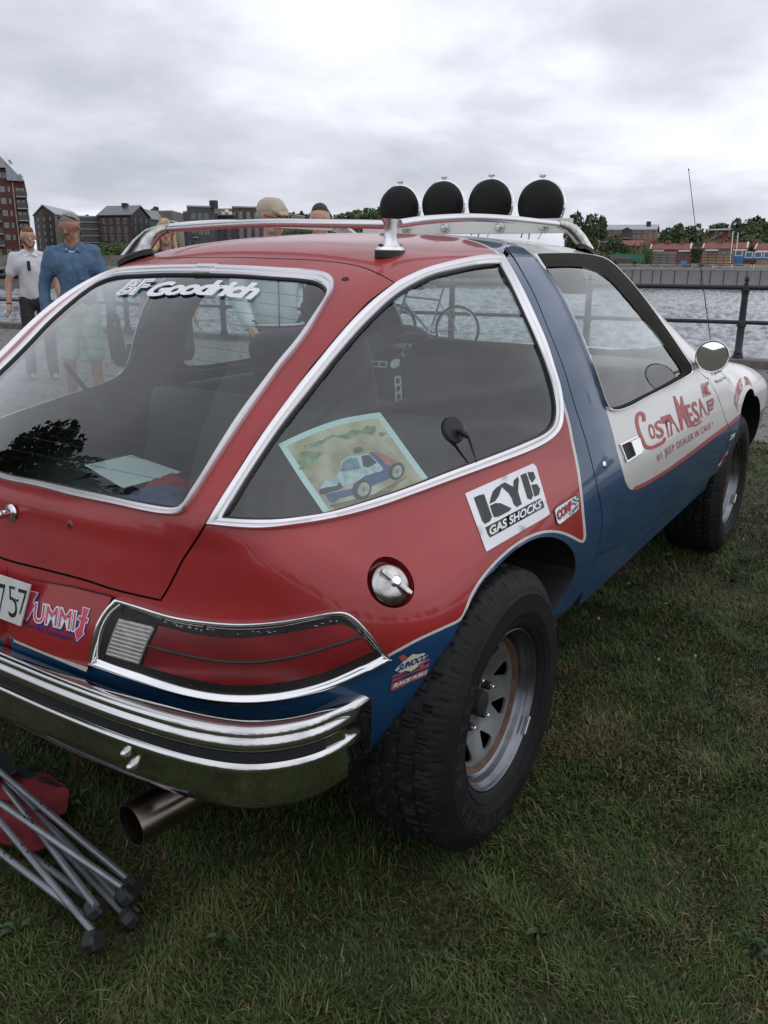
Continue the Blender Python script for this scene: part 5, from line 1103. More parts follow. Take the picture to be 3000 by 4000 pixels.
for i in range(900):
    x=rng.uniform(2.8,8.5); y=rng.uniform(5.,13.5); s=rng.uniform(.006,.016); pb_.box((x,y,s*.25),(s*2,s*1.5,s),rz=i)
pb_.build('loose_pebbles',[mat('pebble',(.22,.21,.20),.9,var=.5,vscale=5)],None,smooth=False,kind='stuff',label='loose grey pebbles on the gravel path',cat='pebbles')
# ---- railing
A=np.array([10.32,.523]); B=np.array([8.599,10.316]); ru=(B-A)/np.linalg.norm(B-A)
rl=empty('quay_railing',(0,0,0),label='black cast-iron railing with round posts along the quay edge',cat='railing'); M['iron']=mat('black_painted_iron',(.016,.018,.024),.45,bump=.1,bscale=60)
pp=[(0,1.16),(.012,1.155),(.026,1.135),(.031,1.11),(.027,1.085),(.016,1.068),(.018,1.064),(.034,1.058),(.036,1.052),(.024,1.045),(.032,1.04),(.050,1.03),(.052,1.005),(.052,.985),(.060,.98),(.060,.965),(.046,.955),(.042,.94),(.050,.935),(.050,.925),(.041,.915),(.044,.60),(.052,.595),(.058,.585),(.058,.535),(.062,.53),(.062,.515),(.048,.505),(.048,.20),(.058,.185),(.060,.17),(.052,.16),(.066,.15),(.075,.10),(.075,.075)]
pm_=None
for k in range(-6,13):
    p=A+ru*2.0*k*(9.95/10)
    if pm_ is None: o=MB().lathe(pp,n=16).build('post',['iron'],rl,ang=35); pm_=o
    else: o=pm_.copy(); C.objects.link(o)
    o.location=(p[0],p[1],0); o.parent=rl
for z,r_ in ((1.005,.031),(.565,.026)):
    a,b=A-ru*14,A+ru*26; MB().tube([(a[0],a[1],z),(b[0],b[1],z)],r_,12).build('rail',['iron'],rl)
# ---- bicycle
def along(px,z,off=-.12):
    d=rays([px])[0][:2]; o=A-kn*abs(off); m=np.array([ru,-d]).T; s=np.linalg.solve(m,CAM[:2]-o)[0]; return o+ru*s
wa=along((1786,1275),.3); wb_=along((1570,1290),.3); bl=np.linalg.norm(wb_-wa); print('bike',bl,wa,wb_)
bu=(wb_-wa)/bl; bk=empty('bicycle',(wa[0],wa[1],0),label='grey sports bicycle leaning against the black railing, seen through the car windows',cat='bicycle'); bk.rotation_euler=(0,0,math.atan2(bu[1],bu[0])); M['bike']=mat('grey_bicycle_paint',(.10,.11,.12),.35,coat=.3)
for x,rz in ((0,0),(1.0,25)):
    w=empty('bicycle_wheel',(x,0,.35),R_(rz),parent=bk)
    MB().tube([(.325*math.cos(a),0,.325*math.sin(a)) for a in np.linspace(0,2*math.pi,41)[:-1]],.019,8,close=True).build('bicycle_tyre',['tyre'],w)
    MB().tube([(.30*math.cos(a),0,.30*math.sin(a)) for a in np.linspace(0,2*math.pi,41)[:-1]],.009,6,close=True).build('wheel_rim',['alu'],w)
    s_=MB(); [s_.tube([(.02*math.cos(a+1),.02,.02*math.sin(a+1)),(.30*math.cos(a),0,.30*math.sin(a))],.0012,4) for a in np.linspace(0,2*math.pi,25)[:-1]]; s_.lathe([(0,-.04),(.02,-.04),(.02,.04),(0,.04)],ax='Y',n=10).build('spokes',['alu'],w)
f_=MB(); bb=(.42,0,.29); st_=(.27,0,.78); hd_=(.82,0,.80)
for a,b,r_ in (((0,.05,.35),bb,.011),((0,-.05,.35),bb,.011),((0,.03,.35),(.29,.02,.74),.009),(bb,(.22,0,.95),.015),(bb,(.85,0,.72),.019),((.28,0,.76),hd_,.016),((.80,0,.88),(.87,0,.66),.018),((.87,.04,.66),(1.0,.05,.35),.013),((.87,-.04,.66),(1.0,-.05,.35),.013)): f_.tube([a,b],r_,10)
f_.build('frame',['bike'],bk)
pillow('saddle',(.20,0,.97),(.26,.12,.06),'rubber',bk,bev=.025); MB().tube(cat([(.92,-.28,.92),(.88,-.24,.96),(.82,-.1,.95),(.80,0,.93),(.82,.1,.95),(.88,.24,.96),(.92,.28,.92)],4),.013,8).build('handlebar',['rubber'],bk)
MB().lathe([(.085,-.05),(.09,-.05),(.09,-.045),(.085,-.045)],(.42,0,.29),'Y',n=28).tube([(.42,-.07,.29),(.52,-.07,.15)],.01,6).tube([(.42,.07,.29),(.32,.07,.43)],.01,6).build('crankset',['alu'],bk)
# ================================================================ FAR SHORE
FX=homog
def zpx(x,y,d): return az((x,y),d)[2]
M['wfr']=mat('window_frame_white',(.36,.36,.35),.5); M['pane']=mat('dark_window_pane',(.10,.115,.12),.12,spec=.8); M['wfd']=mat('window_frame_dark',(.06,.06,.065),.5)
_wm={}
def win_me(w,h,fm='wfr',mull=1):
    k=(round(w,1),round(h,1),fm,mull)
    if k in _wm: return _wm[k]
    b=MB(); w,h=k[:2]; b.box((0,0,0),(w,.06,h),mi=0); n=mull+1
    for i in range(n): b.box((-w/2+w*(i+.5)/n,-.035,0),(w/n-.11,.02,h-.14),mi=1)
    me=bpy.data.meshes.new('window'); me.from_pydata(b.V,[],b.F); me.polygons.foreach_set('material_index',b.I); me.materials.append(M[fm]); me.materials.append(M['pane']); me.update(); _wm[k]=me; return me
def wall_windows(root,P,Q,items,fm='wfr'):
    """items: (u along PQ, z, w, h)"""
    d=Q-P; L_=np.linalg.norm(d); u=d/L_; n=np.array([u[1],-u[0]]); 
    if n@(P-CAM[:2])>0: n=-n
    for (s,z,w,h,*m_) in items:
        p=P+d*s+n*.02; o=bpy.data.objects.new('window',win_me(w,h,fm,m_[0] if m_ else 1)); C.objects.link(o); o.parent=root; o.location=(p[0],p[1],z); a=math.atan2(u[1],u[0]); 
        if np.array([u[1],-u[0]])@n<0: a+=math.pi
        o.rotation_euler=(0,0,a)
def house(label,cat_,Ap,Bp,Cp,eave,ridge=None,gable='AB',wm=('brick','brick'),rm='roofg',base=0,top=None,group=None,name='apartment_building',over=.4):
    P=[az((p[0],1000),p[1])[:2] for p in (Ap,Bp,Cp)]; A_,B_,C_=P; D_=A_+C_-B_
    ze=zpx(Bp[0],eave,Bp[1]); root=empty(name,(B_[0],B_[1],base),label=label,cat=cat_,**({'group':group} if group else {}))
    loc=lambda p,z:(p[0]-B_[0],p[1]-B_[1],z-base)
    b=MB(); zr=ze
    if ridge:
        zr=zpx((Ap[0]+Bp[0])/2 if gable=='AB' else (Bp[0]+Cp[0])/2,ridge,(Ap[1]+Bp[1])/2 if gable=='AB' else (Bp[1]+Cp[1])/2)
    def wall(p,q,mi,g): 
        V=[loc(p,base),loc(q,base),loc(q,ze)]+([loc((p+q)/2,zr)] if g else [])+[loc(p,ze)]; b.add(V,[tuple(range(len(V)))],mi)
    wall(A_,B_,0,ridge and gable=='AB'); wall(B_,C_,1,ridge and gable=='BC'); wall(C_,D_,0,ridge and gable=='AB'); wall(D_,A_,1,ridge and gable=='BC')
    b.build('wall',list(wm),root,smooth=False)
    r=MB()
    if ridge:
        if gable=='AB': g0,g1=(A_+B_)/2,(D_+C_)/2; sides=((A_,D_),(B_,C_))
        else: g0,g1=(B_+C_)/2,(A_+D_)/2; sides=((B_,A_),(C_,D_))
        ax=(g1-g0)/np.linalg.norm(g1-g0)
        for p,q in sides:
            o_=(p-g0); o_=o_/np.linalg.norm(o_)*over; dz=over*(zr-ze)/np.linalg.norm(p-g0)
            V=[loc(g0-ax*over,zr),loc(g1+ax*over,zr),loc(q+o_+ax*over,ze-dz),loc(p+o_-ax*over,ze-dz)]; V+=[(x,y,z+.25) for x,y,z in V]
            r.add(V,[(0,1,2,3),(4,5,6,7),(0,1,5,4),(1,2,6,5),(2,3,7,6),(3,0,4,7)])
    else:
        c=(A_+B_+C_+D_)/4; ex=1+.012
        V=[loc(c+(p-c)*ex,ze) for p in (A_,B_,C_,D_)]; V+=[(x,y,z+.35) for x,y,z in V]; r.add(V,[(3,2,1,0),(4,5,6,7),(0,1,5,4),(1,2,6,5),(2,3,7,6),(3,0,4,7)])
    r.build('roof',[rm],root,smooth=False)
    return root,A_,B_,C_,lambda p,z:loc(p,z),ze,zr
def wins(h,face,cols,rows,w,hh,fm='wfr',mull=1,skip=()):
    root,A_,B_,C_,loc,ze,zr=h; P,Q=(A_,B_) if face=='AB' else (B_,C_); o=np.array(loc(np.zeros(2),0)) ; Pl=P+o[:2]; Ql=Q+o[:2]
    d=Ql-Pl; u=d/np.linalg.norm(d); n=np.array([u[1],-u[0]]); 
    if n@(P-CAM[:2])>0: n=-n
    w*=.74; hh*=.70
    for j,z in enumerate(rows):
        for i,s in enumerate(cols):
            if (i,j) in skip: continue
            p=Pl+d*s+n*.02; ob=bpy.data.objects.new('window',win_me(w,hh,fm,mull)); C.objects.link(ob); ob.parent=root; ob.location=(p[0],p[1],z+o[2]); a=math.atan2(u[1],u[0])
            if np.array([u[1],-u[0]])@n<0: a+=math.pi
            ob.rotation_euler=(0,0,a)
def balcony(h,face,s0,s1,z,dep=1.6):
    root,A_,B_,C_,loc,ze,zr=h; P,Q=(A_,B_) if face=='AB' else (B_,C_); d=Q-P; L_=np.linalg.norm(d); u=d/L_; n=np.array([u[1],-u[0]]); 
    if n@(P-CAM[:2])>0: n=-n
    c=P+d*(s0+s1)/2+n*dep/2; a=math.atan2(u[1],u[0]); l=loc(c,z); w=(s1-s0)*L_
    b=MB(); b.box((l[0],l[1],l[2]),(w,dep,.22),rz=a,mi=0)
    c2=P+d*(s0+s1)/2+n*dep; l2=loc(c2,z); b.box((l2[0],l2[1],l2[2]+.6),(w,.06,1.0),rz=a,mi=1)
    b.build('balcony',['wfr','wfd'],root,smooth=False)
M['bred']=mat('dark_red_brick',(.105,.040,.032),.85,var=.2,vscale=1.2,bump=.2,bscale=3); M['bgrey']=mat('grey_brown_brick',(.17,.145,.13),.85,var=.15,vscale=.8); M['cream']=mat('cream_render',(.42,.37,.28),.8,var=.06,vscale=.5)
M['bbr']=mat('dark_brown_brick',(.085,.058,.050),.85,var=.2,vscale=.8); M['bblk']=mat('near_black_cladding',(.030,.030,.035),.7,var=.1); M['bdg']=mat('dark_grey_brick',(.075,.078,.085),.85,var=.12,vscale=.8)
M['roofg']=mat('grey_metal_roof',(.30,.32,.34),.45,.3,var=.12,vscale=1,stretch=(3,3,.2)); M['roofd']=mat('dark_solar_roof',(.045,.05,.06),.35); M['rrust']=mat('rusty_brown_roof',(.11,.065,.045),.8,var=.2); M['tile']=mat('red_tile_roof',(.19,.070,.055),.85,var=.2,vscale=1.5)
M['pink_']=mat('salmon_brick',(.27,.135,.105),.85,var=.12,vscale=.8); M['tan']=mat('tan_render',(.38,.24,.12),.85); M['yel']=mat('ochre_plaster',(.35,.27,.16),.85,var=.08); M['fred']=mat('falu_red_wood',(.15,.028,.030),.85,var=.15); M['pale']=mat('pale_stone',(.36,.34,.31),.85)
rowz=lambda h,ys,px,d:[zpx(px,y,d) for y in ys]
# 1 tall red-brick block, left
h=house('tall dark red brick apartment block with metal roof at the far left','apartment block',(-260,205),(62,205),(66,235),655,wm=('bred','bred'),name='brick_tower'); D0=205
wins(h,'AB',[.955],[zpx(40,686,D0)],2.1,1.7,'wfd'); z6=[zpx(45,y,D0) for y in (740,786,833,880,927,985)]
wins(h,'AB',[.93,.80],z6,1.4,1.6,'wfr'); [balcony(h,'AB',.70,.875,zpx(10,y,D0)) for y in (818,866,914,960)]
h=house('lower wing of the tall red brick block with corner balconies and drainpipe','apartment block',(62,205),(127,205),(131,235),709,wm=('bred','bred'),name='brick_wing')
wins(h,'AB',[.05],z6,.6,1.5,'wfr',0); wins(h,'AB',[.55,.82],[z-.35 for z in z6],.9,1.9,'wfr',0); [balcony(h,'AB',.42,1.08,z-1.45) for z in z6]
l=h[4](h[1]*.68+h[2]*.32,0); zt1=zpx(80,712,204)
MB().tube([(l[0]-.2,l[1]-.2,zt1),(l[0]-.2,l[1]-.2,.2)],.12,6).build('drainpipe',['pale'],h[0])
rt=[az((x,1000),204)[:2] for x in (-260,47,128,62,62,-260)]; rz_=[zpx(x,y,204) for x,y in ((-260,600),(47,612),(128,709),(64,705),(62,656),(-260,640))]
V=[(p[0],p[1],z) for p,z in zip(rt,rz_)]; bk_=np.append((az((0,1000),230)-az((0,1000),204))[:2],0); V+=[tuple(np.array(v)+bk_) for v in V]; sl=MB().add(V,[(0,1,2,3,4,5),(11,10,9,8,7,6)]+[(i,(i+1)%6,(i+1)%6+6,i+6) for i in range(6)])
ro=sl.build('steep_metal_roof',['roofg'],None,smooth=False,label='steep pale standing-seam metal roof on top of the tall red brick block',cat='roof')
for x,y in ((38,632),(80,687)):
    p=az((x,y),203.6); q=MB(); 
    V=[az(c_,203.5) for c_ in ((x-10,y-9),(x+2,y-7),(x+13,y+9),(x,y+8))]; q.add([tuple(v) for v in V]+[tuple(v+np.array([.1,.1,0])) for v in V],[(0,1,2,3),(7,6,5,4),(0,1,5,4),(1,2,6,5),(2,3,7,6),(3,0,4,7)]); q.build('skylight',['wfr'],ro,smooth=False)
# 2-
h=house('grey gabled brick house with pale metal roof behind the two men','apartment block',(148,240),(228,228),(338,262),836,803,'AB',('bgrey','bgrey'),'roofg'); D0=232
wins(h,'AB',[.22,.50,.80],rowz(h,(856,885,912,938,964),200,D0),1.0,1.5); wins(h,'BC',[.25,.55,.85],rowz(h,(885,912,938,964),260,D0),1.0,1.5)
h=house('cream rendered block with rows of balconies behind the blue shirt','apartment block',(285,236),(399,238),(405,262),850,wm=('cream','cream')); [balcony(h,'AB',.30,.98,zpx(340,y,237),1.3) for y in (868,895,921,948)]; wins(h,'AB',[.12,.36,.60,.85],rowz(h,(882,908,935,962),340,237),1.2,1.9)
h=house('dark brown brick block with black gable end and solar roof','apartment block',(397,236),(522,230),(595,246),841,806,'BC',('bbr','bblk'),'roofd'); wins(h,'AB',[.17,.38,.60,.82],rowz(h,(863,897,928,960),460,232),1.3,2.0); wins(h,'BC',[.22,.52,.80],rowz(h,(864,898,930),560,238),1.0,2.0)
l=h[4](h[1]*.45+h[2]*.55,zpx(490,800,238)); dd=(h[3]-h[2])/2; MB().box((l[0]+dd[0],l[1]+dd[1],l[2]),(2.6,1.2,1.0),rz=.6).build('chimney',['bblk'],h[0],smooth=False)
h=house('grey gabled block with dark roof partly hidden behind the black gable','apartment block',(540,262),(588,254),(650,272),853,817,'AB',('bdg','bdg'),'roofd'); wins(h,'BC',[.15,.5],rowz(h,(880,912),620,262),1.,1.9)
h=house('pale grey flat-roofed block above the blond woman','apartment block',(605,285),(682,280),(727,300),826,wm=('bgrey','bgrey')); wins(h,'BC',[.3,.75],rowz(h,(846,),700,288),1.2,2.2); 
h=house('small cream building with awnings between the grey blocks','building',(640,250),(688,248),(724,262),872,862,'AB',('cream','cream'),'roofg')
h=house('dark grey brick block with tall black chimney','apartment block',(725,232),(742,228),(858,232),829,wm=('bdg','bdg')); wins(h,'BC',[.2,.45],rowz(h,(848,880,930,960),800,230),1.6,2.3,'wfd')
h=house('dark grey brick block with raised flat roof beside the rusty roof','apartment block',(741,226),(845,228),(848,250),811,wm=('bdg','bdg')); wins(h,'AB',[.22,.47,.70],rowz(h,(845,875,905),780,227),1.7,2.4,'wfd'); [balcony(h,'AB',.15,.32,zpx(770,y,227),1.) for y in (928,960)]
l=h[4](h[2],zpx(856,800,235)); MB().box((l[0],l[1],l[2]-.3),(1.5,1.5,1.9)).build('chimney',['bblk'],h[0],smooth=False)
h=house('grey house with rust-brown sloping roof and three white skylights','apartment block',(845,234),(922,232),(930,250),843,818,'BC',('bdg','bdg'),'rrust'); wins(h,'AB',[.3,.7],rowz(h,(868,905,935),880,233),1.3,2.2)
for x,y in ((872,832),(885,824),(898,832)): o=link('skylight',box_me('skylight',(0,0,0),(1.0,.3,.7)),['wht'],h[0]); o.location=az((x,y),229)-np.array([*h[2],0])
h=house('brown brick flat-roofed block left of the flat cap','apartment block',(915,236),(1026,238),(1032,262),813,wm=('bbr','bbr')); wins(h,'AB',[.28,.55,.83],rowz(h,(842,905,935,965),970,237),1.5,2.6)
h=house('long low school-like building with a band of white windows on the horizon','building',(1020,330),(1152,330),(1195,345),840,wm=('bgrey','pink_')); wins(h,'AB',[.06+.088*i for i in range(11)],rowz(h,(850,),1090,330),2.6,1.7)
# quay walls, far
def qwall(name,x0,d0,x1,d1,zt,zb,th,m_,kind='structure'):
    a,b=az((x0,1000),d0)[:2],az((x1,1000),d1)[:2]; L_=np.linalg.norm(b-a); o=link(name,box_me(name,(0,0,0),(L_,th,zt-zb)),[m_],None,kind=kind); n=np.array([-(b-a)[1],(b-a)[0]])/L_; n=n if n@(a-CAM[:2])>0 else -n
    c=(a+b)/2+n*th/2; o.location=(c[0],c[1],(zt+zb)/2); o.rotation_euler=(0,0,math.atan2((b-a)[1],(b-a)[0])); return o,a,b,n
DW=(1.384-ZW)*3446/(1103-997)/1.0; print('quay dist',DW)
zq=zpx(2750,1057,DW)
q,a,b,n=qwall('far_quay_wall',2150,DW*.97,3700,DW*1.05,zq,ZW-1,3,'concd')
L_=np.linalg.norm(b-a); u=(b-a)/L_; k=0; s=0; pan=empty('far_quay_cladding',(0,0,0)); pan['kind']='structure'
while s<L_-1:
    w=rng.choice([.85,1.15,1.3]); p=a+u*(s+w/2)-n*.06; bm_o=link('wall_panel',box_me('wall_panel',(0,0,0),(w-.10,.12,zq-ZW-.15)),['conc'],pan); bm_o.location=(p[0],p[1],(zq+ZW)/2+.1); bm_o.rotation_euler=(0,0,math.atan2(u[1],u[0])); s+=w
o=link('wall_coping',box_me('wall_coping',(0,0,0),(L_,.5,.12)),['conc'],pan); c=(a+b)/2+n*.1; o.location=(c[0],c[1],zq+.08); o.rotation_euler=(0,0,math.atan2(u[1],u[0]))
o=link('water_ledge',box_me('water_ledge',(0,0,0),(L_,.6,.12)),['conc'],pan); c=(a+b)/2-n*.4; o.location=(c[0],c[1],ZW+.10); o.rotation_euler=(0,0,math.atan2(u[1],u[0]))
DL=DW*1.0; qwall('left_quay_wall',-700,DL,2150,DW*1.0,zpx(300,1084,DL),ZW-1,3,'stone'); qwall('left_upper_wall',-700,DL*1.25,1500,DL*1.3,zpx(300,997,DL*1.25),-1,1,'stone'); qwall('left_terrace_wall',-700,DL*1.1,1500,DL*1.13,zpx(300,1050,DL*1.1),-2,1.5,'conc')
pl_=[tuple(az((x,1000),d)[:2]) for x,d in ((-900,DW+1.2),(2150,DW+1.2),(3800,DW*1.05+1.2),(3800,900),(-900,900))]; poly('far_bank',pl_,zq-.06,mat('far_ground',(.12,.115,.10),.9,col2=(.07,.08,.05),vscale=.05))
# ---- right-hand side
h=house('large salmon brick apartment house with grey roof and central balconies on the hill','apartment house',(2338,225),(2551,225),(2562,245),899,881,'BC',('pink_','pink_'),'roofg',base=2.5); wins(h,'AB',[.07,.14,.27,.62,.70,.82,.92],rowz(h,(926,),2440,225),1.1,1.3); wins(h,'AB',[.08,.16,.28,.36,.62,.70,.83,.92],rowz(h,(906,),2440,225),1.6,.9)
for y in (914,930): balcony(h,'AB',.42,.56,zpx(2440,y,225),1.8)
p1_,p2_=h[1]*.60+h[2]*.40,h[1]*.42+h[2]*.58; nn_=n
l1_,l2_,l3_=h[4](p1_,zpx(2430,899,225)),h[4](p2_,zpx(2460,899,225)),h[4]((p1_+p2_)/2,zpx(2445,888,225)); V=[l1_,l2_,l3_]; dv=(CAM[:2]-h[2]); dv/=np.linalg.norm(dv); V2=[(x+dv[0]*2,y+dv[1]*2,z) for x,y,z in V]; MB().add(V2+V,[(0,1,2),(0,1,4,3),(1,2,5,4),(2,0,3,5)]).build('gable_pediment',['roofd'],h[0],smooth=False)
l=h[4](h[1]*.13+h[2]*.87,zpx(2524,878,230)); MB().box((l[0],l[1],l[2]),(.9,.9,1.2)).build('chimney',['bblk'],h[0],smooth=False)
house('tan flat building edge left of the salmon apartment house','building',(2280,200),(2338,200),(2342,215),944,wm=('tan','tan'))
house('pale stone garage with blue-grey roof below the salmon house','building',(2340,205),(2378,205),(2386,215),952,945,'BC',('pale','pale'),'roofd')
h=house('small red-roofed cottage with dormer between the dark trees','house',(2430,190),(2500,190),(2506,200),962,944,'BC',('tile','tile'),'tile',name='house')
tg='terraced houses with red tiled roofs on the far shore'
def terrace(lab,x0,x1,d,eave,ridge,wm_,wl,awn,ch):
    h=house(lab,'house',(x0,d),(x1,d*.995),(x1+4,d+9),eave,ridge,'BC',(wm_,wm_),'tile',name='terraced_house',group=tg)
    W_=x1-x0
    for x,w,hh in wl: wins(h,'AB',[(x-x0)/W_],[zpx(x,eave+14,d)],w,hh)
    for xa,xb in awn:
        l=h[4](h[1]+(h[2]-h[1])*((xa+xb)/2-x0)/W_-n*.6,zpx(xa,eave+4,d)); w=(xb-xa)/3446*d; MB().box(l,(w,1.4,.25),rz=math.atan2((h[2]-h[1])[1],(h[2]-h[1])[0])).build('awning',['wht'],h[0],smooth=False)
    for x in ch:
        l=h[4](h[1]+(h[2]-h[1])*(x-x0)/W_+n*4.5,zpx(x,ridge-3,d)); MB().box(l,(.9,.8,1.7),rz=.6).build('chimney',['tile'],h[0],smooth=False)
    for P_,s_ in ((h[1],-1),(h[2],1)):
        l0=h[4](P_,h[5]); mid=h[4](P_+(h[3]-h[2])/2,h[6]+.2); MB().tube([(l0[0],l0[1],l0[2]+.1),mid],.22,4).build('bargeboard',['wht'],h[0])
    return h
terrace('red-roofed terraced house half clad in grey sheeting behind the pipe racks',2538,2694,200,976,956,'pink_',[(2560,1.6,1.3),(2590,1.6,1.3),(2625,1.6,1.3),(2668,2.2,1.6)],[(2550,2588),(2650,2690)],(2560,2616,2672))
b_=az((2533,1000),197)[:2]; c_=az((2642,1000),197)[:2]
o=link('scaffold_sheeting',box_me('scaffold_sheeting',(0,0,0),(np.linalg.norm(c_-b_),.4,zpx(2580,981,197)-0)),[mat('grey_sheeting',(.20,.21,.22),.8,var=.12,vscale=.4)],None,label='grey plastic sheeting hung over the left half of the terraced house',cat='sheeting'); cc=(b_+c_)/2; o.location=(cc[0],cc[1],zpx(2580,981,197)/2); o.rotation_euler=(0,0,math.atan2((c_-b_)[1],(c_-b_)[0]))
terrace('longest ochre terraced house with three chimneys behind the blue cabins',2742,2914,200,973,951,'yel',[(2778,2.4,1.4),(2812,1.6,1.7),(2845,1.6,1.7)],[(2755,2800),(2864,2910)],(2764,2826,2884))
terrace('right-hand ochre terraced house cut off by the photo edge',2946,3090,202,977,955,'yel',[(2970,2.2,1.4)],[(2955,3000)],(2961,3040))
h=house('dark red wooden villa on the wooded hill','house',(2757,235),(2832,232),(2852,245),902,896,'BC',('fred','fred'),'roofd',base=4,name='villa'); wins(h,'AB',[.45,.70],rowz(h,(908,),2790,233),1.4,1.2); wins(h,'AB',[.45],rowz(h,(924,),2790,233),1.6,2.4)
# construction yard
M['stl']=mat('red_oxide_steel',(.14,.045,.035),.7,var=.3,vscale=1); M['bcab']=mat('site_cabin_blue',(.035,.17,.42),.5,var=.1); M['grn']=mat('green_container',(.015,.17,.085),.5,var=.12)
D1=150
def wbox(name,x0,x1,y0,y1,d,m_,dep=2.4,parent=None,zb=None,**k):
    a,b=az((x0,y0),d),az((x1,y0),d); zt,zb_=zpx((x0+x1)/2,y0,d),(zpx((x0+x1)/2,y1,d) if zb is None else zb); L_=np.linalg.norm((b-a)[:2]); o=link(name,box_me(name,(0,0,0),(L_,dep,zt-zb_),bev=min(.04,.2*(zt-zb_))),[m_],parent,**k)
    n_=(a+b)[:2]/2-CAM[:2]; n_/=np.linalg.norm(n_); c=(a+b)[:2]/2+n_*dep/2; o.location=(c[0],c[1],(zt+zb_)/2); o.rotation_euler=(0,0,math.atan2((b-a)[1],(b-a)[0])); return o
gc=wbox('shipping_container',2385,2520,992,1026,D1,'grn',label='long green shipping container beside the dark parked car',cat='container'); 
for i in range(30):
    pass
bcg='blue site cabins standing in a row'
for i,x in enumerate((2868,2912,2948,2984)):
    lab=('blue site cabin at the left end of the row, stairs in front','blue site cabin second from the left end of the row','blue site cabin third from the left, right of the second window','blue site cabin cut off by the right photo edge')[i]
    o=wbox('site_cabin',x,x+(43 if i==0 else 35),987,1041 if i==0 else 1016,D1,'bcab',label=lab,cat='site cabin',group=bcg)
    m_=o.dimensions; w_=MB().box((-.1,-1.23,.25 if i else 1.0),(1.1,.08,.95),mi=0).box((-.1,-1.28,.25 if i else 1.0),(.85,.04,.7),mi=1).build('cabin_window',['wht','pane'],o,smooth=False)
# steel racks
for k,(x0,x1,lab) in enumerate(((2548,2700,'red-brown steel storage racks left of the gap between the terraces'),(2738,2870,'red-brown steel storage racks in front of the ochre terrace'))):
    rt_=empty('steel_rack',(0,0,0),label=lab,cat='storage rack',group='steel storage racks on the far quay')
    for y in (994,1005,1015,1027): 
        o=wbox('rack_beam',x0,x1,y,y+3,D1-2,'stl',.8,rt_)
    for x in range(x0,x1+1,30): wbox('rack_upright',x,x+3,992,1046,D1-2.2,'stl',.25,rt_)
for i,(x0,x1,y) in enumerate(((2412,2508,1031),(2503,2612,1034),(2425,2512,1045),(2500,2613,1048))): wbox('timber_board',x0,x1,y,y+3,130,mat('fresh_timber',(.45,.30,.13),.7) if i==0 else bpy.data.materials['fresh_timber'],.6,label=('upper left stack of yellow boards on the far quay','upper right stack of yellow boards on the far quay','lower left stack of yellow boards near the wall edge','lower right stack of yellow boards near the wall edge')[i],cat='timber',group='stacks of yellow boards')
wbox('steel_crate',2660,2683,1019,1038,125,mat('light_blue_crate',(.06,.24,.45),.5),1.2,label='small light blue crate on the quay in front of the steel racks',cat='crate')
wbox('skip',2903,2955,1013,1034,135,mat('brown_skip',(.06,.025,.022),.7),2.,label='dark brown steel skip in front of the blue cabins',cat='skip')
bs=MB(); rm_=mat('yard_clutter',(.11,.05,.045),.8,var=.5,vscale=.8)
for i in range(110):
    x=rng.uniform(2540,2870); y=rng.uniform(1032,1046); w=rng.uniform(3,11); a=az((x,y),128+rng.uniform(0,12)); s=w/3446*130; bs.box(tuple(a),(s*1.4,s,s*.6),rz=rng.uniform(0,3),mi=rng.integers(0,4))
bs.build('yard_clutter',[rm_,mat('orange_bits',(.40,.10,.03),.7),mat('grey_bits',(.25,.25,.25),.7),M['bcab']],None,smooth=False,kind='stuff',label='low clutter of pipes, pallets and building material on the far quay',cat='building material')
for i,(x0,x1) in enumerate(((2790,2862),(2866,2940),(2948,3020))):
    a,b=az((x0,1000),118),az((x1,1000),118); z0,z1=zpx(x0,1050,118),zpx(x0,1033,118); a=a[:2];b=b[:2]; L_=lambda t,z:(a[0]+(b-a)[0]*t,a[1]+(b-a)[1]*t,z)
    o=MB().tube([L_(0,z0),L_(0,z1-.15),L_(.03,z1),L_(.97,z1),L_(1,z1-.15),L_(1,z0)],.035,6).tube([L_(0,(z0+z1)/2),L_(1,(z0+z1)/2)],.025,5).build('crowd_barrier',['alu'],None,label=('grey tubular barrier left of the brown skip','grey tubular barrier with orange tape in the middle','grey tubular barrier at the right photo edge')[i],cat='barrier',group='tubular barriers on the quay')
    MB().tube([L_(.05,z1+.02),L_(.95,z1+.02)],.05,4).build('warning_tape',[mat('orange_tape',(.55,.16,.03),.6) if i==0 else bpy.data.materials['orange_tape']],o)
# parked car far
pc_=empty('parked_car',tuple(az((2440,1030),135)[:2])+(zq,),label='dark parked estate car with pale roof edge beside the green container',cat='car'); a_=math.atan2(*(rays([(2440,1000)])[0][:2])[::-1])-math.pi/2; pc_.rotation_euler=(0,0,a_)
def prof_box(name,pr_,w,m_,par): V=[(x,-w/2,z) for x,z in pr_]+[(x,w/2,z) for x,z in pr_]; k=len(pr_); return MB().add(V,[tuple(range(k)),tuple(range(2*k-1,k-1,-1))]+[(i,(i+1)%k,(i+1)%k+k,i+k) for i in range(k)]).build(name,[m_],par,smooth=False)
prof_box('body',[(-2.3,.3),(2.2,.3),(2.25,.75),(1.2,.9),(.55,1.0),(-2.2,1.0),(-2.35,.7)],1.75,'bdg',pc_); prof_box('cabin',[(.9,.95),(.35,1.42),(-2.0,1.42),(-2.2,.95)],1.55,'pane',pc_); prof_box('car_roof',[(.40,1.40),(.1,1.47),(-1.9,1.47),(-2.05,1.40)],1.56,'bgrey',pc_)
for x in (-1.5,1.4):
    for y in (-.85,.85): MB().lathe([(0,-.1),(.32,-.1),(.32,.1),(0,.1)],(x,y,.32),'Y',n=16).build('wheel',['tyre'],pc_)
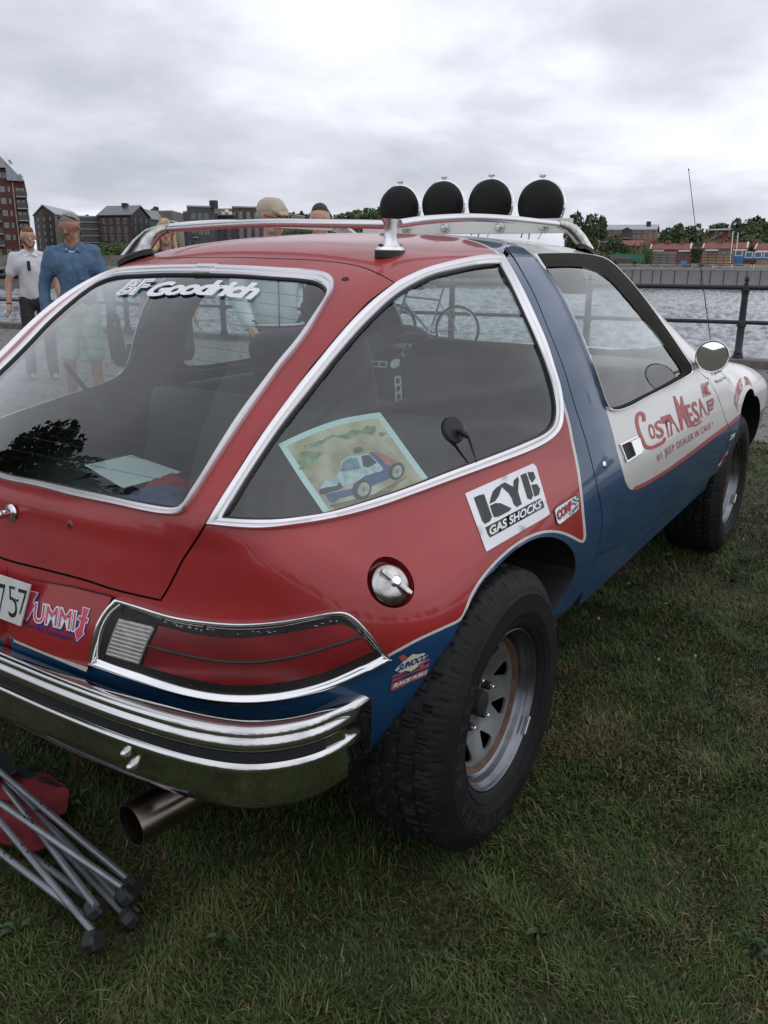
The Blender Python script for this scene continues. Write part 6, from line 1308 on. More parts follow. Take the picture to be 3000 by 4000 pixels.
# flag poles, masts
for x,y0,y1,d,l_ in ((2862,903,945,180,'left of two white flagpoles behind the terraces'),(2882,909,946,180,'right of two white flagpoles behind the terraces')): 
    a=az((x,y1),d); b=az((x+2,y0),d); MB().tube([(a[0],a[1],a[2]-4),tuple(b)],.10,6).build('flagpole',['wht'],None,label=l_,cat='flagpole',group='white flagpoles')
a=az((2500,1035),140);b=az((2505,948),140); MB().tube([tuple(a),tuple(b)],.18,6).build('timber_mast',[mat('grey_wood',(.14,.12,.10),.9)],None,label='grey wooden mast standing in front of the green container',cat='mast')
# ---- hill and trees
hill_=lambda x,y:0
HG=[];nx,ny=46,14
for j in range(ny):
    for i in range(nx):
        px=2150+(3900-2150)*i/(nx-1); d=205+j*26; zt_=np.interp(px,[2150,2300,2450,2560,2620,2700,2760,2800,2880,2950,3050,3200,3900],[975,950,946,960,950,945,940,925,915,900,890,880,860]); z=zpx(px,zt_,300)*min(1,(j/6)); p=az((px,1000),d); HG.append((p[0],p[1],z*d/300-.3 if j else zq-.2))
MB().add(HG,[(j*nx+i,j*nx+i+1,(j+1)*nx+i+1,(j+1)*nx+i) for j in range(ny-1) for i in range(nx-1)]).build('hill',[mat('wooded_ground',(.03,.045,.02),.95,var=.3,vscale=.1)],None,kind='structure')
M['leafd']=mat('dark_foliage',(.030,.050,.020),.8,col2=(.055,.082,.030),vscale=.35,vlo=.4,vhi=.6); M['leafm']=mat('mid_foliage',(.050,.085,.025),.8,col2=(.085,.125,.038),vscale=.4,vlo=.4,vhi=.6); M['bark']=mat('bark',(.06,.05,.04),.9)
def crown(name,kind,n,seed,ls=.55):
    r=np.random.default_rng(seed); P=[]
    if kind=='round': lob=[(r.normal(0,.28),r.normal(0,.28),r.uniform(.45,.88),r.uniform(.16,.30)) for _ in range(11)]
    elif kind=='col': lob=[(r.normal(0,.05),r.normal(0,.05),z,.13+.04*math.sin(z*9)) for z in np.linspace(.15,.92,9)]
    elif kind=='pine': lob=[(r.normal(0,.16*(1.1-z)),r.normal(0,.16*(1.1-z)),z,.05+.20*(1-z)*r.uniform(.6,1.2)) for z in r.uniform(.35,.98,15)]
    else: lob=[(r.normal(0,.40),r.normal(0,.40),r.uniform(.25,.6),r.uniform(.25,.40)) for _ in range(9)]
    lw=np.array([l[3]**2 for l in lob]); lw/=lw.sum(); ch=r.choice(len(lob),n,p=lw); L_=np.array(lob)[ch]; d=r.normal(size=(n,3)); d/=np.linalg.norm(d,axis=1,keepdims=True); rad=L_[:,3]*r.uniform(.55,1.08,n)**.5; c=L_[:,:3]+d*rad[:,None]*np.array([1,1,.85])
    c[:,:2]-=c[:,:2].mean(0); q_=np.percentile(np.abs(c[:,:2]),96); c[:,:2]*={'round':.36,'col':.125,'pine':.21,'bush':.55}[kind]/q_; c[:,2]*=1./c[:,2].max(); s=ls*r.uniform(.5,1.2,n)*.040; a=r.normal(size=(n,3)); a/=np.linalg.norm(a,axis=1,keepdims=True); b=np.cross(a,d); b/=np.linalg.norm(b,axis=1,keepdims=True)+1e-9; V=np.stack([c-a*s[:,None],c+b*s[:,None]*.7,c+a*s[:,None],c-b*s[:,None]*.7],1).reshape(-1,3)
    F_=(np.arange(n)[:,None]*4+np.arange(4)).tolist(); return mesh(name,V,F_,smooth=False)
CR={k:[crown('crown',k,n_,i*7+j,ls_) for j in range(2)] for i,(k,n_,ls_) in enumerate((('round',2600,.85),('col',2200,.7),('pine',1800,.75),('bush',1500,.9)))}
trk=MB().tube([(0,0,0),(.01,0,.4),(0,.01,.8)],[.022,.015,.005],8).tube([(.005,0,.35),(.16,.05,.62)],[.009,.003],5).tube([(.005,0,.42),(-.14,.08,.66)],[.009,.003],5).tube([(0,0,.5),(.03,-.15,.7)],[.008,.003],5); tk=trk.build('trunk',['bark'],None); tkm=tk.data; bpy.data.objects.remove(tk)
def tree(px,ytop,d,hgt,kind,label,m_='leafd',wid=1.,group=None,nm='tree',v=None,base=None):
    a=az((px,ytop),d); zb=a[2]-hgt if base is None else base; h_=a[2]-zb; root=empty(nm,(a[0],a[1],zb),label=label,cat='tree' if kind!='bush' else 'bush',**({'group':group} if group else {}))
    t_=link('trunk',tkm,(),root); c_=bpy.data.objects.new('crown',CR[kind][(v if v is not None else int(rng.integers(2)))]); C.objects.link(c_); c_.parent=root
    if not c_.data.materials: c_.data.materials.append(M[m_])
    else:
        c_.data.materials; c_.material_slots[0].link='OBJECT'; c_.material_slots[0].material=M[m_]
    for o in (t_,c_): o.scale=(h_*wid,h_*wid,h_)
    root.rotation_euler=(0,0,rng.uniform(0,6.28)); return root
tree(2243,829,185,20,'col','tall dark columnar poplar just right of the roof lamps',wid=.62,v=0,group='columnar poplars'); tree(2305,838,185,19,'col','second dark columnar poplar with flat top beside the salmon house',wid=.8,v=1,group='columnar poplars'); tree(2350,843,215,18,'pine','thin pine behind the salmon apartment house roof','leafd',.7)
tree(2408,921,185,10,'round','round dark spruce in front of the salmon apartment house',wid=.8); tree(2515,948,180,6.5,'bush','wide green bush left of the first terrace','leafm',.9); tree(2350,975,175,4,'bush','low bush below the pale garage','leafm',1.6)
wood=[(2578,902,12,'round'),(2612,890,15,'pine'),(2650,876,18,'pine'),(2675,880,14,'round'),(2700,900,12,'pine'),(2725,903,14,'round'),(2595,925,12,'bush'),(2640,915,14,'bush'),(2690,925,12,'bush'),(2740,925,14,'bush'),(2775,874,14,'round'),(2815,872,13,'pine'),(2845,872,13,'round'),(2870,880,14,'round'),(2892,878,14,'pine'),(2915,868,15,'round'),(2935,858,16,'pine'),(2955,852,17,'round'),(2975,855,16,'pine'),(2992,850,17,'round'),(3020,848,18,'pine'),(2880,905,12,'bush'),(2915,900,14,'bush'),(2950,895,14,'bush'),(2985,892,14,'bush'),(3030,890,14,'bush'),(2860,925,9,'bush'),(2900,930,10,'bush'),(2945,928,10,'bush'),(2990,925,10,'bush'),(2730,960,14,'bush'),(2715,940,14,'bush')]
ORD='first second third fourth fifth sixth seventh eighth ninth tenth eleventh twelfth thirteenth fourteenth fifteenth sixteenth seventeenth eighteenth nineteenth twentieth'.split()
for i,(x,y,h_,k_) in enumerate(wood): tree(x,y,245+(-20 if k_=='bush' else 18)+rng.uniform(-8,8),h_*1.35,k_,('rounded broadleaf','pointed pine','dense low tree')[('round','pine','bush').index(k_)]+' on the right-hand hill, '+ORD[sum(1 for w_ in wood if w_[3]==k_ and w_[0]<x)]+' of its kind from the left','leafd' if k_!='bush' or i%3 else 'leafm',1.05 if k_=='bush' else .85,'trees covering the hill at the right')
for i in range(17):
    x=1205+i*19+rng.uniform(-4,4); tree(x,float(np.interp(x,[1200,1300,1380,1440,1540],[858,845,822,812,808]))+rng.uniform(-4,10),330,17,'round' if i%3 else 'pine','%s tree from the left in the distant woods beside the roof lamps'%ORD[i],'leafd' if i%2 else 'leafm',1.0,'distant trees left of the roof lamps')
for i in range(12):
    x=1020+i*16; tree(x,826+rng.uniform(-3,10),390,16,'pine','%s pine from the left rising behind the long low building'%ORD[i],'leafd',.8,'distant pines behind the low building')
for si_,x in enumerate((1190,1225,1260,1310,1360,1420,1480)): tree(x,880,300,11,'bush','%s low bushy tree from the left at the foot of the distant woods'%ORD[si_],'leafm',1.5,'low bushes below the distant woods')
for si_,(x,y,w_) in enumerate(((388,940,1.0),(420,948,1.3),(452,945,1.1),(505,942,1.0),(535,950,1.1),(700,948,1.4),(735,955,1.3),(770,968,1.3))): tree(x,y,150,4.6,'bush','%s green shrub from the left on the far quay before the brick blocks'%ORD[si_],'leafm',w_*1.3,'shrubs on the far quay terrace')
tree(340,838,300,12,'pine','dark tree peeking over the cream block',wid=.9); tree(606,808,330,14,'pine','dark pine top behind the black gable',wid=1.2)
for si_,x in enumerate((2270,2330,2410)): tree(x,985,165,3.2,'bush','%s bush from the left in the strip behind the green container'%ORD[si_],'leafm',1.8,'bushes behind the green container')
# planter + small signs on left quay
pt=empty('planter',tuple(az((42,1063),60)[:2])+(zpx(42,1063,60)-.3,),label='dark planter box with red flowers on the left quay',cat='planter'); link('planter_box',box_me('planter_box',(0,0,.25),(.65,.65,.5),bev=.03),['bblk'],pt); o=link('planter_flowers',CR['bush'][0],(),pt); o.scale=(.7,.7,.8); o.location=(0,0,.3)
# tree beside the lawn (outside the frame, mirrored in the rear glass)
big=empty('maple_tree',(-3.7,8.4,0),label='large leafy tree on the lawn left of the car, seen mirrored in the rear glass',cat='tree')
lf=mat('maple_leaves',(.030,.055,.014),.6,col2=(.055,.09,.022),vscale=1.5)
def bigcrown(seed,n,lob,ls):
    r=np.random.default_rng(seed); L0=np.array(lob); lw=L0[:,3]**2; lw/=lw.sum(); L_=L0[r.choice(len(lob),n,p=lw)]; d=r.normal(size=(n,3)); d/=np.linalg.norm(d,axis=1,keepdims=True); c=L_[:,:3]+d*(L_[:,3]*r.uniform(.3,1.1,n)**.5)[:,None]; s=ls*r.uniform(.6,1.3,n); a=r.normal(size=(n,3)); a/=np.linalg.norm(a,axis=1,keepdims=True); b=np.cross(a,r.normal(size=(n,3))); b/=np.linalg.norm(b,axis=1,keepdims=True)
    V=np.stack([c-a*s[:,None],c-a*s[:,None]*.2+b*s[:,None]*.8,c+a*s[:,None],c-a*s[:,None]*.2-b*s[:,None]*.8],1).reshape(-1,3); return mesh('crown',V,(np.arange(n)[:,None]*4+np.arange(4)).tolist(),smooth=False)
r_=np.random.default_rng(5); lob=[(r_.normal(0,1.7),r_.normal(0,1.5),r_.uniform(4.2,8.8),r_.uniform(.6,1.2)) for _ in range(26)]+[(2.6,-.4,6.4,.55),(3.1,0,7.6,.4),(1.2,.3,9.6,.5)]
link('crown',bigcrown(3,12000,lob,.11),[lf],big); MB().tube([(0,0,0),(.1,0,2),(0,.1,4.5),(0,0,6)],[.28,.2,.12,.05],10).tube([(.05,0,2.4),(1.6,-.6,4.4)],[.10,.03],6).tube([(0,0,2.8),(-1.5,.7,5)],[.10,.03],6).build('trunk',['bark'],big)

# park trees standing behind and to the right of the camera (they show in the paint, the chrome and the mirror)
pk=rng.uniform(0,1,22)
for i in range(22):
    a=R_(-8-i*9.0+rng.uniform(-3,3)); d=rng.uniform(52,85); h_=rng.uniform(7,12.5); x,y=CAM[0]+d*math.cos(a-.12),CAM[1]+d*math.sin(a-.12)
    if x>4: y=min(y,-38)
    rt_=empty('park_tree',(x,y,0),label='%s park tree clockwise on the lawn behind the camera, mirrored in the car'%(ORD+['twenty-first','twenty-second'])[i],cat='tree',group='park trees behind the camera'); link('trunk',tkm,(),rt_); c_=bpy.data.objects.new('crown',CR['round'][i%2]); C.objects.link(c_); c_.parent=rt_
    for o in rt_.children: o.scale=(h_,h_,h_)
# ================================================================ PEOPLE
def fuse(name,caps,ells,voxel,mats,parent,smooth=4,noise=0.,seed=0):
    b=MB()
    for p0,p1,r0,r1 in caps:
        p0,p1=np.array(p0,float),np.array(p1,float); d=p1-p0; L_=np.linalg.norm(d)+1e-9; d/=L_; P=[];Rr=[]
        for a in (-80,-55,-25): P.append(p0+d*r0*math.sin(R_(a))); Rr.append(r0*math.cos(R_(a)))
        for t in (0,.5,1): P.append(p0*(1-t)+p1*t); Rr.append(r0*(1-t)+r1*t)
        for a in (25,55,80): P.append(p1+d*r1*math.sin(R_(a))); Rr.append(r1*math.cos(R_(a)))
        b.tube(P,Rr,14)
    for c,s in ells:
        th=np.linspace(0,math.pi,13)
        b.lathe([(max(math.sin(a),1e-3),-math.cos(a)) for a in th],n=18) if 0 else None
        V=[];Fs=[];n,k=18,11
        for i in range(n):
            for j in range(k):
                a=2*math.pi*i/n; e=math.pi*(j+.02)/(k-1+.04); V.append((c[0]+s[0]*math.sin(e)*math.cos(a),c[1]+s[1]*math.sin(e)*math.sin(a),c[2]-s[2]*math.cos(e)))
        for i in range(n):
            for j in range(k-1): A_=i*k+j;B_=((i+1)%n)*k+j; Fs.append((A_,B_,B_+1,A_+1))
        Fs.append(tuple(i*k for i in range(n))[::-1]); Fs.append(tuple(i*k+k-1 for i in range(n))); b.add(V,Fs)
    o=b.build('fuse_tmp',[],None); m=o.modifiers.new('r','REMESH'); m.mode='VOXEL'; m.voxel_size=voxel; m.use_smooth_shade=True
    s_=o.modifiers.new('s','SMOOTH'); s_.factor=.5; s_.iterations=smooth
    me=bpy.data.meshes.new_from_object(o.evaluated_get(bpy.context.evaluated_depsgraph_get())); dm=o.data; bpy.data.objects.remove(o); bpy.data.meshes.remove(dm)
    if noise:
        n=len(me.vertices); co=np.zeros(n*3); me.vertices.foreach_get('co',co); co=co.reshape(-1,3); no=np.zeros(n*3); me.vertices.foreach_get('normal',no); no=no.reshape(-1,3); r=np.random.default_rng(seed); f=np.zeros(n)
        for k in range(7): w=r.normal(size=3)*np.array([16,16,9])*(1+k*.4); f+=np.sin(co@w+r.uniform(0,6))/(1+k*.35)
        co+=no*(f*noise)[:,None]; me.vertices.foreach_set('co',co.reshape(-1))
    me.polygons.foreach_set('use_smooth',[True]*len(me.polygons)); me.update(); me.name=name
    return link(name,me,mats,parent)
def lerp(a,b,t): return np.array(a)*(1-t)+np.array(b)*t
def person(label,px,ytop,d,H,look=0.,turn=0.,female=False,arms=None,skin='skin',nod=0.,tf=1.81):
    a=az((px,ytop),d); root=empty('person',(a[0],a[1],0),label=label,cat='person'); root.rotation_euler=(0,0,math.atan2(CAM[1]-a[1],CAM[0]-a[0])+R_(turn)); ztop=float(a[2]); H=ztop/tf*1.8; k=H/1.8; S={}
    S['H']=H; shw=(.172 if not female else .16)*k; hip=(.095 if not female else .10)*k
    S['sh']=[np.array([0,s*shw,1.475*k]) for s in (1,-1)]; arms=arms or [((.02,.26,1.17),(.05,.27,.90)),((.02,-.26,1.17),(.05,-.27,.90))]
    S['el']=[np.array(arms[i][0])*k for i in (0,1)]; S['wr']=[np.array(arms[i][1])*k for i in (0,1)]
    S['hp']=[np.array([0,s*hip,.95*k]) for s in (1,-1)]; S['kn']=[np.array([.03,s*(hip+.02*k),.50*k]) for s in (1,-1)]; S['an']=[np.array([-.01+.05*s,s*(hip+.03*k),.09*k]) for s in (1,-1)]
    hc=np.array([.025,0,1.675])*k; S['hc']=hc; S['k']=k
    caps=[((0,0,1.0*k),(0,0,1.30*k),.125*k,.135*k),((0,.07*k,1.36*k),(0,-.07*k,1.36*k),.115*k,.115*k),((0,0,1.44*k),(.015*k,0,1.60*k),.062*k,.058*k)]
    for i in (0,1):
        caps+=[(S['sh'][i]-[0,0,.02*k],S['el'][i],.052*k,.042*k),(S['el'][i],S['wr'][i],.042*k,.028*k),(S['hp'][i],S['kn'][i],.082*k,.055*k),(S['kn'][i],S['an'][i],.056*k,.040*k),(S['an'][i]-[0,0,.045*k],S['an'][i]+[.14*k,0,-.055*k],.042*k,.030*k)]
        w=S['wr'][i]; dr=(S['wr'][i]-S['el'][i]); dr/=np.linalg.norm(dr); s=(1,-1)[i]; fw=np.array([1.,0,0]); fw-=dr*(fw@dr); fw/=np.linalg.norm(fw); sd_=np.cross(dr,fw)
        caps+=[(w+dr*.02*k,w+dr*.075*k+fw*.012*k,.030*k,.032*k),(w+dr*.02*k,w+dr*.075*k-fw*.018*k,.026*k,.028*k)]
        for j,(o_,l_) in enumerate(((.030,.068),(.010,.078),(-.011,.073),(-.030,.058))):
            b0=w+dr*.085*k+fw*o_*k; m0=b0+dr*l_*.55*k+sd_*(-s)*.008*k; e0=m0+dr*l_*.40*k+sd_*(-s)*.024*k; caps+=[(b0,m0,.0098*k,.009*k),(m0,e0,.009*k,.0078*k)]
        t0=w+dr*.03*k+fw*.028*k; t1=t0+dr*.035*k+fw*.028*k; caps+=[(t0,t1,.013*k,.0105*k),(t1,t1+dr*.028*k+fw*.004*k,.0105*k,.009*k)]
    hr=Matrix.Rotation(R_(look),3,'Z')@Matrix.Rotation(R_(nod),3,'Y'); hp=lambda x,y,z:np.array(hr@Vector((x*k,y*k,z*k)))+hc; S['hp_']=hp; S['hr']=hr
    caps+=[(hp(-.02,0,.035),hp(.022,0,.03),.083*k,.079*k),(hp(.02,0,.0),hp(.045,0,-.06),.066*k,.046*k),(hp(.062,0,-.078),hp(.066,0,-.086),.024*k,.022*k),(hp(.088,0,.012),hp(.108,0,-.022),.009*k,.0135*k),(hp(.078,-.022,.036),hp(.078,.022,.036),.014*k,.014*k),(hp(.072,-.022,-.05),hp(.072,.022,-.05),.014*k,.014*k),
           (hp(-.002,.082,.015),hp(-.006,.086,-.018),.013*k,.009*k),(hp(-.002,-.082,.015),hp(-.006,-.086,-.018),.013*k,.009*k)]
    body=fuse('body',caps,[((0,0,1.0*k),(.105*k,.15*k,.12*k))],.0085,[skin],root,3)
    for s in (1,-1):
        f=MB().lathe([(.001,-.008),(.006,-.006),(.0085,0),(.006,.006),(.001,.008)],n=10).build('eye',[M.get('eye') or M.setdefault('eye',mat('dark_eye',(.02,.015,.012),.2))],root); f.location=hp(.0815,s*.030,.014); f.scale=(.6*k,1.5*k,.7*k)
        MB().tube([hp(.0905,s*.016,.032),hp(.090,s*.032,.037),hp(.080,s*.048,.031)],.0028*k,6).build('eyebrow',[M.get('brow') or M.setdefault('brow',mat('brow_hair',(.07,.045,.03),.9))],root)
    MB().tube([hp(.084,-.022,-.047),hp(.0925,0,-.0465),hp(.084,.022,-.047)],[.0015,.0035,.0015],6).build('mouth',[M.get('lip') or M.setdefault('lip',mat('lips',(.30,.09,.075),.5))],root)
    S['root']=root; return S
def torso(S,m_,top=1.47,bot=.93,rr=1.,sl=None,fat=0.,name='shirt',noise=.0035):
    k=S['k']; caps=[((0,0,(bot+.13)*k),(.0,0,1.30*k),(.135+fat)*k*rr,(.152+fat)*k*rr),((0,S['sh'][0][1]*.55,1.36*k),(0,S['sh'][1][1]*.55,1.36*k),.125*k*rr,.125*k*rr),((0,S['sh'][0][1]*.93,1.455*k),(0,0,1.50*k),.060*k,.066*k),((0,S['sh'][1][1]*.93,1.455*k),(0,0,1.50*k),.060*k,.066*k)]
    caps+=[((0,.045*k,(bot+.10)*k),(0,.045*k,(bot+.11)*k),.118*k*rr,.12*k*rr),((0,-.045*k,(bot+.10)*k),(0,-.045*k,(bot+.11)*k),.118*k*rr,.12*k*rr)]
    if sl:
        for i in (0,1):
            if sl<=1: e=lerp(S['sh'][i],S['el'][i],sl); caps.append((S['sh'][i]-[0,0,.015],e,.066*k*rr,.060*k*rr))
            else: e=lerp(S['el'][i],S['wr'][i],sl-1); caps+= [(S['sh'][i]-[0,0,.015],S['el'][i],.066*k*rr,.056*k*rr),(S['el'][i],e,.056*k*rr,.043*k*rr)]
    return fuse(name,caps,[((0,0,(bot+.07)*k),(.125*k*rr,.165*k*rr,.09*k))],.013,[m_],S['root'],3,noise,int(S['H']*1000))
def legs(S,m_,to=2.,rr=1.,name='trousers',noise=.003):
    k=S['k']; caps=[((0,0,.97*k),(0,0,1.0*k),.135*k*rr,.13*k*rr)]
    for i in (0,1):
        if to<=1: caps.append((S['hp'][i],lerp(S['hp'][i],S['kn'][i],to),.098*k*rr,.088*k*rr))
        else: caps+=[(S['hp'][i],S['kn'][i],.096*k*rr,.072*k*rr),(S['kn'][i],lerp(S['kn'][i],S['an'][i],to-1),.070*k*rr,.060*k*rr)]
    return fuse(name,caps,[((0,0,.96*k),(.115*k,.165*k,.11*k))],.013,[m_],S['root'],3,noise,7)
def shoes(S,m_):
    k=S['k']
    for i in (0,1): a=S['an'][i]; fuse('shoe',[((a-[.03*k,0,.045*k]),(a+[.13*k,0,-.058*k]),.046*k,.034*k),((a-[.02*k,0,.045*k]),(a+[0,0,.0]),.048*k,.046*k)],[],.010,[m_],S['root'],2)
def hair(S,caps,m_,name='hair',noise=.002): return fuse(name,[(S['hp_'](*a),S['hp_'](*b),r0*S['k'],r1*S['k']) for a,b,r0,r1 in caps],[],.0075,[m_],S['root'],2,noise,11)
def flap(S,name,pts,m_,th=.004):
    bm=bmesh.new(); vs=[bm.verts.new(tuple(p)) for p in pts]; f=bm.faces.new(vs); g=bmesh.ops.extrude_face_region(bm,geom=[f]); n=np.cross(np.array(pts[1])-pts[0],np.array(pts[2])-pts[0]); n/=np.linalg.norm(n)
    bmesh.ops.translate(bm,vec=tuple(n*th),verts=[v for v in g['geom'] if isinstance(v,bmesh.types.BMVert)]); return link(name,bm_mesh(name,bm),[m_],S['root'])
def collar(S,m_,open_=.03,h=.035):
    k=S['k']; P=[]; 
    for s in (1,-1):
        pts=[(.085*k,s*open_*.6*k,1.485*k),(.060*k,s*.062*k,1.535*k),(-.02*k,s*.082*k,1.555*k),(-.03*k,s*.095*k,1.52*k),(.062*k,s*.092*k,1.49*k),(.088*k,s*(open_*.6+.045)*k,1.462*k)]; flap(S,'collar',pts if s>0 else pts[::-1],m_,.006)
# man in white polo
S=person('man with ginger beard in a white polo shirt and dark jeans, leftmost person',104,884,10.6,1.80,look=8,turn=4,arms=[((.0,.27,1.17),(.05,.29,.93)),((-.02,-.27,1.17),(.05,-.30,.91))])
torso(S,mat('white_pique_cotton',(.62,.62,.64),.85,bump=.1,bscale=200),sl=.62,fat=.008); collar(S,'wht'); legs(S,mat('charcoal_denim',(.035,.033,.032),.85,var=.15,vscale=20)); shoes(S,'rubber'); gh=mat('ginger_hair',(.20,.085,.03),.8,var=.3,vscale=60)
hair(S,[((-.03,0,.045),(.02,0,.070),.079,.070),((-.045,0,.0),(-.045,0,.05),.066,.07),((.04,-.03,.095),(.048,.03,.10),.024,.024)],gh); hair(S,[((.052,0,-.075),(.056,0,-.088),.040,.030),((.03,.05,-.045),(.05,.03,-.075),.022,.024),((.03,-.05,-.045),(.05,-.03,-.075),.022,.024),((.085,-.018,-.032),(.085,.018,-.032),.008,.008)],mat('ginger_beard',(.15,.055,.025),.9),'beard')
k=S['k']; MB().box((.165*k,-.035,1.36*k),(.012,.034,.10)).build('hanging_sunglasses',['ink'],S['root']); MB().tube([S['wr'][1]+[.0,.03*math.cos(a),.03*math.sin(a)] for a in ()] or [S['wr'][1]+[0,0,.012],S['wr'][1]+[0,0,.022]],.032*k,12).build('wristband',['ink'],S['root'])
# man in blue shirt
S=person('man in a blue denim shirt and pale shorts with sunglasses on his head',268,829,8.2,1.80,look=-22,turn=-4,nod=14,arms=[((.02,.29,1.16),(.16,.30,.93)),((-.02,-.28,1.17),(.06,-.27,.90))],skin='skint')
bs_=mat('blue_chambray',(.085,.155,.25),.85,var=.14,vscale=25,bump=.25,bscale=40); torso(S,bs_,sl=1.88,fat=-.002,rr=1.07,noise=.004); collar(S,bs_,.045); legs(S,mat('pale_green_shorts',(.40,.47,.38),.85),.88,1.08,'shorts'); shoes(S,'wht')
hair(S,[((-.035,0,.045),(.015,0,.070),.079,.070),((-.05,0,.0),(-.05,0,.04),.060,.068),((-.01,.075,.03),(-.02,.078,.0),.018,.014),((-.01,-.075,.03),(-.02,-.078,.0),.018,.014)],mat('grey_hair',(.27,.245,.22),.8,var=.4,vscale=60)); hair(S,[((.060,0,-.078),(.064,0,-.092),.028,.022),((.086,-.022,-.034),(.086,.022,-.034),.008,.008),((.074,-.03,-.05),(.066,-.026,-.08),.010,.011),((.074,.03,-.05),(.066,.026,-.08),.010,.011)],mat('grey_goatee',(.13,.10,.08),.9),'goatee')
k=S['k']; hp=S['hp_']; MB().tube([hp(-.03,.087,.05),hp(.05,.07,.10),hp(.062,0,.118),hp(.05,-.07,.10),hp(-.03,-.087,.05)],[.002,.006,.006,.006,.002],8).build('sunglasses',['ink'],S['root']); flap(S,'shirt_pocket',[(.165*k,.045,1.33*k),(.165*k,.125,1.33*k),(.165*k,.125,1.22*k),(.168*k,.045,1.22*k)],bs_,.004); MB().tube([(.172*k,.004,1.42*k),(.178*k,.004,1.2*k),(.165*k,.004,1.0*k)],.005,5).build('button_placket',[bs_],S['root'])
MB().tube([(.075*k+.0,.05*math.sin(a)*1.0,(1.50-.035*math.cos(a)**2)*k) for a in np.linspace(-1.4,1.4,9)],.005,6).build('bead_necklace',['wht'],S['root'])
r_=S['root']; Mw=Matrix.Translation(r_.location)@Matrix.Rotation(r_.rotation_euler.z,4,'Z'); h_=Mw@Vector(tuple(S['wr'][0]+np.array([.06,.01,-.10])))
def draped(name,c,pts,mats_,rz,**kk):
    b=MB(); V=[]; n=len(pts)
    for t in (-1,0,1): V+=[(x,t*.022*(1+.4*math.sin(z*20+t)),z) for x,z in pts]
    Fs=[(i,(i+1)%n,(i+1)%n+n*r,i+n*r) for r in () for i in range(n)]
    Fs=[(r*n+i,r*n+(i+1)%n,(r+1)*n+(i+1)%n,(r+1)*n+i) for r in (0,1) for i in range(n)]+[tuple(range(n))[::-1],tuple(range(2*n,3*n))]
    o=b.add(V,Fs).build(name,mats_,None,**kk); o.location=c; o.rotation_euler=(0,0,rz); return o
draped('carried_jacket',h_,[(-.05,.10),(.0,.13),(.05,.08),(.07,-.1),(.10,-.30),(.07,-.38),(.0,-.36),(-.04,-.30),(-.06,-.12)],[mat('dark_brown_jacket',(.05,.032,.028),.8,var=.2)],r_.rotation_euler.z+1.5,label='dark brown jacket hanging from the left hand of the man in blue',cat='jacket')
# blond woman
S=person('blond woman in a denim jacket, partly behind the roof rack foot',640,857,8.3,1.72,look=6,turn=0,female=True,arms=[((.02,.235,1.16),(.04,.25,.92)),((.02,-.235,1.16),(.07,-.27,.93))])
dj=mat('denim_jacket',(.045,.11,.20),.85,var=.15,vscale=25); torso(S,dj,sl=1.3,rr=1.0); legs(S,mat('dark_blue_skirt',(.03,.035,.05),.9),.9,1.1,'skirt'); shoes(S,'wht'); bh=mat('blond_hair',(.50,.36,.19),.6,var=.25,vscale=30,stretch=(1,1,.2))
hair(S,[((-.04,0,.05),(.015,0,.088),.080,.062),((-.055,0,.02),(-.05,0,-.12),.068,.055),((-.01,.078,.03),(.015,.090,-.13),.030,.026),((-.01,-.078,.03),(.03,-.090,-.11),.030,.034),((.04,.045,.09),(.035,.078,.02),.024,.022),((.04,-.045,.09),(.035,-.078,.02),.024,.022),((.02,-.09,-.11),(.07,-.12,-.15),.032,.024)],bh,noise=.004)
r_=S['root']; Mw=Matrix.Translation(r_.location)@Matrix.Rotation(r_.rotation_euler.z,4,'Z'); h_=Mw@Vector(tuple(S['wr'][1]+np.array([.03,0,-.12])))
bg=empty('shopping_bag',tuple(h_),label='black paper shopping bag with white handles held by the blond woman',cat='bag'); bg.rotation_euler=(0,0,r_.rotation_euler.z+1.4)
link('bag_body',box_me('bag_body',(0,0,-.34),(.30,.12,.38),bev=.006),['ink'],bg); MB().tube(cat([(-.08,.05,-.16),(-.06,.05,-.04),(0,.03,.0),(.06,.05,-.04),(.08,.05,-.16)],4),.005,6).tube(cat([(-.08,-.05,-.16),(-.06,-.05,-.04),(0,-.03,.0),(.06,-.05,-.04),(.08,-.05,-.16)],4),.005,6).build('bag_handle',['wht'],bg)
link('bag_print',box_me('bag_print',(.0,-.062,-.30),(.07,.002,.08)),['inkr'],bg); link('bag_print',box_me('bag_print',(.0,.062,-.30),(.07,.002,.08)),['inkr'],bg)
# man in flat cap
S=person('man in a beige flat cap and white zip jacket behind the middle of the roof',1058,780,5.9,1.80,look=32,turn=10,nod=12,arms=[((.02,.30,1.17),(.14,.30,.96)),((.06,-.27,1.17),(.22,-.20,.97))],tf=1.795)
wj=mat('white_jersey_jacket',(.66,.68,.70),.8,bump=.1,bscale=100); torso(S,wj,sl=1.9,rr=1.06,fat=.022,name='jacket',noise=.005); collar(S,wj,.05); legs(S,mat('navy_trousers',(.022,.026,.034),.85)); shoes(S,'rubber')
k=S['k']; hp=S['hp_']
for z,m_,hh in ((.975,'wht',.012),(.962,'inkb',.010),(.948,'inkr',.012),(.934,'inkb',.010),(.920,'wht',.014)):
    b=MB(); b.tube([(.152*k*math.cos(a)*1.05,.205*k*math.sin(a),z*k) for a in np.linspace(0,2*math.pi,33)[:-1]],hh*.62,8,close=True).build('waistband_stripe',[m_],S['root'])
for i in (0,1): MB().tube([S['wr'][i]+(S['el'][i]-S['wr'][i])*t for t in (.06,.10)],.046*k,12).build('cuff',['inkb'],S['root'])
MB().tube([(.178*k,0,1.44*k),(.192*k,0,1.2*k),(.168*k,0,.96*k)],.004,5).build('zip',['ink'],S['root'])
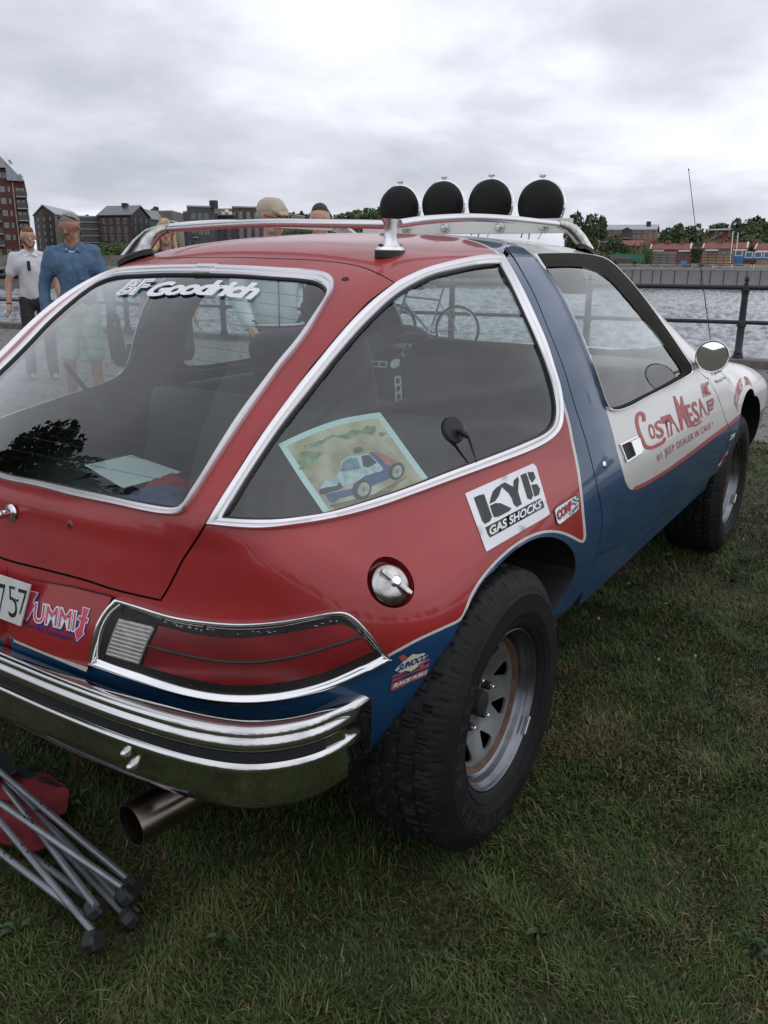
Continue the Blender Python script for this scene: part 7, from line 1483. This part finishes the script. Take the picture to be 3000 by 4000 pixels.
cp=mat('beige_tweed_cap',(.50,.42,.31),.9,var=.1,vscale=60); hair(S,[((-.045,0,.045),(.02,0,.060),.085,.078),((.0,0,.075),(.065,0,.068),.060,.044),((.075,-.035,.058),(.075,.035,.058),.030,.030),((.112,-.03,.044),(.112,.03,.044),.012,.012)],cp,'flat_cap',.0)
hair(S,[((-.06,.03,.0),(-.06,-.03,.0),.055,.055),((-.01,.076,.02),(-.01,.078,-.01),.014,.012),((-.01,-.076,.02),(-.01,-.078,-.01),.014,.012)],mat('silver_hair',(.33,.31,.29),.9)); hair(S,[((.060,0,-.080),(.064,0,-.094),.030,.022),((.05,.035,-.07),(.05,-.035,-.07),.026,.026),((.088,-.022,-.034),(.088,.022,-.034),.009,.009)],mat('white_goatee',(.36,.32,.29),.9),'goatee')
for s in (1,-1): MB().tube([hp(.098,s*.034+.022*math.cos(a),.012+.018*math.sin(a)) for a in np.linspace(0,2*math.pi,17)[:-1]],.0022,5,close=True).tube([hp(.095,s*.056,.016),hp(.0,s*.088,.02)],.002,5).build('spectacles',['ink'],S['root'])
# dark-haired woman
S=person('dark-haired woman whose forehead and eyes show above the roof rail',1249,797,6.4,1.74,look=-4,turn=0,female=True)
torso(S,mat('dark_knit_top',(.03,.03,.035),.9),sl=1.9,rr=1.0); legs(S,'ink'); shoes(S,'rubber'); hair(S,[((-.035,0,.050),(.008,0,.080),.083,.066),((-.06,0,.03),(-.075,0,.02),.06,.045),((.0,.070,.05),(-.01,.078,.01),.022,.018),((.0,-.070,.05),(-.01,-.078,.01),.022,.018)],mat('dark_brown_hair',(.030,.018,.013),.5,var=.2,vscale=40,stretch=(.3,1,1)),noise=.001)
# ================================================================ FOLDED CAMP CHAIR
cO=lambda x,y:(x/1.659,2900+y/1.659)
cc=empty('folded_camp_chair',tuple(onp((250,3400),2,0.)),label='folded camping chair with grey steel tubes and red fabric lying on the grass',cat='camp chair'); c0_=np.array(cc.location)
tm=mat('grey_powder_coated_tube',(.26,.275,.30),.32,.6,var=.12,vscale=20,rvar=.06)
def gp(x,y,z): return onp(cO(x,y),2,z)-c0_
for (x0,y0,z0),(x1,y1,z1) in (((20,205,.12),(835,895,.05)),((-120,310,.13),(800,945,.07)),((40,240,.06),(800,1040,.03)),((0,250,.05),(620,1060,.09)),((-200,560,.08),(560,1140,.05)),((-60,440,.10),(630,1260,.05)),((100,650,.02),(600,1030,.05)),((350,640,.015),(830,1140,.03)),((560,820,.02),(880,1100,.03))):
    a,b=gp(x0,y0,z0),gp(x1,y1,z1); a=a-(b-a)*.15 if x0<60 else a; MB().tube([a,b],.0080,14).build('chair_leg',[tm],cc)
    for t in (.42,.47): 
        if z1>.045: p=a*(1-t)+b*t; MB().tube([p+[0,0,.0075],p+[0,0,.0098]],.0028,8).build('rivet',['dark'],cc)
for x,y,z in ((850,940,.05),(815,1000,.06),(615,1080,.07),(600,1290,.04),(835,1140,.03)):
    p=gp(x,y,z); o=MB().lathe([(0,.018),(.018,.018),(.0235,.012),(.0235,-.008),(.019,-.015),(0,-.015)],n=9).build('foot_cap',['rubber'],cc,ang=25); o.location=p; o.rotation_euler=(R_(55+20*math.sin(x)),R_(35),R_(x%50))
def fabric(name,pts,m_,seed,z0=.03,amp=.018):
    P=np.array([gp(x,y,z) for x,y,z in pts]); VV,T=cdt(resample(np.vstack([P[:,:2],P[:1,:2]]),step=.02)[:-1],(),(),.022); r=np.random.default_rng(seed); ph=r.uniform(0,6,4); zz_=np.interp(VV[:,0],np.sort(P[:,0]),P[np.argsort(P[:,0]),2]); zz_=P[:,2].mean()+0*zz_
    zz_+=amp*(np.sin(VV[:,0]*38+VV[:,1]*21+ph[0])+.7*np.sin(VV[:,1]*60-VV[:,0]*17+ph[1])); Z=np.maximum(zz_,.008); n=len(VV); V=np.c_[VV,Z]; V2=np.c_[VV,Z+.0035]
    return link(name,mesh(name,np.vstack([V,V2]),T[:,::-1].tolist()+(T+n).tolist()),[m_],cc)
rf=mat('red_nylon_fabric',(.23,.022,.03),.75,var=.15,vscale=15,bump=.3,bscale=200)
fabric('seat_fabric',[(-60,240,.06),(60,170,.06),(190,180,.06),(330,230,.05),(450,330,.05),(430,480,.04),(320,520,.05),(260,480,.05),(120,400,.05),(-60,330,.05)],rf,1,amp=.007)
fabric('seat_fabric',[(-60,300,.05),(60,360,.05),(200,440,.05),(300,490,.05),(370,600,.04),(330,700,.03),(220,760,.03),(120,690,.04),(-60,650,.04)],rf,2,amp=.008)
fabric('navy_trim',[(80,150,.07),(240,200,.07),(440,300,.06),(455,330,.05),(300,250,.07),(90,195,.07)],mat('navy_binding',(.012,.014,.03),.8),3,amp=.003)
fabric('dark_carry_bag',[(-80,80,.08),(60,90,.08),(120,190,.08),(50,270,.08),(-80,240,.08)],mat('dark_mesh_fabric',(.012,.013,.02),.9),4,amp=.012)
print('objects',len(bpy.data.objects),'tris',sum(len(o.data.polygons) for o in bpy.data.objects if o.type=='MESH'))
